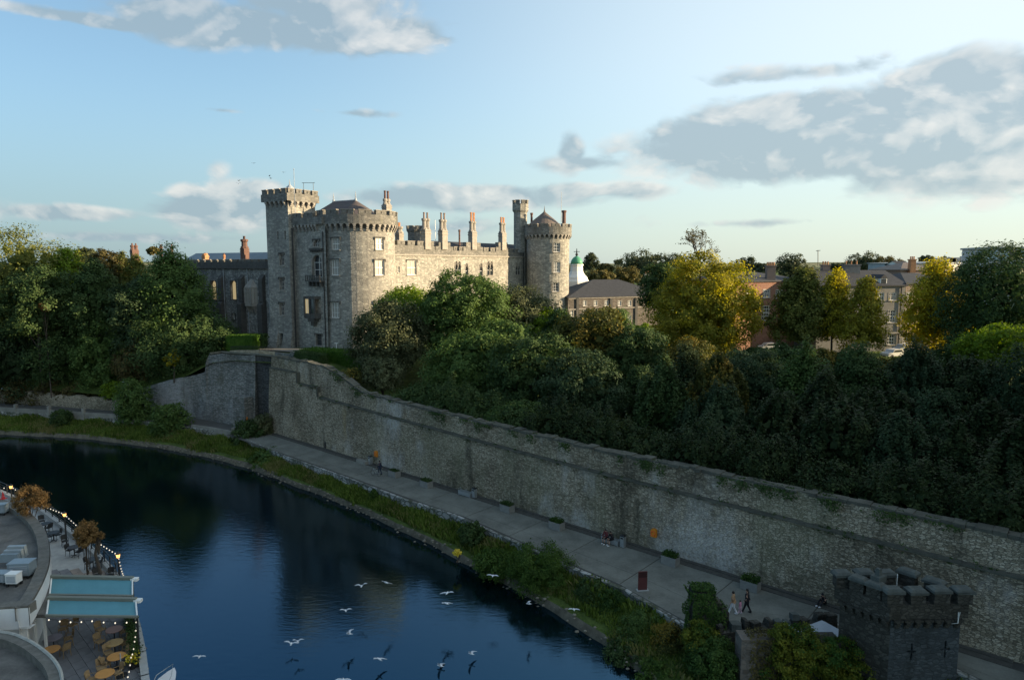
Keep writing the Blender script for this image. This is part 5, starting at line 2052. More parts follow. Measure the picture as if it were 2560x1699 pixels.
# hedges
def hedge(label, corners, z0, z1, n, leaf, mat, grp=None, rough=.18):
    """clipped hedge on a four-cornered plan"""
    SEED[0] += 1
    rng = np.random.default_rng(SEED[0])
    c = [Vector((p[0], p[1], 0)) for p in corners]
    cc = sum(c, Vector((0, 0, 0))) / 4
    o = thing('hedge', label, 'hedge', (cc.x, cc.y, z0), grp)
    mb = MB()
    mb.prism([tuple(cc.lerp(p, .93))[:2] for p in c], z0 - .5, z1 - .12)
    P, N = [], []
    per = sum((c[i] - c[(i + 1) % 4]).length for i in range(4))
    for i in range(4):
        a, b = c[i], c[(i + 1) % 4]
        k = int(n * .6 * (b - a).length / per)
        t = rng.uniform(0, 1, (k, 1))
        q = np.array(a) * (1 - t) + np.array(b) * t
        q[:, 2] = rng.uniform(z0, z1, k)
        nr = np.array((b - a).cross(Vector((0, 0, 1))).normalized())
        if nr.dot(np.array(a - cc)) < 0:
            nr = -nr
        P.append(q + rng.normal(size=(k, 3)) * rough * .5)
        N.append(unit(nr + rng.normal(size=(k, 3)) * .6))
    k = int(n * .4)
    s, t = rng.uniform(0, 1, (k, 1)), rng.uniform(0, 1, (k, 1))
    q = (np.array(c[0]) * (1 - s) + np.array(c[1]) * s) * (1 - t) + (np.array(c[3]) * (1 - s) + np.array(c[2]) * s) * t
    q[:, 2] = z1 + rng.normal(size=k) * rough * .5
    P.append(q)
    N.append(unit(np.array([0, 0, 1.0]) + rng.normal(size=(k, 3)) * .5))
    link('foliage', quads_mesh('foliage', leaf_quads(np.vstack(P), np.vstack(N), np.full(sum(len(p) for p in P), leaf), rng), mat), o)
    mb.build('stems', mat, o)
    return o


def q4(a, b, back):
    d = Vector((b.x - a.x, b.y - a.y, 0)).normalized()
    n = Vector((-d.y, d.x, 0))
    return [a, b, b + n * back, a + n * back]


a, b = py_(566, 876, 117), py_(633, 874, 117)
hedge('small clipped box hedge, bright green, on the lawn left of the square tower', q4(a, b, 3.0), a.z - .4, py_(600, 841, 117).z, 4500, .22, L['hedge'])
a, b = py_(590, 850, 121), py_(662, 858, 120.5)
hedge('low dark hedge running along the foot of the gallery wing', q4(a, b, 1.5), a.z - 1, a.z + 1.0, 2500, .25, L['dark'])
a, b = py_(750, 904, 108.5), py_(905, 904, 104)
hedge('long clipped hedge with sunlit top below the big round tower', q4(a, b, 3.5), 12.2, py_(800, 873, 109).z, 9000, .24, L['hedge'])
a, b = py_(733, 898, 107.5), py_(800, 914, 103.2)
hedge('dark lower hedge right behind the river wall top in front of the long hedge', q4(a, b, 1.6), 12.4, 14.35, 3500, .22, L['dark'])
# skyline beyond
far = [(1478, 657, 18, 24, 330, 'far', 'egg', 'poplar like tree right of the green dome'), (1605, 665, 62, 34, 300, 'far', 'round', 'broad blue green tree crown far behind the stables'),
       (1680, 668, 38, 32, 290, 'far', 'round', 'pale green tree beside the broad one behind the autumn tree'), (1512, 672, 20, 12, 300, 'far_warm', 'round', 'brown autumn bush on the far fields'),
       (1565, 690, 34, 22, 250, 'far_warm', 'round', 'olive bushy tree behind the stable roof'), (1500, 692, 32, 12, 230, 'far_warm', 'round', 'low golden bush row behind the stable roof'),
       (1868, 672, 28, 26, 280, 'far', 'round', 'round dark tree right of the autumn tree top'), (1905, 678, 20, 18, 260, 'far', 'round', 'smaller green tree beside the brick chimney'),
       (1978, 668, 34, 32, 300, 'far', 'round', 'grey green feathery tree above the brick house'), (2020, 690, 24, 18, 250, 'far_warm', 'round', 'pale bush left of the thin mast'),
       (2160, 660, 42, 24, 330, 'far', 'round', 'big dark rounded tree on the skyline above the grey house'), (2222, 664, 36, 20, 320, 'far_warm', 'round', 'rusty brown tree on the skyline left of the chimney'),
       (2092, 668, 20, 9, 340, 'far', 'round', 'small bush on the skyline right of the mast'), (2315, 652, 16, 13, 300, 'far', 'round', 'dark little tree just above the golden oval tree'),
       (1640, 645, 14, 8, 900, 'far', 'round', 'speck of a tree on the far field boundary'), (1545, 655, 10, 6, 1100, 'far', 'round', 'tiny round tree on the far ridge right of the dome'),
       (2360, 668, 30, 20, 260, 'far', 'round', 'green tree between golden tree and modern block'), (385, 628, 14, 8, 200, 'far_warm', 'round', 'tree tip on the skyline between the red chimneys'),
       (215, 640, 22, 16, 190, 'far', 'round', 'bluish tree tip in the dip of the left skyline')]
for (px, py, rx, ry, Y, m_, sh, lb) in far:
    T(lb, L[m_], px, py, rx, ry, Y, n=2600 if Y < 500 else 500, leaf=.8 if Y < 500 else 2.2, lobes=26, group=TG_F, shape=sh, ground=12, core=.72, low=-.8)
# the far woods that read as one mass
rng = np.random.default_rng(51)
P, N, SZ = [], [], []
for k in range(230):
    Y = rng.uniform(420, 1500)
    px = rng.uniform(1300, 2700) if k % 3 else rng.uniform(-200, 700)
    c = np.array([(px - 1280) / FPX * Y, Y, 12.0])
    h = rng.uniform(5, 11) + (Y - 420) * .006
    r = rng.uniform(6, 16)
    m_ = 90
    d = unit(rng.normal(size=(m_, 3)) + np.array([0, -.5, .5]))
    P.append(c + d * np.array([r, r * .6, h]))
    N.append(d)
    SZ.append(np.full(m_, 3.2))
link('far_woods', quads_mesh('far_woods', leaf_quads(np.vstack(P), np.vstack(N), np.concatenate(SZ), rng, .9), L['far']), None, kind='stuff', category='woods',
     label='dark line of far woods and hedgerows on the fields at the horizon')

# river bank shrubs (crown px, radii, distance)
sh = [('tall dark green bush on the bank at the left end of the bastion', 'mid', 335, 1015, 40, 68, 111.5, 7000), ('medium green bush on the bank in front of the bastion', 'mid', 425, 1055, 42, 46, 107, 5500),
      ('dark brambly bush on the bank under the pale far left wall', 'dark', 155, 1045, 24, 20, 113, 1800), ('dark bush beside the path at the foot of the dark slot', 'dark', 622, 1095, 38, 42, 101, 5000),
      ('pale flowering elder bush at the foot of the dark slot', 'olive_grey', 655, 1072, 24, 36, 102, 3500), ('round dark bush on the grass where the walkway begins', 'mid', 672, 1160, 44, 36, 93.5, 5500),
      ('low weedy bush below the short pale wall', 'dark', 520, 1105, 28, 16, 105, 1600), ('small green bush against the bank wall left of the bench', 'bank', 938, 1238, 12, 16, 76, 900),
      ('dark sprawling bush on the bank below the third planter', 'dark', 1180, 1335, 30, 28, 63.5, 2600), ('small yellow flowering clump at the river edge', 'flowers', 1142, 1381, 9, 8, 60.5, 260),
      ('big bright green bush bulging over the walkway edge', 'bank', 1352, 1428, 92, 62, 56.5, 14000), ('pale green leafy clump on the bank left of the big bright bush', 'bank', 1240, 1410, 56, 34, 59, 5500),
      ('dark green bush on the bank right of the big bright bush', 'dark', 1482, 1488, 48, 44, 53, 6000), ('olive leafy bush on the bank near the red panel', 'ivy', 1535, 1520, 46, 44, 51.3, 6000),
      ('blue green bush on the bank below the red panel', 'mid', 1605, 1580, 60, 56, 48.3, 8000), ('dark lower bush at the river edge near the bottom', 'dark', 1565, 1640, 55, 40, 46.3, 6000),
      ('brown tipped bush beside the ivy covered pier', 'turning', 1675, 1610, 50, 52, 46, 6500), ('bright green bush low at the bottom edge below the pier', 'bank', 1650, 1692, 60, 36, 43.6, 6000),
      ('leafy green shrub at the bottom edge under the ruined wall', 'ivy', 1785, 1655, 70, 62, 42.5, 9000), ('dense ivy shrub left of the square stone pier', 'ivy_yellow', 1752, 1600, 44, 50, 43.6, 6000)]
for (lb, m_, px, py, rx, ry, Y, n) in sh:
    T(lb, L[m_], px, py, rx, ry, Y, n=n, leaf=.34 if Y > 85 else (.22 if Y > 58 else .15), lobes=40, lob=(.2, .34), group=TG_S, category='shrub', name='shrub',
      ground=(1.0 if Y > 45 else 1.2), tight=.34, low=-.8, core=.72)

# undergrowth that fills the top of the wall under the yews
SHN = ['first', 'second', 'third', 'fourth', 'fifth', 'sixth', 'seventh', 'eighth', 'ninth', 'tenth', 'eleventh', 'twelfth', 'thirteenth', 'fourteenth', 'fifteenth']
for i in range(14):
    SEED[0] += 1
    s_ = 30 + i * 5.6
    c = WF(s_, 4.6, 9.6 + .5 * math.sin(i * 1.9))
    g = gz(c.x, c.y)
    o = thing('shrub', SHN[i] + ' low dark shrub from the left in the undergrowth along the river wall top', 'shrub', (c.x, c.y, g), 'undergrowth along the top of the river wall')
    R = (3.9, 3.0, 2.9)
    link('crown', crown_mesh(c, R, L['yew' if i > 3 else 'dark'], SEED[0], 7000, .26, core=.8, lobes=44, lob=(.2, .34), low=-.8, tight=.34, spire=i % 3 > 0), o)
    mb = MB()
    mb.tube([(c.x, c.y, g - .2), (c.x, c.y, c.z)], [.12, .06], 5)
    mb.build('trunk', M['bark'], o)
for (px, py, rx, ry, Y, lb) in ((1880, 905, 46, 30, 98, 'dark shrub in the shade below the red brick house'), (1955, 905, 50, 36, 97, 'dark shrub under the left side of the dark olive tree'), (2040, 910, 52, 36, 97, 'dark shrub under the first golden pointed tree'),
                                (2130, 915, 50, 34, 96, 'dark shrub under the second golden pointed tree'), (2225, 925, 46, 24, 95, 'dark shrub below the door of the grey house'),
                                (2310, 920, 52, 34, 95, 'dark shrub under the large golden oval tree'), (2400, 895, 48, 52, 94, 'dark shrub left of the bright green rounded bush')):
    T(lb, L['turning' if px in (2040, 2225) else 'dark'], px, py, rx, ry, Y, n=6000, leaf=.36, group='shrubs under the autumn trees', category='shrub', name='shrub', low=-.8, tight=.32)
# ---------------------------------------------------------------- buildings beyond the garden
def building(name, label, cat, A, B, depth, z0, ze, zr, wallm, roofm, wins, gable=False, grp=None, wkind=('sash', 3, 4), hipk=.35, cornice=None, glass='glass'):
    """A-B is the front eaves line seen from the garden"""
    F = Flat(A, B)
    o = thing(name, label, cat, (F.A.x, F.A.y, z0), grp)
    mb = MB()
    holes, wl = [], []
    for (x0, y0, x1, y1) in wins:
        (s0, zt), (s1, zb) = F.hit(x0, y0), F.hit(x1, y1)
        holes.append((s0, s1, zb, zt))
        wl.append(((s0 + s1) / 2, (zb + zt) / 2, s1 - s0, zt - zb))
    holed(mb, F, 0, F.len, z0, ze, holes, .3)
    D = -depth
    for (a, b) in ((F.P(0, z0), F.P(0, z0, D)), (F.P(F.len, z0), F.P(F.len, z0, D)), (F.P(0, z0, D), F.P(F.len, z0, D))):
        mb.quad(a, b, Vector((b.x, b.y, ze)), Vector((a.x, a.y, ze)))
    if gable:
        for x in (0, F.len):
            mb.add([F.P(x, ze, 0), F.P(x, ze, D), F.P(x, zr, D / 2)], [[0, 1, 2]])
    mb.build('wall', wallm, o)
    r = MB()
    h = 0 if gable else depth * hipk
    e = .35
    r1, r2 = F.P(h if not gable else -e, zr, D / 2), F.P(F.len - h if not gable else F.len + e, zr, D / 2)
    c = [F.P(-e, ze + .02, e), F.P(F.len + e, ze + .02, e), F.P(F.len + e, ze + .02, D - e), F.P(-e, ze + .02, D - e)]
    r.quad(c[0], c[1], r2, r1)
    r.quad(c[2], c[3], r1, r2)
    if not gable:
        r.add([c[1], c[2], r2], [[0, 1, 2]])
        r.add([c[3], c[0], r1], [[0, 1, 2]])
    r.add([(p.x, p.y, p.z - .2) for p in c] + [tuple(p) for p in c], [[0, 1, 5, 4], [1, 2, 6, 5], [2, 3, 7, 6], [3, 0, 4, 7], [0, 1, 2, 3]])
    ro = r.build('roof', roofm, o)
    for q in wl:
        window(F, q[0], q[1], q[2], q[3], o, wkind[0], wkind[1], wkind[2], glass=glass, hood=False, depth=.22)
    if cornice:
        q = MB()
        for z in cornice:
            q.box(F.P(F.len / 2, z, .08), (F.len, .3, .25), ax=(F.dir, F.n, Vector((0, 0, 1))))
        q.build('cornice', M['castle_trim'], o)
    return o, F, ro


def chim(o, px0, px1, ytop, ybase, Y, mat, npots=4, ang=0.0):
    c = py_((px0 + px1) / 2, ybase, Y)
    zt = py_(px0, ytop, Y).z
    w_ = (px1 - px0) * m_per_px(Y)
    q = MB()
    q.box((c.x, c.y, (c.z - 2 + zt) / 2), (w_, 1.1, zt - c.z + 2), rot=ang)
    q.box((c.x, c.y, zt + .08), (w_ + .25, 1.35, .22), rot=ang)
    q.build('chimney', mat, o)
    k = o.children[-1]
    ex = Vector((math.cos(ang), math.sin(ang), 0))
    pots(k, [(c.x + ex.x * w_ * ((i + .5) / npots - .5), c.y + ex.y * w_ * ((i + .5) / npots - .5)) for i in range(npots)], zt + .19, .6, .15)


# stables of brown stone
A, B = py_(1420, 770, 163), py_(1665, 770, 176)
ws = []
for x in (1462, 1489, 1516, 1549, 1574):
    ws.append((x - 4, 751, x + 4, 764))
for x in (1547, 1573.5):
    ws.append((x - 4.5, 788, x + 4.5, 802))
for x in (1429, 1462, 1489, 1516):
    ws.append((x - 4, 774, x + 4, 790))
st, F, ro = building('stable_block', 'long brown stone stable range with slate roof and rows of small white windows', 'building', A, B, 12, 12, py_(1500, 741, 167).z,
                     py_(1500, 699, 172).z, M['brown_stone'], M['slate'], ws, wkind=('sash', 2, 2), hipk=.9, cornice=(py_(1500, 743, 167).z - .1, F1.hit(1389, 700)[1] * 0 + py_(1500, 771, 167).z), glass='blind')
q = MB()
for x in (1443, 1527, 1590):
    s_, z_ = F.hit(x, 745)
    q.box(F.P(s_, z_ - 4, .15), (.7, .3, 8), ax=(F.dir, F.n, Vector((0, 0, 1))))
q.build('pilaster', M['castle_soot_shade'], st)
chim(st, 1611, 1622, 686, 706, 178, M['cream'], 2)
# gabled side range left of it
building('stable_wing', 'small gabled brown stone wing between the second round tower and the stables', 'building', py_(1408, 770, 171), py_(1449, 770, 168), 10, 12,
         py_(1430, 738, 168).z, py_(1430, 712, 172).z, M['brown_stone'], M['slate'], [(1430, 750, 1439, 762)], gable=False, wkind=('sash', 2, 2))
# cupola
cu = thing('cupola', 'white cupola with a small green copper dome and iron weathervane behind the stables', 'cupola', py_(1441, 720, 180))
c = py_(1441, 715, 180)
q = MB()
z = lambda y: py_(1441, y, 180).z
k = m_per_px(180)
q.lathe((c.x, c.y, 0), [(32 * k, z(716)), (32 * k, z(703)), (28 * k, z(698)), (27 * k, z(693)), (20 * k, z(686)), (16 * k, z(678)), (15 * k, z(665)), (17 * k, z(663)), (17 * k, z(660))], 8)
q.build('drum', M['whitepaint'], cu)
q = MB()
q.lathe((c.x, c.y, 0), [(15.5 * k, z(660.5)), (14.8 * k, z(655)), (12.5 * k, z(649)), (8.5 * k, z(644)), (3.5 * k, z(640.5)), (.6 * k, z(639))], 20)
q.build('dome', M['copper'], cu, True)
q = MB()
q.tube([(c.x, c.y, z(640)), (c.x, c.y, z(621))], [.25, .08], 5)
q.tube([(c.x - .8, c.y, z(629)), (c.x + .8, c.y, z(629))], .07, 4)
q.ell((c.x, c.y, z(636)), (.4, .4, .3), 8, 5)
q.build('weathervane', M['iron'], cu)

# red brick house
A, B = py_(1835, 850, 118), py_(2010, 850, 128)
bh, F, ro = building('brick_house', 'red brick town house with hipped slate roof between the autumn trees', 'house', A, B, 13, 12.4, py_(1900, 702, 121).z, py_(1960, 680, 127).z,
                     M['brick'], M['slate'], [(1908, 723, 1924, 743), (1906, 764, 1922, 799), (1940, 724, 1956, 744), (1970, 725, 1985, 745), (1866, 724, 1878, 743)], wkind=('sash', 3, 4), hipk=.5)
chim(bh, 1915, 1936, 666, 692, 124, M['pinkrender'], 5)
chim(bh, 1862, 1876, 693, 702, 128, M['cream'], 2)
# long grey and pinkish terrace
zE = py_(2180, 712, 124).z
A, B = py_(2040, 850, 120), py_(2256, 850, 123)
gh, F, ro = building('town_house', 'long grey rendered town house with dark slate roof and small dormer behind golden trees', 'house', A, B, 12, 12.4, zE, py_(2180, 675, 129).z, M['greyrender'], M['slate'],
                     [(2195, 731, 2210, 750), (2223, 731, 2239, 750), (2221, 775, 2238, 806), (2219, 828, 2235, 861), (2130, 735, 2143, 752), (2100, 735, 2113, 752)],
                     gable=True, wkind=('sash', 3, 4), cornice=(zE - .15, F.hit(2200, 810)[1]))
chim(gh, 2108, 2147, 663, 674, 127, M['greyrender'], 3)
chim(gh, 2054, 2072, 664, 674, 127, M['pinkrender'], 3)
s_, z_ = F.hit(2213, 707)
q = MB()
c = F.P(s_, z_ + .3, -1.6)
q.box(c, (1.3, 2.4, 1.1), ax=(F.dir, F.n, Vector((0, 0, 1))))
q.add([c + F.dir * .8 + F.n * 1.3 + Vector((0, 0, .5)), c - F.dir * .8 + F.n * 1.3 + Vector((0, 0, .5)), c + F.n * 1.3 + Vector((0, 0, 1.2)),
       c + F.dir * .8 - F.n * 2 + Vector((0, 0, .5)), c - F.dir * .8 - F.n * 2 + Vector((0, 0, .5)), c - F.n * 2 + Vector((0, 0, 1.2))],
      [[0, 1, 2], [0, 2, 5, 3], [1, 4, 5, 2]], 1)
q.box(c + F.n * 1.21, (1.0, .06, .8), ax=(F.dir, F.n, Vector((0, 0, 1))), mi=2)
q.build('dormer', [M['whitepaint'], M['slate'], M['glass']], ro)
q = MB()
s_, z_ = F.hit(2253, 712)
q.tube([F.P(s_, 12.5, .15), F.P(s_, zE, .15)], .09, 5)
q.build('drainpipe', M['iron'], gh)
zE2 = py_(2290, 708, 124).z
A, B = py_(2256.5, 850, 123.2), py_(2400, 850, 127)
bh2, F, ro = building('town_house', 'brown rendered town house with tall white sash windows beside the golden oval tree', 'house', A, B, 12, 12.4, zE2, py_(2300, 682, 131).z, M['pinkrender'], M['slate'],
                      [(2267, 730, 2279, 750), (2265, 771, 2281, 808), (2258.5, 832, 2268, 858)], wkind=('sash', 2, 4), hipk=.4)
chim(bh2, 2273, 2286, 650, 668, 150, M['terracotta'], 3)
far_h, F, ro = building('far_house', 'dark roofed house with tall brick chimney beyond the brown town house', 'house', py_(2250, 700, 150), py_(2345, 700, 152), 9, 12.4, py_(2290, 674, 150).z, py_(2290, 656, 154).z,
                        M['pinkrender'], M['slate_warm'], [], hipk=.5)
fw, F, ro = building('far_house', 'small white gabled house on the skyline above the brown town house', 'house', py_(2245, 690, 210), py_(2272, 690, 210), 7, 12.4, py_(2250, 662, 210).z, py_(2250, 652, 212).z,
                     M['whitepaint'], M['slate'], [], gable=True)
# modern blocks far right
A, B = py_(2362, 700, 205), py_(2462, 700, 215)
ws = [(x, 664, x + 9, 683) for x in (2372, 2392, 2413, 2430)]
mo, F, ro = building('modern_block', 'pale modern block with tall windows and rooftop plant behind the golden tree', 'building', A, B, 25, 12.4, py_(2400, 657, 208).z, py_(2400, 656, 208).z + .3, M['lead'], M['lead'], ws,
                     wkind=('sash', 2, 2))
q = MB()
for i in range(11):
    p_ = py_(2348 + i * 10.4, 655, 212)
    q.tube([p_, p_ + Vector((0, 0, 1.3))], .08, 4)
q.tube([py_(2345, 645, 212), py_(2455, 645, 218)], .07, 4)
for (x, y0, w_, h_) in ((2362, 655, 5, 1.2), (2395, 655, 7, 1.4), (2430, 655, 6, 1.8)):
    p_ = py_(x, y0, 215)
    q.box(p_ + Vector((0, 0, h_ / 2)), (w_, 3, h_), mi=1)
for x in (2424, 2430, 2437):
    p_ = py_(x, 650, 214)
    q.tube([p_, p_ + Vector((0, 0, 1.7))], .22, 6)
q.build('rooftop_plant', [M['iron'], M['concrete']], mo)
fw2, F, ro = building('annex', 'low pink rendered annex roof in sun below the modern block', 'building', py_(2380, 710, 160), py_(2425, 710, 160), 8, 12.4, py_(2400, 692, 160).z, py_(2400, 691, 160).z + .2, M['pinkrender'], M['terracotta'], [])
gb = thing('glass_building', 'pale glazed office top with flat curved roof at the right edge of the skyline', 'building', py_(2500, 660, 190))
A, B = py_(2455, 660, 190), py_(2640, 660, 186)
F = Flat(A, B)
q = MB()
zt, zb = py_(2500, 622, 189).z, 12.4
q.prism([tuple(F.P(x, 0, y))[:2] for x, y in ((.8, 0), (F.len, 0), (F.len, -14), (0, -14), (0, -1.0))], zb, zt)
q.build('wall', M['lead'], gb)
q = MB()
q.prism([tuple(F.P(x, 0, y))[:2] for x, y in ((.9, .5), (F.len, .5), (F.len, -14.4), (-.4, -14.4), (-.4, -1))], zt + .02, zt + .5)
q.build('roof', M['concrete'], gb)
M['bluepanel'] = plain('pale_blue_panel', (0.3, 0.42, 0.5), .3, .1, 1, .6)
for i in range(7):
    q = MB()
    x = 1.2 + i * 2.6
    q.quad(F.P(x, zt - 3.2, .04), F.P(x + 2.3, zt - 3.2, .04), F.P(x + 2.3, zt - .4, .04), F.P(x, zt - .4, .04))
    q.build('glass_panel', M['glass'] if i in (2, 5) else M['bluepanel'], gb)
# cars glimpsed between the trees
def car_mesh(parent, c, ang, body, ln=4.2):
    q = MB()
    prof = [(-.5, .35), (-.5, .75), (-.42, .88), (-.3, .92), (-.2, 1.38), (.14, 1.42), (.27, .98), (.46, .82), (.5, .7), (.5, .35)]
    ex = Vector((math.cos(ang), math.sin(ang), 0))
    ey = Vector((-ex.y, ex.x, 0))
    a = [c + ex * (x * ln) + ey * .85 + Vector((0, 0, z)) for x, z in prof]
    b = [c + ex * (x * ln) - ey * .85 + Vector((0, 0, z)) for x, z in prof]
    n = len(prof)
    q.add(a + b, [list(range(n)), list(range(n, 2 * n))[::-1]] + [[i, (i + 1) % n, n + (i + 1) % n, n + i] for i in range(n)])
    q.build('body', body, parent)
    q = MB()
    for sg in (-1, 1):
        q.add([c + ex * (x * ln) + ey * (.86 * sg) + Vector((0, 0, z)) for x, z in ((-.27, .95), (-.18, 1.32), (.12, 1.35), (.22, .98))], [[0, 1, 2, 3]])
    q.build('window', M['glass'], parent)
    for x in (-.32, .32):
        for sg in (-1, 1):
            q = MB()
            p_ = c + ex * (x * ln) + Vector((0, 0, .32))
            q.tube([p_ + ey * (.7 * sg), p_ + ey * (.88 * sg)], .31, 10)
            q.build('wheel', M['iron'], parent)


for (px, py, ang, col, lb) in ((1925, 876, .1, (0.7, 0.7, 0.7), 'white parked car glimpsed under the dark olive tree'), (2236, 893, .3, (0.62, 0.64, 0.66), 'pale parked car glimpsed below the brown town house'),
                               (2262, 880, .3, (0.3, 0.33, 0.36), 'grey parked car at the door of the brown town house')):
    c = pz(px, py, 12.85)
    o = thing('parked_car', lb, 'car', c, 'cars parked in front of the town houses')
    car_mesh(o, c, ang, plain('car_paint', col, .3, .03, 1, .6))
# mast and lamps
o = thing('radio_mast', 'thin mast with crossbar on the skyline above the grey house', 'mast', py_(2045, 662, 260))
q = MB()
q.tube([py_(2045, 665, 260), py_(2045, 625, 260)], .14, 4)
q.tube([py_(2040, 627, 260), py_(2051, 626, 260)], .1, 4)
q.build('pole', M['iron'], o)
o = thing('lamp_post', 'small white lamp post in front of the big round tower above the hedge', 'lamp post', py_(841, 884, 111))
q = MB()
q.tube([py_(841, 884, 111), py_(841, 858, 111)], .06, 5)
q.tube([py_(836.5, 857.5, 111), py_(845, 857.5, 111)], .05, 5)
q.build('pole', M['whitepaint'], o)
o = thing('lamp_post', 'pale lamp post standing at the edge of the left bushes', 'lamp post', pz(324, 1020, 2.5))
b = pz(324, 1022, 2.5)
q = MB()
q.tube([b, Vector((b.x, b.y, 7.2)), Vector((b.x - .6, b.y, 7.4))], .06, 5)
q.box((b.x - .8, b.y, 7.38), (.5, .2, .1))
q.build('pole', M['whitepaint'], o)
# birds over the castle
def bird(lb, px, py, Y, span, mat, dih=.35, yaw=0., name='bird', cat='bird', grp=None, roll=0., bodymat=None, sweep=.35):
    c = py_(px, py, Y)
    o = thing(name, lb, cat, c, grp)
    R_ = Matrix.Rotation(yaw, 3, 'Z') @ Matrix.Rotation(roll, 3, 'Y')
    s = span / 2
    T_ = lambda p: c + R_ @ Vector(p)
    q = MB()
    prof = [(-.42, .01), (-.32, .05), (-.12, .095), (.08, .1), (.22, .07), (.3, .062), (.37, .045), (.45, .008)]
    n = 8
    vs = []
    for (y, r) in prof:
        for i in range(n):
            a = 2 * PI * i / n
            vs.append(T_((r * s * 1.25 * math.cos(a), y * s * .95, r * s * 1.1 * math.sin(a))))
    q.add(vs, [[k * n + i, k * n + (i + 1) % n, (k + 1) * n + (i + 1) % n, (k + 1) * n + i] for k in range(len(prof) - 1) for i in range(n)] + [list(range(n)), list(range(len(vs) - n, len(vs)))[::-1]])
    q.add([T_((-.04 * s, -.3 * s, .01)), T_((.04 * s, -.3 * s, .01)), T_((.11 * s, -.52 * s, .01)), T_((-.11 * s, -.52 * s, .01)), T_((0, -.3 * s, -.02))], [[0, 1, 2, 3], [4, 0, 3], [4, 2, 1], [4, 3, 2]])
    q.build('body', bodymat or mat, o, True)
    for sg in (-1, 1):
        q = MB()
        x1, x2 = .42 * s, s
        z1, z2 = math.sin(dih) * x1, math.sin(dih) * x1 + math.sin(dih * .2) * (x2 - x1)
        ch = [(0.03, .17, -.1, 0), (x1, .24, -.06, z1), (lerp(x1, x2, .5), .14 , -.14, lerp(z1, z2, .6)), (x2, -sweep * .55, -sweep * .62, z2)]
        up_, lo_ = [], []
        for (x, a, b, z) in ch:
            up_ += [T_((sg * x, a * s, z + .02 * s)), T_((sg * x, b * s, z + .005))]
            lo_ += [T_((sg * x, a * s, z - .01 * s)), T_((sg * x, b * s, z - .005))]
        q.add(up_ + lo_, [[0, 2, 3, 1], [2, 4, 5, 3], [4, 6, 7, 5], [8, 9, 11, 10], [10, 11, 13, 12], [12, 13, 15, 14], [0, 8, 10, 2], [2, 10, 12, 4], [4, 12, 14, 6],
                          [1, 3, 11, 9], [3, 5, 13, 11], [5, 7, 15, 13], [6, 14, 15, 7]])
        q.build('wing', mat, o)
    return o


for i, (px, py, lb) in enumerate([(634, 408, 'highest dark bird in the sky left of the flagpole'), (709, 431, 'dark bird nearest the flagpole over the square tower'), (677, 446, 'lower dark bird of the pair left of the flagpole'),
                                  (674, 440, 'upper dark bird of the pair left of the flagpole'), (597, 452, 'upper dark bird of the left pair in the sky'), (596, 459, 'lower dark bird of the left pair in the sky')]):
    bird(lb, px, py, 110, .75, M['iron'], .3 + .1 * i, yaw=i * .7, grp='dark birds in the sky over the castle')
# ---------------------------------------------------------------- foreground right: turret and ruined wall
kt = thing('stone_turret', 'dark square stone turret with capped battlements and cross loops, bottom right', 'turret', (25, 41, 1))
KN, KR, KL = Vector((23.5, 40.2, 0)), Vector((27.9, 40.3, 0)), Vector((21.5, 42.6, 0))
KF = KL + (KR - KN)
kc = (KN + KR + KL + KF) / 4


def inset(p, d):
    return p + (kc - p).normalized() * d


ZT = 8.0
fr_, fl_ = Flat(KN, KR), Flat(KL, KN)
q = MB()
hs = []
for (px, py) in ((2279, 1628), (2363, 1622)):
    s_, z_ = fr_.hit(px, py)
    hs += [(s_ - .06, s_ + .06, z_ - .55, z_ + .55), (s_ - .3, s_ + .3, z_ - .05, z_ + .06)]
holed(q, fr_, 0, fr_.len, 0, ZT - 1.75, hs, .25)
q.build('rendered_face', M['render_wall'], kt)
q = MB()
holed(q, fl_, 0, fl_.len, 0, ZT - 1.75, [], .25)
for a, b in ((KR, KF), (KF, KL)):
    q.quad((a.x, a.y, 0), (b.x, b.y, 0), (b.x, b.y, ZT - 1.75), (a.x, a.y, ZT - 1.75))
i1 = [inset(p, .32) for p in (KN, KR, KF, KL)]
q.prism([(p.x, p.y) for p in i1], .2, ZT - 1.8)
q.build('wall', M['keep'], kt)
q = MB()
ou = [inset(p, -.38) for p in (KN, KR, KF, KL)]
inn = [inset(p, .5) for p in (KN, KR, KF, KL)]
for i in range(4):
    a, b, c, d = ou[i], ou[(i + 1) % 4], inn[(i + 1) % 4], inn[i]
    v = [(p.x, p.y, z) for z in (ZT - 1.72, ZT - .78) for p in (a, b, c, d)]
    q.add(v, [[0, 1, 5, 4], [2, 3, 7, 6], [4, 5, 6, 7], [0, 1, 2, 3]])
q.add([(p.x, p.y, ZT - 1.35) for p in inn], [[0, 1, 2, 3]])
head = q.build('parapet', M['keep'], kt)


def capped_merlon(w_, t, h, seed):
    r = random.Random(seed)
    m_ = MB()
    m_.box((0, 0, h / 2), (w_, t, h))
    m_.box((0, 0, h + .07), (w_ + .2, t + .22, .16), mi=1)
    m_.box((0, 0, h + .21), (w_ + .16, t + .18, .13), mi=1, taper=.72)
    me = bpy.data.meshes.new('merlon')
    for v in range(len(m_.v)):
        x, y, z = m_.v[v]
        m_.v[v] = (x + r.uniform(-.03, .03), y + r.uniform(-.03, .03), z + r.uniform(-.02, .02))
    me.from_pydata(m_.v, [], m_.f)
    me.materials.append(M['keep'])
    me.materials.append(M['cap'])
    me.polygons.foreach_set('material_index', m_.mi)
    return me


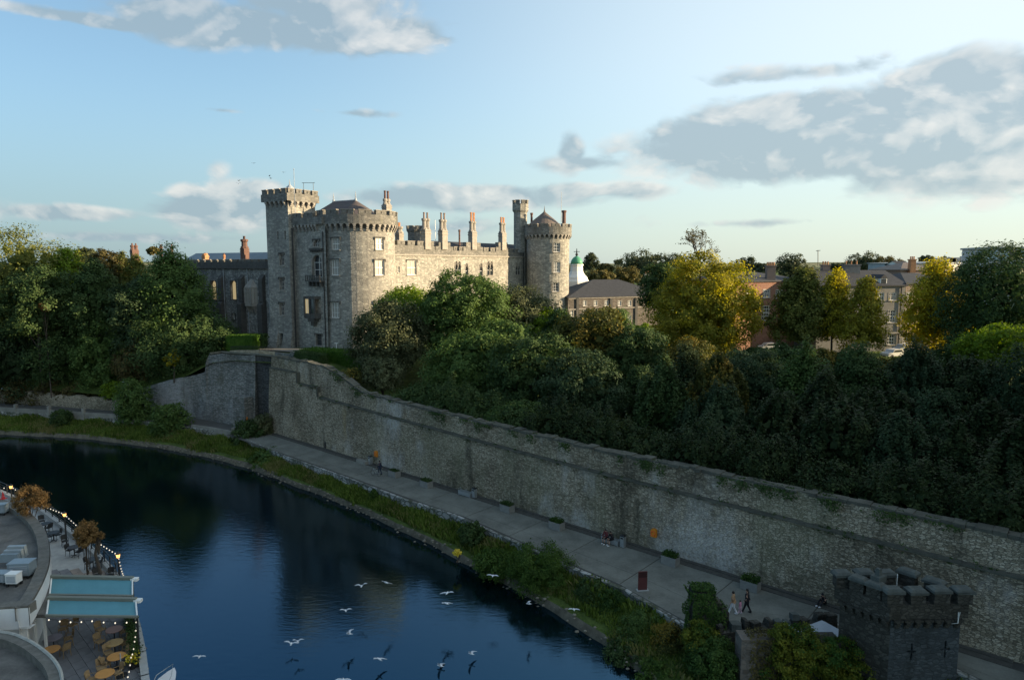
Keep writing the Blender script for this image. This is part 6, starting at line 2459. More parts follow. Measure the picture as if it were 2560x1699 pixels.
def mrow(a, b, n, skip0=False, h=.74):
    for i in range(n):
        if skip0 and i == 0:
            continue
        t = i / (n - 1)
        p = a.lerp(b, t)
        d = b - a
        w_ = d.length / (n - 1) * .66
        o = put('merlon', capped_merlon(w_, .62, h + random.Random(i).uniform(-.04, .04), int(a.x * 10) + i), head, (p.x, p.y, ZT - .79), math.atan2(d.y, d.x))


md = [inset(p, .02) for p in (KN, KR, KF, KL)]
mrow(md[0], md[1], 4)
mrow(md[1], md[2], 3, True)
mrow(md[2], md[3], 4, True)
t_ = md[3].lerp(md[0], 1)
for i, t in enumerate((.34, .67)):
    p = md[3].lerp(md[0], t)
    d = md[0] - md[3]
    put('merlon', capped_merlon(.85, .6, .74, 40 + i), head, (p.x, p.y, ZT - .79), math.atan2(d.y, d.x))
q = MB()
p = md[3].lerp(md[0], .67)
q.box((p.x + .35, p.y + .35, ZT + .28), (.75, .6, .42), .5)
q.box((p.x + .35, p.y + .35, ZT + .7), (.32, .32, .5), .5, taper=.8)
q.build('finial', M['cap'], head)
q = MB()
q.tube([(24.2, 41, ZT - 1), (24.2, 41, ZT + .75)], .02, 4)
q.build('spike', M['whitepaint'], head)
me = corbel_mesh(.28, .36, .5, 'keep')
for a, b, n in ((KN, KR, 7), (KL, KN, 6)):
    for i in range(n):
        p = a.lerp(b, (i + .5) / n)
        d = b - a
        put('corbel', me, kt, (p.x, p.y, ZT - 1.86), math.atan2(d.y, d.x))
q = MB()
for (x, z) in ((.35, 2.1), (1.3, 1.2)):
    q.tube([fr_.P(3.9 + x * .1, ZT - 1.2, .4), fr_.P(3.95, ZT - 1.9, .4), fr_.P(3.7, ZT - 2.1, .1)], .025, 4)
q.build('cable', M['whitepaint'], kt)

rwl = thing('ruined_wall', 'broken low battlement of rough stone blocks between the ivy pier and the turret', 'wall', pz(1900, 1560, 2.5))
A_, B_ = Vector((pz(1795, 1570, 3.4).x, pz(1795, 1570, 3.4).y, 0)), Vector((pz(2095, 1540, 3.4).x, pz(2095, 1540, 3.4).y, 0))
F = Flat(A_, B_)
q = MB()
q.prism([tuple(F.P(x, 0, y))[:2] for x, y in ((0, 0), (F.len, 0), (F.len, -.7), (0, -.7))], 0, 3.0)
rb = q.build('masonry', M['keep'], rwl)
rr = random.Random(4)
x = .1
while x < F.len - .3:
    w_ = rr.uniform(.35, .9)
    for k in range(rr.choice([1, 1, 2])):
        h = rr.uniform(.25, .5)
        q = MB()
        q.box((0, 0, h / 2), (w_ * rr.uniform(.8, 1), rr.uniform(.5, .75), h), taper=rr.uniform(.75, .95))
        me = bpy.data.meshes.new('stone')
        me.from_pydata([(a + rr.uniform(-.05, .05), b + rr.uniform(-.05, .05), c + rr.uniform(-.04, .04)) for a, b, c in q.v], [], q.f)
        me.materials.append(M['keep'] if rr.random() < .6 else M['cap'])
        p = F.P(x + w_ / 2, 2.98 + k * .35, -.35 + rr.uniform(-.08, .08))
        put('stone', me, rwl, p, math.atan2(F.dir.y, F.dir.x) + rr.uniform(-.15, .15))
    x += w_ + rr.choice([.05, .1, .5])
iv = thing('ivy_pier', 'broken stone pier wrapped in dark ivy standing at the walkway edge', 'pier', pz(1757, 1590, 2))
c = py_(1757, 1470, 45.5)
q = MB()
q.prism([(c.x - .8, 45), (c.x + .75, 45), (c.x + .75, 46.2), (c.x - .8, 46.2)], 1, c.z - .12)
q.prism([(c.x + .7, 45.1), (c.x + 1.25, 45.1), (c.x + 1.25, 46.1), (c.x + .7, 46.1)], 1, c.z - .9)
q.prism([(c.x + 1.2, 45.15), (c.x + 1.8, 45.15), (c.x + 1.8, 46.05), (c.x + 1.2, 46.05)], 1, c.z - 1.6)
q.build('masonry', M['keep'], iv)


def ivy_box(x0, x1, y0, y1, z0, z1, n, leaf, mat, seed, parent, th=.2, name='ivy'):
    rng = np.random.default_rng(seed)
    P, N = [], []
    for (u0, u1, nx, ny, k) in ((0, 0, 0, -1, .4), (0, 0, -1, 0, .2), (0, 0, 1, 0, .15), (0, 0, 0, 1, .1)):
        m_ = int(n * k)
        if ny:
            X = rng.uniform(x0, x1, m_)
            Y = np.full(m_, y0 if ny < 0 else y1)
        else:
            X = np.full(m_, x0 if nx < 0 else x1)
            Y = rng.uniform(y0, y1, m_)
        Z = rng.uniform(z0, z1, m_)
        bul = th * (1 + np.sin(X * 3 + Z * 2.3) + np.sin(Z * 4.1 + Y * 2)) * .6 + rng.uniform(0, .12, m_)
        P.append(np.column_stack([X + nx * bul, Y + ny * bul, Z]))
        N.append(unit(np.array([nx, ny, .5]) + rng.normal(size=(m_, 3)) * .6))
    m_ = int(n * .15)
    P.append(np.column_stack([rng.uniform(x0, x1, m_), rng.uniform(y0, y1, m_), z1 + rng.uniform(0, .2, m_)]))
    N.append(unit(np.array([0, 0, 1.]) + rng.normal(size=(m_, 3)) * .6))
    P, N = np.vstack(P), np.vstack(N)
    return link(name, quads_mesh(name, leaf_quads(P, N, np.full(len(P), leaf), rng, .85), mat), parent, kind='stuff')


ivy_box(c.x - .85, c.x + .75, 44.95, 46.2, .8, c.z, 5200, .15, L['ivy'], 5, iv)
ivy_box(c.x + .6, c.x + 1.5, 45, 46.1, .8, c.z - 1.2, 1500, .15, L['ivy'], 6, iv)
# square grey pier and brown garden wall lower down
gp_ = thing('stone_pier', 'square grey stone pier with brown creeper at the bottom below the ruined wall', 'pier', pz(1868, 1690, .5))
c2 = py_(1868, 1592, 41.5)
q = MB()
q.prism([(c2.x - .45, 41.2), (c2.x + .5, 41.2), (c2.x + .5, 42.4), (c2.x - .45, 42.4)], -.5, c2.z)
q.prism([(c2.x + .5, 41.35), (c2.x + 1.9, 41.35), (c2.x + 1.9, 42.2), (c2.x + .5, 42.2)], -.5, c2.z - .1)
q.build('masonry', M['brown_stone'], gp_)
ivy_box(c2.x + .1, c2.x + 1.9, 41.25, 42.3, c2.z - 2.9, c2.z + .05, 1500, .16, L['brown'], 7, gp_, .08, name='creeper')
iw = thing('ivy_wall', 'yellowing ivy covered wall with bulging top left of the turret', 'ivy', (20, 41, 1))
c3 = py_(2020, 1590, 41.5)
q = MB()
q.prism([(c3.x - 1.6, 41.4), (c3.x + 2.1, 41.4), (c3.x + 2.1, 42.6), (c3.x - 1.6, 42.6)], -.5, c3.z - .3)
q.build('masonry', M['keep'], iw)
rng = np.random.default_rng(66)
Ps, Ns = [], []
for (px, py, rx, ry, n) in ((1960, 1600, 34, 46, 2600), (2000, 1635, 66, 70, 8000), (2050, 1655, 62, 72, 8000), (1955, 1680, 50, 70, 4500), (2100, 1665, 62, 72, 6500), (2150, 1700, 46, 50, 3500)):
    cc = py_(px, py, 41.3)
    k = m_per_px(41.3) * 1.08
    P, N = crown_points(cc, (rx * k, rx * k * .55, ry * k), n, rng, lobes=26, lob=(.2, .34), low=-.8, tight=.32)
    Ps.append(P)
    Ns.append(N)
P, N = np.vstack(Ps), np.vstack(Ns)
link('ivy', quads_mesh('ivy', leaf_quads(P, N, np.full(len(P), .13), rng, .85), L['ivy_yellow']), iw, kind='stuff')
sr = thing('shed_roof', 'pale blue grey sheet roof of a small shed left of the turret', 'roof', pz(2050, 1575, 3))
q = MB()
r4 = [pz(1975, 1578, 3.1), pz(2055, 1549, 3.5), pz(2098, 1572, 3.4), pz(2094, 1625, 2.9), pz(1990, 1612, 2.8)]
q.add([tuple(p) for p in r4] + [(p.x, p.y, p.z - .1) for p in r4], [[0, 1, 2, 3, 4]] + [[i, (i + 1) % 5, 5 + (i + 1) % 5, 5 + i] for i in range(5)])
q.build('sheet', M['lead'], sr)
q = MB()
q.prism([(p.x * .99 + .2, p.y * .99 + .4) for p in r4], .5, 2.75)
q.build('wall', M['keep'], sr)
q = MB()
q.tube([pz(1958, 1552, 3.6), pz(2010, 1588, 3.3)], .04, 5)
q.build('pole', M['lead'], sr)
# cctv camera on the river wall
cc = thing('security_camera', 'pair of small white camera domes bracketed high on the dark river wall end', 'camera', py_(2493, 1385, 45.2))
c = py_(2493, 1384, 45.0)
q = MB()
q.box((c.x, c.y, c.z + .25), (.75, .08, .06), rot=math.atan2(WD.y, WD.x))
q.tube([(c.x, c.y, c.z + .25), (c.x + .5, c.y + .7, c.z + .1)], .04, 5)
q.build('bracket', M['whitepaint'], cc)
for s_ in (-.28, .28):
    q = MB()
    q.ell((c.x + WD.x * s_, c.y + WD.y * s_, c.z + .08), (.12, .12, .13), 10, 7)
    q.build('dome', M['steel'], cc, True)

# ---------------------------------------------------------------- foreground left: quay terrace
TZ = 5.5
QE = [pz(x, y, TZ) for x, y in ((-420, 1110), (-150, 1182), (0, 1232), (99, 1276), (149, 1312), (215, 1365), (262, 1412), (291, 1445), (322, 1500), (344, 1577), (356, 1640), (363, 1699), (376, 1800), (392, 1950))]
mb = MB()
poly = [(p.x, p.y) for p in QE] + [(-24, 5), (-90, 5), (-90, QE[0].y)]
mb.prism(poly, -2, TZ - .05)
struct(mb.build('quay', M['concrete']))
M['paver'] = plain('grey_paver', (0.15, 0.155, 0.165), .85, .2, 1.2)
M['paver_pink'] = plain('pinkish_paver', (0.24, 0.2, 0.17), .85, .2, 1.2)


def inside(p, poly):
    c = False
    n = len(poly)
    for i in range(n):
        a, b = poly[i], poly[(i + 1) % n]
        if (a[1] > p[1]) != (b[1] > p[1]) and p[0] < (b[0] - a[0]) * (p[1] - a[1]) / (b[1] - a[1]) + a[0]:
            c = not c
    return c


tp = thing('terrace_paving', 'grey and pinkish square pavers of the waterside restaurant terrace', 'paving', (-25, 40, TZ - .05))
tp['kind'] = 'structure'
del tp['category']
q1 = MB()
q1.box((0, 0, 0), (.88, .58, .05))
pm = []
for mt in ('paver', 'paver_pink'):
    me = bpy.data.meshes.new('paver')
    me.from_pydata(q1.v, [], q1.f)
    me.materials.append(M[mt])
    pm.append(me)
qd = (QE[8] - QE[4])
pa = math.atan2(qd.y, qd.x)
ux, uy = Vector((math.cos(pa), math.sin(pa), 0)), Vector((-math.sin(pa), math.cos(pa), 0))
polyin = [(p.x, p.y) for p in QE] + [(-24, 5), (-90, 5)]
cnt = 0
lim_l = [pz(x, y, TZ) for x, y in ((85, 1300), (115, 1400), (95, 1500), (150, 1560), (150, 1700))]
for i in range(-40, 40):
    for j in range(-40, 40):
        p = QE[6] + ux * (i * .9 + (.45 if j % 2 else 0)) + uy * (j * .6)
        if not inside((p.x, p.y), polyin) or not (31.5 < p.y < 48.5):
            continue
        # only where the roof does not cover the terrace
        pxv = 1280 + FPX * p.x / (p.y * CP - (TZ - CAMZ) * SP)
        if pxv < 78 or (p.y < 42 and pxv < 118) or pxv > 380 or cnt >= 295:
            continue
        d_edge = min((Vector((p.x, p.y, 0)) - Vector((e.x, e.y, 0))).length for e in [QE[3].lerp(QE[4], .5), QE[4], QE[4].lerp(QE[5], .5), QE[5], QE[5].lerp(QE[6], .5), QE[6], QE[7], QE[6].lerp(QE[7], .5)])
        put('paver', pm[1 if (d_edge < 1.9 and p.y > 37.5) else 0], tp, (p.x, p.y, TZ - .025 + random.Random(cnt).uniform(0, .006)), pa)
        cnt += 1

# quay coping and railing
q = MB()
for a, b in zip(QE[:-1], QE[1:]):
    ex = (b - a).normalized()
    q.box(a.lerp(b, .5) + Vector((0, 0, .1)), ((b - a).length + .1, .4, .42), ax=(ex, Vector((-ex.y, ex.x, 0)), Vector((0, 0, 1))))
o = q.build('quay_coping', M['concrete'])
o['label'], o['category'] = 'pale concrete coping along the edge of the restaurant terrace over the river', 'coping'
rl = thing('railing', 'dark post and rail railing round the outer edge of the restaurant terrace', 'railing', QE[5])
q = MB()
rp = []
for a, b in zip(QE[1:9], QE[2:10]):
    k = max(1, round((b - a).length / 1.6))
    for j in range(k):
        p = a.lerp(b, j / k)
        rp.append(p)
        m_ = MB()
        m_.tube([p + Vector((0, 0, .2)), p + Vector((0, 0, 1.25))], .045, 5)
        m_.build('post', M['iron'], rl)
for z in (.45, .7, .95, 1.22):
    for a, b in zip(rp[:-1], rp[1:]):
        q.tube([a + Vector((0, 0, z)), b + Vector((0, 0, z))], .02 if z < 1.2 else .035, 4)
q.build('rail', M['iron'], rl)
# planter hedge by the lower tables
SEED[0] += 1
rng = np.random.default_rng(9)
a, b = pz(322, 1545, TZ), pz(340, 1668, TZ)
ph = thing('planter_hedge', 'narrow dark planter hedge along the terrace edge beside the orange tables', 'hedge', a.lerp(b, .5))
q = MB()
ex = (b - a).normalized()
q.box(a.lerp(b, .5) + Vector((0, 0, .25)), ((b - a).length, .4, .5), ax=(ex, Vector((-ex.y, ex.x, 0)), Vector((0, 0, 1))))
q.build('trough', M['iron'], ph)
n = 2600
t = rng.uniform(0, 1, (n, 1))
P = np.array(a) * (1 - t) + np.array(b) * t + np.column_stack([rng.normal(size=n) * .16, rng.normal(size=n) * .12, rng.uniform(.5, 1.15, n)])
link('foliage', quads_mesh('foliage', leaf_quads(P, unit(rng.normal(size=(n, 3)) + np.array([0, -.3, .6])), np.full(n, .12), rng), L['dark']), ph)
fpot = thing('flower_pot', 'pot of yellow flowers at the lower end of the planter hedge', 'flower pot', pz(331, 1672, TZ))
c = pz(331, 1670, TZ)
q = MB()
q.lathe((c.x, c.y, TZ), [(.14, 0), (.2, .35), (.22, .38)], 12)
q.build('pot', M['iron'], fpot)
P = np.array(c) + np.column_stack([rng.normal(size=240) * .16, rng.normal(size=240) * .16, rng.uniform(.35, .8, 240)])
link('flowers', quads_mesh('flowers', leaf_quads(P[:150], unit(rng.normal(size=(150, 3)) + np.array([0, -.4, .8])), np.full(150, .13), rng, .9), L['flowers']), fpot, kind='stuff')
link('leaves', quads_mesh('leaves', leaf_quads(P[150:] - np.array([0, 0, .1]), unit(rng.normal(size=(90, 3))), np.full(90, .14), rng), L['bank']), fpot, kind='stuff')

# roofs
M['felt'] = plain('weathered_flat_roof', (0.12, 0.115, 0.105), .95, .45, .8, bstr=.3)
M['moss_rim'] = plain('mossy_parapet_cap', (0.13, 0.125, 0.11), .95, .4, 2.5, bstr=.4)
M['facade'] = plain('white_rendered_facade', (0.62, 0.63, 0.62), .7, .08, 1.0)
M['sill'] = plain('pale_rim', (0.33, 0.33, 0.3), .9, .3, 3)


def roof_block(lb, outer, z, zbase, rim, par_h, fascia):
    """flat roof inside a curved parapet; outer edge from left to bottom"""
    o = thing('restaurant_building', lb, 'building', outer[len(outer) // 2])
    c = Vector((-60, 30, 0))
    fill = [(p.x, p.y) for p in outer] + [(-75, outer[-1].y), (-75, outer[0].y)]
    q = MB()
    q.prism(fill, z - .35, z)
    q.build('roof', M['felt'], o)
    q = MB()
    n = len(outer)
    nr = []
    for i in range(n):
        d = (outer[min(i + 1, n - 1)] - outer[max(i - 1, 0)]).normalized()
        m_ = Vector((d.y, -d.x, 0))
        if m_.dot(Vector((outer[i].x + 45, 0, 0)) + Vector((0, outer[i].y - 36, 0))) < 0:
            m_ = -m_
        nr.append(m_)
    for i in range(n - 1):
        a, b, na, nb2 = outer[i], outer[i + 1], nr[i], nr[i + 1]
        ai, bi = a - na * rim, b - nb2 * rim
        v = [(a.x, a.y, z - .4), (b.x, b.y, z - .4), (bi.x, bi.y, z - .4), (ai.x, ai.y, z - .4), (a.x, a.y, z + par_h), (b.x, b.y, z + par_h), (bi.x, bi.y, z + par_h), (ai.x, ai.y, z + par_h)]
        q.add(v, [[4, 5, 6, 7], [2, 3, 7, 6], [0, 1, 5, 4]])
    q.build('parapet', M['moss_rim'], o)
    q = MB()
    for i in range(n - 1):
        a, b = outer[i] + nr[i] * .04, outer[i + 1] + nr[i + 1] * .04
        q.quad((a.x, a.y, z - fascia), (b.x, b.y, z - fascia), (b.x, b.y, z + par_h - .12), (a.x, a.y, z + par_h - .12))
    for i in range(n - 1):
        a, b = outer[i] - nr[i] * .5, outer[i + 1] - nr[i + 1] * .5
        q.quad((a.x, a.y, zbase), (b.x, b.y, zbase), (b.x, b.y, z - .35), (a.x, a.y, z - .35))
        a2, b2 = outer[i] + nr[i] * .04, outer[i + 1] + nr[i + 1] * .04
        q.quad((a.x, a.y, z - fascia), (b.x, b.y, z - fascia), (b2.x, b2.y, z - fascia), (a2.x, a2.y, z - fascia))
    q.build('facade', M['facade'], o)
    return o


def curve(pts, z, k=5):
    P = [pz(x, y, z) for x, y in pts]
    out = []
    for i in range(len(P) - 1):
        p0, p1, p2, p3 = P[max(i - 1, 0)], P[i], P[i + 1], P[min(i + 2, len(P) - 1)]
        for j in range(k):
            t = j / k
            out.append(.5 * ((2 * p1) + (p2 - p0) * t + (2 * p0 - 5 * p1 + 4 * p2 - p3) * t * t + (3 * p1 - p0 - 3 * p2 + p3) * t ** 3))
    out.append(P[-1])
    return out


RZ = 9.0
ra = roof_block('curved restaurant building with grey flat roof and air conditioning units on the left quay', curve([(-260, 1190), (-120, 1212), (0, 1245), (50, 1264), (89, 1293), (113, 1326), (123, 1365), (122, 1405), (109, 1445), (90, 1482), (70, 1514)], RZ + .4) , RZ, TZ, .62, .4, .75)
q = MB()
a, b = pz(70, 1514, RZ + .4), pz(-200, 1530, RZ + .4)
q.quad((a.x, a.y, RZ - .9), (b.x, b.y, RZ - .9), (b.x, b.y, RZ + .3), (a.x, a.y, RZ + .3))
q.quad((a.x, a.y, RZ - .9), (b.x, b.y, RZ - .9), (b.x, b.y - .0, RZ - .9), (a.x, a.y + .5, RZ - .9))
q.prism([(a.x, a.y + .02), (b.x, b.y + .02), (b.x, b.y + .65), (a.x, a.y + .65)], RZ - .1, RZ + .42, 1)
q.prism([(a.x - .4, a.y + .3), (b.x, b.y + .3), (b.x, b.y + .4), (a.x - .4, a.y + .4)], TZ, RZ - .9)
q.build('end_wall', [M['facade'], M['moss_rim']], ra)
for (x0, x1) in ((8, 38), (46, 62)):
    m_ = MB()
    p0, p1 = pz(x0, 1560, 7.2), pz(x1, 1560, 7.2)
    m_.box(Vector(((p0.x + p1.x) / 2, a.y + .27, 7.0)), (abs(p1.x - p0.x), .08, 1.9))
    m_.build('window', M['glass'], ra)
rb_ = roof_block('round ended building with brown flat roof and mossy kerb in the bottom left corner', curve([(-260, 1560), (-120, 1562), (0, 1574), (66, 1592), (113, 1621), (146, 1655), (160, 1699), (166, 1780), (166, 1900)], RZ + .2), RZ - .3, TZ, .55, .45, .6)
q = MB()
pts = [p + Vector((0, 0, .02)) for p in curve([(-200, 1562), (0, 1577), (64, 1595), (110, 1624), (142, 1657), (156, 1699), (160, 1800)], RZ + .2)]
q.tube([Vector((p.x, p.y, RZ + .17)) for p in pts], .08, 5)
q.build('rim', M['sill'], rb_)


def ac_unit(lb, px, py, sx, sy, sz, rot, col='whitepaint', z=RZ):
    c = pz(px, py, z)
    o = thing('air_conditioning_unit', lb, 'air conditioner', c)
    q = MB()
    q.box((c.x, c.y, z + .2 + sz / 2), (sx, sy, sz), rot)
    q.box((c.x, c.y, z + .22 + sz), (sx + .05, sy + .05, .05), rot)
    q.build('casing', M[col], o)
    q = MB()
    for i in (-1, 1):
        for j in (-1, 1):
            R_ = Matrix.Rotation(rot, 3, 'Z') @ Vector((i * sx * .4, j * sy * .4, 0))
            q.box((c.x + R_.x, c.y + R_.y, z + .1), (.12, .12, .2), rot)
    q.build('feet', M['iron'], o)
    R_ = Matrix.Rotation(rot, 3, 'Z')
    q = MB()
    for k in range(5):
        p = R_ @ Vector((0, -sy / 2 - .015, sz * (-.3 + .15 * k)))
        q.box((c.x + p.x, c.y + p.y, z + .2 + sz / 2 + p.z), (sx * .8, .03, .05), rot)
    q.build('grille', M['lead'], o)
    return o


M['duct'] = plain('pale_blue_grey_metal', (0.25, 0.3, 0.33), .45, .12, 2, .4, .3)
o = ac_unit('large pale ribbed duct unit in the middle of the curved flat roof', 57, 1440, 1.25, .8, .75, .1, 'duct')
c = pz(52, 1400, RZ)
q = MB()
for k in range(3):
    q.box((c.x + .0, c.y - .25 - .32 * k, RZ + .75 - .08 * k), (1.15, .3, .7 - .1 * k), .1, taper=.9)
q.build('duct', M['duct'], o)
ac_unit('small white box unit in front of the large duct unit', 36, 1462, .65, .5, .55, 0, 'whitepaint')
ac_unit('grey low unit left of the small white box on the roof', 5, 1458, .9, .6, .5, 0, 'duct')
ac_unit('pale metal unit at the upper left of the curved roof', 2, 1285, .9, .6, .6, .1, 'duct')
tc_ = thing('traffic_cone', 'red cone at the parapet of the curved roof, upper left', 'cone', pz(8, 1244, RZ + .4))
c = pz(8, 1246, RZ + .4)
M['red'] = plain('red_plastic', (0.5, 0.03, 0.03), .4, .1, 2)
q = MB()
q.lathe((c.x, c.y, RZ + .4), [(.16, 0), (.14, .03), (.03, .55), (.02, .56)], 12)
q.lathe((c.x, c.y, RZ + .4), [(.117, .12), (.1, .22)], 12, 1)
q.box((c.x, c.y, RZ + .41), (.4, .4, .04))
q.build('body', [M['red'], M['whitepaint']], tc_)

# awnings
M['awning'] = plain('turquoise_canvas', (0.09, 0.24, 0.285), .75, .08, .8)
M['awnbar'] = plain('olive_grey_bar', (0.16, 0.17, 0.14), .5, .1, 1)
for (lb, P4) in (('upper turquoise retractable awning over the restaurant terrace', [(129, 1443), (331, 1447), (331, 1491), (124, 1488)]),
                 ('lower turquoise retractable awning over the restaurant terrace', [(122, 1496), (339, 1500), (343, 1543), (116, 1540)])):
    zs_ = (8.45, 8.25, 8.1, 8.3)
    v = [pz(x, y, z_) for (x, y), z_ in zip(P4, zs_)]
    o = thing('awning', lb, 'awning', v[0], 'turquoise awnings')
    q = MB()
    k = 12
    g_ = []
    for i in range(k + 1):
        for j in range(5):
            p = v[0].lerp(v[1], i / k).lerp(v[3].lerp(v[2], i / k), j / 4)
            g_.append((p.x, p.y, p.z - .08 * math.sin(PI * j / 4) + .01 * (i % 2)))
    q.add(g_, [[i * 5 + j, (i + 1) * 5 + j, (i + 1) * 5 + j + 1, i * 5 + j + 1] for i in range(k) for j in range(4)])
    q.build('canvas', M['awning'], o)
    for (a, b, r) in ((v[0], v[1], .13), (v[3], v[2], .07)):
        q = MB()
        ex = (b - a).normalized()
        q.box(a.lerp(b, .5) + Vector((0, 0, .06)), ((b - a).length + .1, r * 2, r * 1.6), ax=(ex, Vector((-ex.y, ex.x, 0)), Vector((0, 0, 1))))
        q.build('bar', M['awnbar'], o)
    for (a, b) in ((v[0], v[3]), (v[1], v[2])):
        q = MB()
        q.tube([a, b], .05, 5)
        q.build('arm', M['whitepaint'], o)
    q = MB()
    q.box(v[1] + Vector((.15, 0, 0)), (.4, .3, .18))
    q.build('end_cap', M['whitepaint'], o)
    for e in (v[1], v[2]):
        q = MB()
        q.tube([(e.x, e.y, TZ), (e.x, e.y, e.z)], .05, 6)
        q.build('post', M['iron'], o)
q = MB()
p4 = [pz(x, y, 8.2) for x, y in ((124, 1443), (129, 1443), (116, 1540), (72, 1538), (70, 1522), (108, 1455))]
q.prism([(p.x, p.y) for p in p4], 8.1, 8.3)
q.build('porch_roof', M['felt'], ra)
q = MB()
for (x, y) in ((80, 1545), (104, 1545)):
    p = pz(x, y, 8.0)
    q.box((p.x, p.y + .2, 6.75), (.12, .12, 2.5))
q.build('porch_column', M['facade'], ra)

# string lights and lanterns
M['bulb'] = emis('warm_bulb', (1.0, 0.9, 0.72), 0.45)
M['lampglow'] = emis('amber_lantern', (1.0, 0.45, 0.12), 1.2)
bmesh_ = MB()
bmesh_.ell((0, 0, 0), (.04, .04, .05), 6, 4)
bme = bpy.data.meshes.new('bulb')
bme.from_pydata(bmesh_.v, [], bmesh_.f)
bme.materials.append(M['bulb'])


def string(lb, pts, n, sag=.25):
    o = thing('string_lights', lb, 'string lights', pts[0])
    q = MB()
    for a, b in zip(pts[:-1], pts[1:]):
        L_ = (b - a).length
        k = max(3, int(L_ / .55))
        P = [a.lerp(b, i / k) - Vector((0, 0, sag * math.sin(PI * i / k))) for i in range(k + 1)]
        q.tube(P, .012, 3)
        for p in P[:-1]:
            put('bulb', bme, o, p - Vector((0, 0, .06)), 0)
    q.build('cable', M['iron'], o)


zl_ = TZ + 2.6
lp4 = [pz(27, 1214, zl_), pz(161, 1283, zl_), pz(295, 1385, zl_), pz(312, 1443, 8.4)]
string('string of bulbs along the upper terrace railing up to the awning', [pz(-60, 1214, zl_)] + lp4, 5)
string('string of bulbs hanging under the front edge of the lower awning', [pz(122, 1546, 8.0), pz(230, 1549, 7.95), pz(345, 1550, 7.95)], 10, .1)
string('string of bulbs down the planter hedge beside the orange tables', [pz(340, 1552, 7.0), pz(336, 1600, 6.8), pz(327, 1640, 6.7), pz(316, 1699, 6.7)], 10, .15)
for i, (p, lb) in enumerate(zip(lp4[:3], ('far lantern post at the left edge of the terrace', 'lantern post in the middle of the upper terrace railing', 'lantern post nearest the awnings'))):
    o = thing('lantern_post', lb, 'lantern', (p.x, p.y, TZ), 'lantern posts on the terrace')
    q = MB()
    q.tube([(p.x, p.y, TZ), (p.x, p.y, zl_ + .05)], .06, 6)
    q.build('post', M['iron'], o)
    q = MB()
    q.lathe((p.x, p.y, zl_), [(.09, -.22), (.14, .02)], 8)
    q.build('glass', M['lampglow'], o)
    q = MB()
    q.lathe((p.x, p.y, zl_), [(.19, .03), (.03, .18), (.01, .25)], 8)
    q.build('cap', M['iron'], o)

# tables and chairs
M['orange_top'] = plain('orange_varnished_wood', (0.5, 0.24, 0.06), .4, .15, 6, .5)
M['tan_top'] = plain('tan_wood', (0.36, 0.24, 0.1), .5, .15, 6)
M['pink_top'] = plain('brownish_pink_top', (0.24, 0.15, 0.13), .5, .15, 6)
M['grey_top'] = plain('pale_mauve_top', (0.2, 0.17, 0.19), .4, .15, 6)
M['wicker'] = plain('tan_wicker', (0.26, 0.18, 0.095), .8, .3, 12)


def table_proto(mat, r=.47):
    o = bpy.data.objects.new('cafe_table', None)
    COL.objects.link(o)
    o['category'] = 'table'
    q = MB()
    q.lathe((0, 0, 0), [(r - .02, .71), (r, .725), (r, .745), (r - .02, .755)], 24)
    lpart('tabletop', q, M[mat], o)
    q = MB()
    q.lathe((0, 0, 0), [(.05, .04), (.035, .1), (.035, .71)], 8)
    lpart('pedestal', q, M['iron'], o)
    for k in range(4):
        q = MB()
        a = k * PI / 2 + .6
        q.tube([(0, 0, .08), (math.cos(a) * .32, math.sin(a) * .32, .02)], .025, 5)
        lpart('foot', q, M['iron'], o)
    return o


def chair_proto(mat, name='cafe_chair', arms=False):
    o = bpy.data.objects.new(name, None)
    COL.objects.link(o)
    o['category'] = 'chair'
    q = MB()
    q.box((0, 0, .45), (.44, .44, .05), taper=.95)
    lpart('seat', q, M[mat], o)
    q = MB()
    for i in range(6):
        a0, a1 = -.5 + i / 6, -.5 + (i + 1) / 6
        y = lambda a: .2 + .06 - .22 * a * a
        q.add([(a0 * .44, y(a0), .5), (a1 * .44, y(a1), .5), (a1 * .46, y(a1) + .07, .9 - .15 * a1 * a1), (a0 * .46, y(a0) + .07, .9 - .15 * a0 * a0),
               (a0 * .44, y(a0) + .03, .5), (a1 * .44, y(a1) + .03, .5), (a1 * .46, y(a1) + .1, .9 - .15 * a1 * a1), (a0 * .46, y(a0) + .1, .9 - .15 * a0 * a0)],
              [[0, 1, 2, 3], [4, 5, 6, 7], [3, 2, 6, 7], [0, 1, 5, 4]])
    lpart('backrest', q, M[mat], o)
    for (x, y) in ((-.18, -.18), (.18, -.18), (-.18, .2), (.18, .2)):
        q = MB()
        q.tube([(x, y, .45), (x * 1.15, y * 1.15, 0)], .018, 5)
        lpart('leg', q, M['iron' if mat == 'iron' else 'wicker'], o)
    for sx in (-1, 1):
        q = MB()
        q.tube([(sx * .2, .24, .66), (sx * .25, -.05, .66), (sx * .22, -.18, .46)], .017, 5)
        lpart('armrest', q, M[mat], o)
    return o


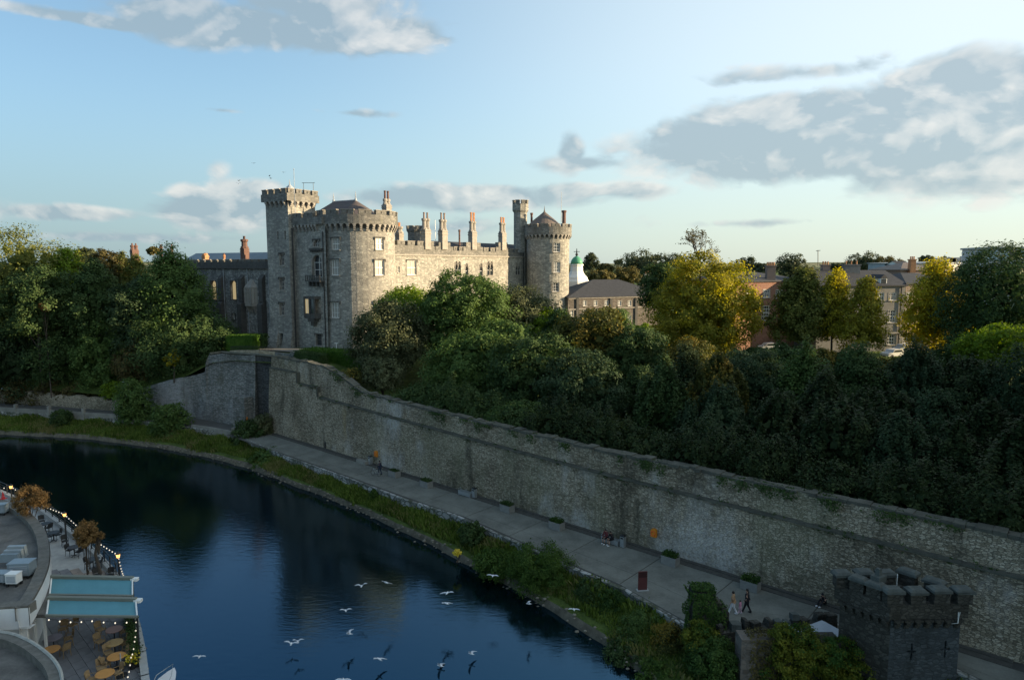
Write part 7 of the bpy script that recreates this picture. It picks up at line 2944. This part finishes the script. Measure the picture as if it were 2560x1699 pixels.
tabs = [('orange_top', 262, 1682, 'bright orange round table lowest on the terrace, cut by the bottom edge'), ('orange_top', 291, 1639, 'bright orange round table second from the bottom'),
        ('tan_top', 286, 1605, 'tan round table between the orange and the brownish one'), ('pink_top', 285, 1572, 'brownish round table just in front of the awning'),
        ('grey_top', 133, 1593, 'pale mauve round table near the restaurant wall'), ('orange_top', 127, 1622, 'small orange table half hidden by the round kerb'),
        ('iron', 113, 1308, 'dark round table furthest along the upper terrace'), ('iron', 133, 1330, 'dark table with chairs beside the middle lantern post'),
        ('iron', 185, 1366, 'dark table left of the second orange leaved tree'), ('iron', 232, 1396, 'dark table under the railing right of the orange leaved tree')]
used = {}
cpos = []
for (mt, px, py, lb) in tabs:
    c = pz(px, py, TZ + .74)
    if mt not in used:
        t_ = table_proto(mt)
        used[mt] = t_
        t_.location = (c.x, c.y, TZ)
        t_['label'] = lb
    else:
        t_ = copy_thing(used[mt], (c.x, c.y, TZ), .3 * len(cpos), lb)
    t_['group'] = 'round tables on the restaurant terrace'
    cpos.append((c, lb))
chs = [('wicker', 253, 1666, 262, 1682, 'tan wicker chair behind the lowest orange table'), ('wicker', 231, 1694, 262, 1682, 'tan wicker chair left of the lowest orange table'),
       ('wicker', 293, 1678, 262, 1682, 'tan wicker chair right of the lowest orange table'), ('wicker', 271, 1628, 291, 1639, 'tan wicker chair behind left of the second orange table'),
       ('wicker', 265, 1655, 291, 1639, 'tan wicker chair in front left of the second orange table'), ('wicker', 315, 1632, 291, 1639, 'tan wicker chair on the hedge side of the second orange table'),
       ('wicker', 249, 1600, 286, 1605, 'tan wicker chair left of the tan table'), ('wicker', 310, 1604, 286, 1605, 'tan wicker chair right of the tan table'),
       ('wicker', 251, 1570, 285, 1572, 'tan wicker chair left of the brownish table'), ('wicker', 309, 1574, 285, 1572, 'tan wicker chair right of the brownish table'),
       ('wicker', 162, 1618, 133, 1593, 'tan wicker chair turned towards the mauve table from the right front'), ('wicker', 170, 1592, 133, 1593, 'tan wicker chair right of the mauve table'),
       ('wicker', 158, 1568, 133, 1593, 'tan wicker chair behind the mauve table'), ('wicker', 181, 1558, 160, 1560, 'tan wicker chair in shade just under the lower awning'),
       ('iron', 104, 1300, 113, 1308, 'dark metal chair left of the furthest upper table'), ('iron', 121, 1316, 113, 1308, 'dark metal chair right of the furthest upper table'),
       ('iron', 124, 1338, 133, 1330, 'dark metal chair left of the table by the middle lantern'), ('iron', 144, 1334, 133, 1330, 'dark metal chair right of the table by the middle lantern'),
       ('iron', 162, 1350, 172, 1355, 'dark metal chair standing alone in the middle of the upper terrace'), ('iron', 174, 1372, 185, 1366, 'dark metal chair left of the table beside the orange tree'),
       ('iron', 197, 1376, 185, 1366, 'dark metal chair right of the table beside the orange tree'), ('iron', 222, 1404, 232, 1396, 'dark metal chair left of the table near the railing'),
       ('iron', 246, 1402, 232, 1396, 'dark metal chair right of the table near the railing'), ('iron', 243, 1434, 262, 1440, 'dark metal chair left of the pair next to the upper awning'),
       ('iron', 275, 1434, 262, 1440, 'dark metal chair right of the pair next to the upper awning')]
cu_ = {}
for (mt, px, py, tx, ty, lb) in chs:
    c, t_ = pz(px, py, TZ + .5), pz(tx, ty, TZ + .74)
    a = math.atan2(t_.y - c.y, t_.x - c.x) + PI / 2
    if mt not in cu_:
        o = chair_proto(mt)
        cu_[mt] = o
        o.location = (c.x, c.y, TZ)
        o.rotation_euler = (0, 0, a)
        o['label'] = lb
    else:
        o = copy_thing(cu_[mt], (c.x, c.y, TZ), a, lb)
    o['group'] = 'tan wicker chairs on the terrace' if mt == 'wicker' else 'dark metal chairs on the terrace'
ub = thing('parasol_base', 'parasol pole in a dark round base next to the lowest orange table', 'parasol base', pz(304, 1688, TZ))
c = pz(304, 1688, TZ)
q = MB()
q.lathe((c.x, c.y, TZ), [(.3, 0), (.3, .06), (.08, .1), (.05, .3)], 16)
q.build('base', M['iron'], ub)
q = MB()
q.tube([(c.x, c.y, TZ + .1), (c.x, c.y, TZ + 1.3)], .03, 6)
q.build('pole', M['concrete'], ub)
# orange leaved trees in pots
for (px, py, rx, ry, Y, lb) in ((76, 1250, 36, 34, 49.5, 'orange leaved tree at the far end of the upper terrace'), (215, 1336, 24, 34, 43.8, 'orange leaved tree beside the railing near the dark tables')):
    o = T(lb, L['orange'], px, py, rx, ry, Y, n=5200, leaf=.14, lobes=26, lob=(.2, .36), ground=TZ, tight=.4, core=.35, low=-.8, tr=.07, group='orange leaved terrace trees')
SEED[0] += 1
o = T('small outlying branch cluster on the right of the second orange tree', L['orange'], 245, 1340, 13, 12, 43.9, n=900, leaf=.13, lobes=8, ground=TZ + 2.2, tight=.4, core=.2, category='branch', name='orange_branch')
# ---------------------------------------------------------------- things on the walkway
WA = math.atan2(WD.y, WD.x)


def on_walk(px, py):
    """point on the paving under a pixel, kept clear of the wall"""
    return pz(px, py, 2.5)


M['planterc'] = plain('grey_planter_concrete', (0.2, 0.2, 0.185), .9, .2, 3)
rng = np.random.default_rng(404)
pl = [(986, 1190, 'first planter from the left beside the person with the bicycle'), (1066, 1216, 'second planter from the left before the metal bench'), (1268, 1277, 'planter just right of the empty metal bench'),
      (1392, 1321, 'planter left of the two seated people'), (1676, 1409, 'planter near the red information panel with bushy leaves'), (1876, 1472, 'largest looking planter behind the walking family')]
for i, (px, py, lb) in enumerate(pl):
    c = on_walk(px, py)
    o = thing('planter', 'grey concrete ' + lb, 'planter', c, 'concrete planters along the river wall')
    q = MB()
    q.box((c.x, c.y, 2.5 + .32), (1.35, .85, .62), WA)
    q.box((c.x, c.y, 2.5 + .04), (1.2, .75, .08), WA)
    for (dx, dy, sx, sy) in ((0, -.39, 1.41, .1), (0, .39, 1.41, .1), (-.65, 0, .1, .7), (.65, 0, .1, .7)):
        p = Matrix.Rotation(WA, 3, 'Z') @ Vector((dx, dy, 0))
        q.box((c.x + p.x, c.y + p.y, 3.17), (sx, sy, .1), WA)
    q.build('box', M['planterc'], o)
    n = 900
    u, v = rng.uniform(-.6, .6, n), rng.uniform(-.36, .36, n)
    bush = (.5, .8, .9, 1.0, 1.2, 1.3)[i]
    z = 3.15 + rng.beta(1.3, 1.6, n) * .5 * bush * (1 - .4 * np.abs(u))
    P = np.column_stack([c.x + u * math.cos(WA) * 1.1 - v * math.sin(WA) * 1.1, c.y + u * math.sin(WA) * 1.1 + v * math.cos(WA) * 1.1, z])
    link('foliage', quads_mesh('foliage', leaf_quads(P, unit(rng.normal(size=(n, 3)) + np.array([0, -.2, .7])), np.full(n, .13), rng, .8), L['dark' if i < 3 else 'ivy']), o)


def bench(px, py, lb, slats='steel', block=False):
    c = on_walk(px, py)
    o = thing('bench', lb, 'bench', c, 'benches along the river wall')
    R_ = Matrix.Rotation(WA, 3, 'Z')
    P = lambda x, y, z: Vector((c.x, c.y, 2.5)) + R_ @ Vector((x, y, z))
    if block:
        q = MB()
        q.box(P(0, 0, .23), (1.9, .55, .45), WA)
        q.build('block', M['palewall'], o)
    else:
        for x in (-.85, .85):
            q = MB()
            q.box(P(x, 0, .22), (.08, .5, .44), WA)
            q.build('leg', M[slats], o)
        for k in range(5):
            q = MB()
            q.box(P(0, -.22 + k * .11, .46), (1.9, .085, .05), WA)
            q.build('slat', M['steel'], o)
        q = MB()
        q.box(P(0, -.27, .25), (1.8, .04, .36), WA)
        q.box(P(0, .27, .25), (1.8, .04, .36), WA)
        q.build('side_panel', M['steel'], o)
        for x in (-.93, 0, .93):
            q = MB()
            q.tube([P(x, -.2, .48), P(x, -.2, .68), P(x, .2, .68), P(x, .2, .48)], .025, 5)
            q.build('armrest', M['steel'], o)
    return o, P


def bin_(px, py, lb):
    c = on_walk(px, py)
    o = thing('litter_bin', lb, 'bin', c, 'steel litter bins beside the benches')
    q = MB()
    q.box((c.x, c.y, 2.5 + .52), (.42, .4, .95), WA)
    q.build('body', M['steel'], o)
    q = MB()
    q.box((c.x, c.y, 2.5 + 1.06), (.46, .44, .12), WA, taper=.8)
    q.build('lid', M['iron'], o)
    q = MB()
    p = Matrix.Rotation(WA, 3, 'Z') @ Vector((0, -.205, 0))
    q.box((c.x + p.x, c.y + p.y, 2.5 + .86), (.28, .02, .14), WA)
    q.build('opening', M['iron'], o)


bench(906, 1158, 'pale block bench left of the person with the bicycle', block=True)
bench(1164, 1238, 'empty slatted steel bench in the middle of the walkway')
bO, bP = bench(1527, 1357, 'steel bench with two people sitting on it')
bin_(926, 1160, 'steel litter bin beside the pale block bench')
bin_(1186, 1243, 'steel litter bin beside the empty steel bench')
bin_(1557, 1366, 'steel litter bin beside the two seated people')
o = thing('litter_bin', 'small black bin against the wall near the left end of the walkway', 'bin', on_walk(816, 1119))
c = on_walk(816, 1120)
q = MB()
q.lathe((c.x, c.y, 2.5), [(.25, 0), (.27, .75), (.3, .78), (.2, 1.0)], 10)
q.build('body', M['iron'], o)

# information panel
M['oxide'] = plain('dark_red_panel', (0.1, 0.032, 0.03), .45, .12, 1.5, .4)
M['oxide_dark'] = plain('dark_panel_head', (0.045, 0.014, 0.014), .45, .1, 1.5, .4)
c = pz(1606, 1474, 2.5)
o = thing('information_panel', 'dark red upright information panel standing on the walkway', 'sign', c)
ang = .12
q = MB()
q.box((c.x, c.y, 2.5 + .78), (.72, .12, 1.52), ang)
q.build('board', M['oxide'], o)
q = MB()
q.box((c.x - .0, c.y - .065, 2.5 + 1.28), (.66, .012, .44), ang)
q.build('header', M['oxide_dark'], o)
q = MB()
q.box((c.x, c.y, 2.5 + .015), (.95, .45, .05), ang)
q.build('foot', M['concrete'], o)

# ring buoy boxes on the walls
M['hivis'] = plain('orange_box', (0.55, 0.2, 0.02), .5, .1, 2)
M['redorange'] = plain('red_orange_ring', (0.7, 0.12, 0.02), .5, .1, 2)
for (px, py, F_, off, lb) in ((1638, 1331, None, -.15, 'orange lifebuoy box on the river wall near the seated people'), (944, 1134, None, -.15, 'orange lifebuoy box on the river wall behind the person with the bicycle'),
                              (615, 1047, 'b', 0, 'orange lifebuoy box on the buttress of the bastion'), (31, 993, 'l', 0, 'orange lifebuoy box on the embankment wall at the far left')):
    if F_ is None:
        Fw = Flat(WF(0, off, 0), WF(100, off, 0))
        s_, z_ = Fw.hit(px, py)
        c, ex, nr_ = Fw.P(s_, z_, .25), Fw.dir, Fw.n
    else:
        Yd = 104.2 if F_ == 'b' else 120.0
        c = py_(px, py, Yd if F_ == 'b' else along([LB[2], LB[3], LB[4]], .5).y - .4)
        ex, nr_ = Vector((1, 0, 0)), Vector((0, -1, 0))
        ex = Vector((.97, -.22, 0))
        nr_ = Vector((-.22, -.97, 0))
    o = thing('lifebuoy_box', lb, 'lifebuoy', c, 'orange lifebuoy boxes')
    q = MB()
    ax = (ex, nr_, Vector((0, 0, 1)))
    q.box(c, (.54, .26, .6), ax=ax)
    a = [c + ex * x + nr_ * .14 + Vector((0, 0, z)) for x, z in ((-.27, .3), (.27, .3), (.14, .46), (-.14, .46))]
    b = [p - nr_ * .28 for p in a]
    q.add(a + b, [[0, 1, 2, 3], [4, 5, 6, 7], [1, 2, 6, 5], [2, 3, 7, 6], [0, 3, 7, 4]])
    q.build('housing', M['hivis'], o)
    q = MB()
    n = 14
    v = []
    for i in range(n):
        t = 2 * PI * i / n
        for (r, y) in ((.16, .15), (.2, .19), (.25, .15)):
            v.append(c + ex * (r * math.cos(t)) + Vector((0, 0, r * math.sin(t) + .05)) + nr_ * y)
    q.add(v, [[i * 3 + k, ((i + 1) % n) * 3 + k, ((i + 1) % n) * 3 + k + 1, i * 3 + k + 1] for i in range(n) for k in range(2)])
    q.build('lifebuoy', M['redorange'], o)

# ---------------------------------------------------------------- people
def skin_mesh(name, J, E, mat, parent, root=0, sub=1):
    """J list of (pos, radius); E edges; grown with the skin modifier"""
    me = bpy.data.meshes.new(name)
    me.from_pydata([tuple(p) for p, r in J], E, [])
    me.materials.append(mat)
    o = link(name, me, parent)
    if not me.skin_vertices:
        pass
    bpy.context.view_layer.objects.active = o
    m_ = o.modifiers.new('skin', 'SKIN')
    if not me.skin_vertices:
        return o
    for i, (p, r) in enumerate(J):
        sv = me.skin_vertices[0].data[i]
        sv.radius = (r, r) if not isinstance(r, tuple) else r
        sv.use_root = (i == root)
    m_.use_smooth_shade = True
    s = o.modifiers.new('subsurf', 'SUBSURF')
    s.levels = s.render_levels = sub
    return o


def tubes(name, chains, mat, parent, n=8):
    """chains of (points, radii) with rounded ends, one mesh"""
    q = MB()
    for pts, rs in chains:
        q.tube(pts, rs, n)
        q.ell(pts[0], (rs[0],) * 3, n, 5)
        q.ell(pts[-1], (rs[-1],) * 3, n, 5)
    return q.build(name, mat, parent, True)


def cloth(name, col):
    return plain(name, col, .9, .12, 8)


SKIN = plain('skin', (0.46, 0.27, 0.19), .6, .08, 6)
HAIR = plain('dark_hair', (0.02, 0.015, 0.012), .6, .2, 20)
SHOEW = plain('white_shoe', (0.7, 0.7, 0.7), .6, .05, 9)
SHOEB = plain('black_shoe', (0.02, 0.02, 0.02), .5, .1, 9)


def person(label, base, heading, pose, top, legs, shoe, h=1.7, hair=HAIR, hood=None, skirt=None, extra_hair=False):
    """pose: dict of joint -> (right, forward, up) in units of a 1.7 m body"""
    k = h / 1.7
    f = Vector((math.cos(heading), math.sin(heading), 0))
    r = Vector((f.y, -f.x, 0))
    b = Vector(base)
    o = thing('person', label, 'person', b, 'people on the riverside walkway')
    W = lambda j: b + (r * pose[j][0] + f * pose[j][1] + Vector((0, 0, 1)) * pose[j][2]) * k
    J, E = [], []
    ix = {}

    def add(n_, rad, frm=None, at=None):
        J.append((at if at is not None else W(n_), rad * k if not isinstance(rad, tuple) else (rad[0] * k, rad[1] * k)))
        ix[n_] = len(J) - 1
        if frm:
            E.append((ix[frm], ix[n_]))
    add('pelvis', .12)
    add('waist', .105, 'pelvis')
    add('chest', .13, 'waist')
    add('neck', .05, 'chest')
    add('headb', .07, 'neck')
    add('head', .088, 'headb')
    add('crown', .06, 'head', W('head') + (W('head') - W('neck')).normalized() * .1 * k)
    for s in ('l', 'r'):
        add('sh' + s, .055, 'chest')
        add('el' + s, .04, 'sh' + s)
        add('wr' + s, .026, 'el' + s)
        add('ha' + s, .03, 'wr' + s)
        d = (W('ha' + s) - W('wr' + s)).normalized()
        sd = d.cross(f).normalized() if d.cross(f).length > .1 else r
        for i, (w_, ln) in enumerate(((-.028, .07), (-.009, .082), (.01, .076), (.028, .06))):
            p = W('ha' + s) + (d * .02 + sd * w_ * 1.0) * k
            add('f%s%d' % (s, i), .008, 'ha' + s, p + d * .03 * k)
            add('g%s%d' % (s, i), .007, 'f%s%d' % (s, i), p + (d * ln + f * .015) * k)
        add('t' + s, .009, 'ha' + s, W('ha' + s) + (f * .045 + d * .03) * k)
        add('hi' + s, .085, 'pelvis')
        add('kn' + s, .055, 'hi' + s)
        add('an' + s, .035, 'kn' + s)
        add('to' + s, .03, 'an' + s, W('an' + s) + (f * .14 + Vector((0, 0, -.04))) * k)
    skin_mesh('body', J, E, SKIN, o)
    c, w_, p_ = W('chest'), W('waist'), W('pelvis')
    cols = [([p_ + Vector((0, 0, -.02 * k)), w_, c, W('neck') - (W('neck') - c) * .35], [.15 * k, .14 * k, .155 * k, .09 * k])]
    for s in ('l', 'r'):
        cols.append(([c + (W('sh' + s) - c) * .3, W('sh' + s), W('el' + s), W('wr' + s)], [.1 * k, .075 * k, .06 * k, .045 * k]))
    tubes('jacket', cols, top, o, 10)
    for s in ('l', 'r'):
        tubes('trouser_leg', [([p_ + (W('hi' + s) - p_) * .4, W('hi' + s), W('kn' + s), W('an' + s) + Vector((0, 0, .03 * k))], [.11 * k, .105 * k, .075 * k, .06 * k])], legs, o, 10)
        q = MB()
        a = W('an' + s)
        q.ell(a + f * .07 * k + Vector((0, 0, -.035 * k)), (.055 * k, .14 * k, .05 * k), 10, 6, rot=Matrix.Rotation(heading - PI / 2, 3, 'Z'))
        q.build('shoe', shoe, o, True)
    hd_ = W('head')
    q = MB()
    q.ell(hd_ + (-f * .025 + Vector((0, 0, .035))) * k, (.1 * k, .105 * k, .11 * k), 12, 8, rot=Matrix.Rotation(heading - PI / 2, 3, 'Z'))
    if extra_hair:
        q.ell(hd_ + (-f * .07 + Vector((0, 0, -.12))) * k, (.09 * k, .05 * k, .16 * k), 10, 7, rot=Matrix.Rotation(heading - PI / 2, 3, 'Z'))
    q.build('hair', hair, o, True)
    # face
    q = MB()
    up = Vector((0, 0, 1))
    q.ell(hd_ + (f * .1 - up * .005) * k, (.012 * k, .016 * k, .02 * k), 6, 4)
    q.ell(hd_ + (r * .088 - up * .0) * k, (.014 * k, .02 * k, .03 * k), 6, 4)
    q.ell(hd_ + (r * -.088 - up * .0) * k, (.014 * k, .02 * k, .03 * k), 6, 4)
    q.build('nose_and_ears', SKIN, o, True)
    q = MB()
    for sx in (-.033, .033):
        q.ell(hd_ + (f * .082 + r * sx + up * .015) * k, (.011 * k, .009 * k, .008 * k), 6, 4)
    q.build('eye', HAIR, o)
    q = MB()
    q.ell(hd_ + (f * .08 - up * .045) * k, (.02 * k, .01 * k, .006 * k), 6, 4)
    q.build('mouth', M['redorange'], o)
    if skirt:
        q = MB()
        q.lathe((p_.x, p_.y, p_.z), [(.22 * k, -.28 * k), (.15 * k, 0), (.13 * k, .12 * k)], 12)
        q.build('skirt', skirt, o, True)
    return o


def walk(st=.28, arm=.2):
    return dict(pelvis=(0, 0, .92), waist=(0, .01, 1.08), chest=(0, .02, 1.3), neck=(0, .02, 1.47), headb=(0, .04, 1.53), head=(0, .05, 1.6),
                shl=(-.18, .02, 1.4), ell=(-.23, -.08, 1.13), wrl=(-.22, arm - .1, .92), hal=(-.22, arm - .07, .85),
                shr=(.18, .02, 1.4), elr=(.23, .02, 1.13), wrr=(.22, -arm + .1, .9), har=(.22, -arm + .1, .83),
                hil=(-.09, 0, .9), knl=(-.1, st * .45, .5), anl=(-.1, st, .09), hir=(.09, 0, .9), knr=(.1, -st * .1, .49), anr=(.1, -st, .1))


def seat(lean=.1, hunch=0., hands=.35):
    return dict(pelvis=(0, 0, .56), waist=(0, .02 + hunch * .3, .72), chest=(0, .05 + hunch, .94), neck=(0, .1 + hunch * 1.3, 1.09), headb=(0, .13 + hunch * 1.4, 1.14), head=(0, .15 + hunch * 1.5, 1.21),
                shl=(-.18, .05 + hunch, 1.03), ell=(-.24, .14 + hunch, .78), wrl=(-.12, hands, .66), hal=(-.09, hands + .07, .64),
                shr=(.18, .05 + hunch, 1.03), elr=(.24, .14 + hunch, .78), wrr=(.12, hands, .66), har=(.09, hands + .07, .64),
                hil=(-.09, .02, .55), knl=(-.13, .44, .53), anl=(-.12, .5, .09), hir=(.09, .02, .55), knr=(.13, .44, .53), anr=(.13, .42, .09))


TAN, BLACK, WHITEJ, PINK, MAROON, NAVY = cloth('tan_jacket', (0.34, 0.22, 0.12)), cloth('black_cloth', (0.015, 0.015, 0.018)), cloth('white_trousers', (0.62, 0.62, 0.64)), cloth('pink_coat', (0.62, 0.25, 0.38)), cloth('maroon_jacket', (0.12, 0.03, 0.035)), cloth('navy_cloth', (0.02, 0.028, 0.05))
PALEPINK = cloth('pale_pink_skirt', (0.65, 0.45, 0.52))
hd1 = WA + .15 + PI
b1, b2, b3 = pz(1832, 1534, 2.5), pz(1867, 1530, 2.5), pz(1850, 1533, 2.5)
hdir = WA + .1
person('woman in tan jacket and white trousers walking with a child in pink', b1, hdir + PI * .98, walk(.26), TAN, WHITEJ, SHOEW, 1.72)
person('man all in black walking on the wall side of the child in pink', (b2.x, b2.y, 2.5), hdir + PI * .98, walk(.24), BLACK, BLACK, SHOEB, 1.8)
person('small child in pink coat walking between two adults', (b3.x, b3.y, 2.5), hdir + PI * .98, walk(.15, .1), PINK, PALEPINK, SHOEW, 1.02, skirt=PALEPINK)
p1, p2 = bP(-.42, -.12, 0), bP(.25, -.12, 0)
person('seated person in maroon jacket on the steel bench, left of the pair', (p1.x, p1.y, 2.47), WA - PI / 2, seat(), MAROON, BLACK, SHOEW, 1.72)
person('seated person in black leaning forward on the steel bench, right of the pair', (p2.x, p2.y, 2.47), WA - PI / 2 - .3, seat(.1, .08, .4), BLACK, BLACK, SHOEW, 1.72)
b4 = pz(950, 1186, 2.5)
person('person in dark blue pushing a bicycle along the walkway', b4, WA + PI + .1, walk(.2, .35), NAVY, NAVY, SHOEB, 1.75)
b5 = pz(2062, 1514, 2.5)
sp_ = seat(.1, .1, .3)
for j in list(sp_):
    x, y, z = sp_[j]
    if j not in ('knl', 'knr', 'anl', 'anr'):
        sp_[j] = (x, y, z - .32)
sp_['anl'], sp_['anr'] = (-.12, .55, .08), (.12, .6, .08)
sp_['knl'], sp_['knr'] = (-.13, .33, .52), (.13, .36, .5)
person('person in black hood sitting on the kerb near the turret', (b5.x, b5.y, 2.54), WA - PI / 2 - .5, sp_, BLACK, BLACK, SHOEW, 1.68, hair=BLACK)

# bicycle pushed by the walker
def bicycle(c, ang, lb):
    o = thing('bicycle', lb, 'bicycle', c)
    f = Vector((math.cos(ang), math.sin(ang), 0))
    s = Vector((-f.y, f.x, 0))
    P = lambda x, z, y=0: c + f * x + s * y + Vector((0, 0, z))
    for x in (-.52, .52):
        q = MB()
        q.tube([P(x + .33 * math.cos(t * PI / 9), .34 + .33 * math.sin(t * PI / 9)) for t in range(19)], .02, 5)
        w_ = q.build('wheel', M['iron'], o)
        q = MB()
        for t in range(8):
            a = t * PI / 4
            q.tube([P(x, .34), P(x + .32 * math.cos(a), .34 + .32 * math.sin(a))], .004, 3)
        q.build('spokes', M['steel'], w_)
    q = MB()
    for a, b in (((-.52, .34), (-.12, .3)), ((-.52, .34), (-.2, .78)), ((-.12, .3), (-.2, .82)), ((-.12, .3), (.38, .75)), ((-.2, .75), (.36, .82)), ((.36, .9), (.52, .34))):
        q.tube([P(*a), P(*b)], .017, 5)
    q.build('frame', M['steel'], o)
    q = MB()
    q.box(P(-.22, .88), (.26, .14, .05), ang)
    q.build('saddle', M['iron'], o)
    q = MB()
    q.tube([P(.3, .98, -.26), P(.36, .97, 0), P(.3, .98, .26)], .015, 5)
    q.build('handlebar', M['iron'], o)
    q = MB()
    q.tube([P(-.12, .3, -.1), P(-.12, .3, .1)], .012, 4)
    q.box(P(-.02, .2, .12), (.09, .06, .02), ang)
    q.box(P(-.22, .4, -.12), (.09, .06, .02), ang)
    q.build('pedals', M['iron'], o)


bb = b4 + Vector((-.45, -.4, 0))
bicycle(Vector((bb.x, bb.y, 2.5)), WA + PI + .1, 'bicycle pushed by the person in dark blue')

# ---------------------------------------------------------------- gulls over the river
M['gull'] = plain('gull_white', (0.72, 0.73, 0.75), .7, .04, 4)
M['gullgrey'] = plain('gull_pale_grey', (0.5, 0.53, 0.57), .7, .05, 4)
gl = [(965, 1455, 52, 1.0, .1, .9, .9, 'large white gull with wings spread right of the small flapping one'), (904, 1464, 53, .85, .7, 0, -.3, 'small gull with raised wings left of the large spread gull'),
      (1118, 1481, 51, .95, .12, -.2, -.35, 'white gull gliding level above another gull, wings outstretched'), (1116, 1507, 50, .95, .1, .8, .6, 'white gull banking just below the level gliding gull'),
      (864, 1525, 49, .75, .5, .4, .2, 'little gull with swept wings over the middle of the river'), (873, 1583, 47.5, .9, .8, 1.4, .5, 'blurry gull flapping with wings vertical in mid river'),
      (728, 1608, 47, .85, .55, .1, .3, 'left gull of the overlapping pair'), (744, 1602, 46.5, .7, .7, .6, .4, 'right gull of the overlapping pair'),
      (948, 1646, 45, 1.0, .1, .8, .7, 'white gull banking low near the bottom centre'), (1178, 1633, 46, .95, .6, 1.1, .8, 'gull with drooping wing over the dark water right of centre'),
      (1101, 1663, 45, 1.0, .5, 1.2, .9, 'gull near the bottom edge left of the drooping winged one'), (1232, 1438, 53, .8, .2, -.1, .1, 'gull flying low in front of the bright bank bush'),
      (1322, 1508, 50, .8, .6, 1.4, .6, 'gull passing over the river edge stones'), (1435, 1522, 47, .7, .1, 0, .1, 'pale gull streaking past the bank below the red panel'),
      (858, 1698, 43, .9, .1, .2, .2, 'gull cut by the bottom edge of the photo'), (499, 1640, 43, .7, .2, .1, .1, 'small gull skimming the blue water on the left')]
for (px, py, Y, sp2, dih, yaw, roll, lb) in gl:
    bird(lb, px, py, Y, sp2 * 1.25, M['gullgrey'], dih, yaw, 'gull', 'gull', 'gulls flying over the river', roll * .6, M['gull'])
# top of a white fountain buoy or boat at the bottom edge
bt = thing('boat', 'small white boat bow with rail just entering at the bottom edge of the river', 'boat', pz(412, 1715, .2))
c = pz(412, 1722, .1)
q = MB()
sec = [(-1.2, .55, .55), (-.4, .62, .6), (.4, .55, .65), (1.0, .3, .72), (1.35, .02, .8)]
vs = []
for (y, w_, z) in sec:
    vs += [(c.x - w_, c.y + y, z), (c.x - w_ * .6, c.y + y, -.1), (c.x + w_ * .6, c.y + y, -.1), (c.x + w_, c.y + y, z)]
q.add(vs, [[i * 4 + k, (i + 1) * 4 + k, (i + 1) * 4 + (k + 1) % 4, i * 4 + (k + 1) % 4] for i in range(4) for k in range(4)])
q.build('hull', M['gull'], bt)
q = MB()
q.tube([(c.x - .5, c.y - 1, .6), (c.x - .5, c.y, 1.1), (c.x, c.y + 1.2, 1.15), (c.x + .5, c.y, 1.1), (c.x + .5, c.y - 1, .6)], .025, 5)
q.build('rail', M['steel'], bt)
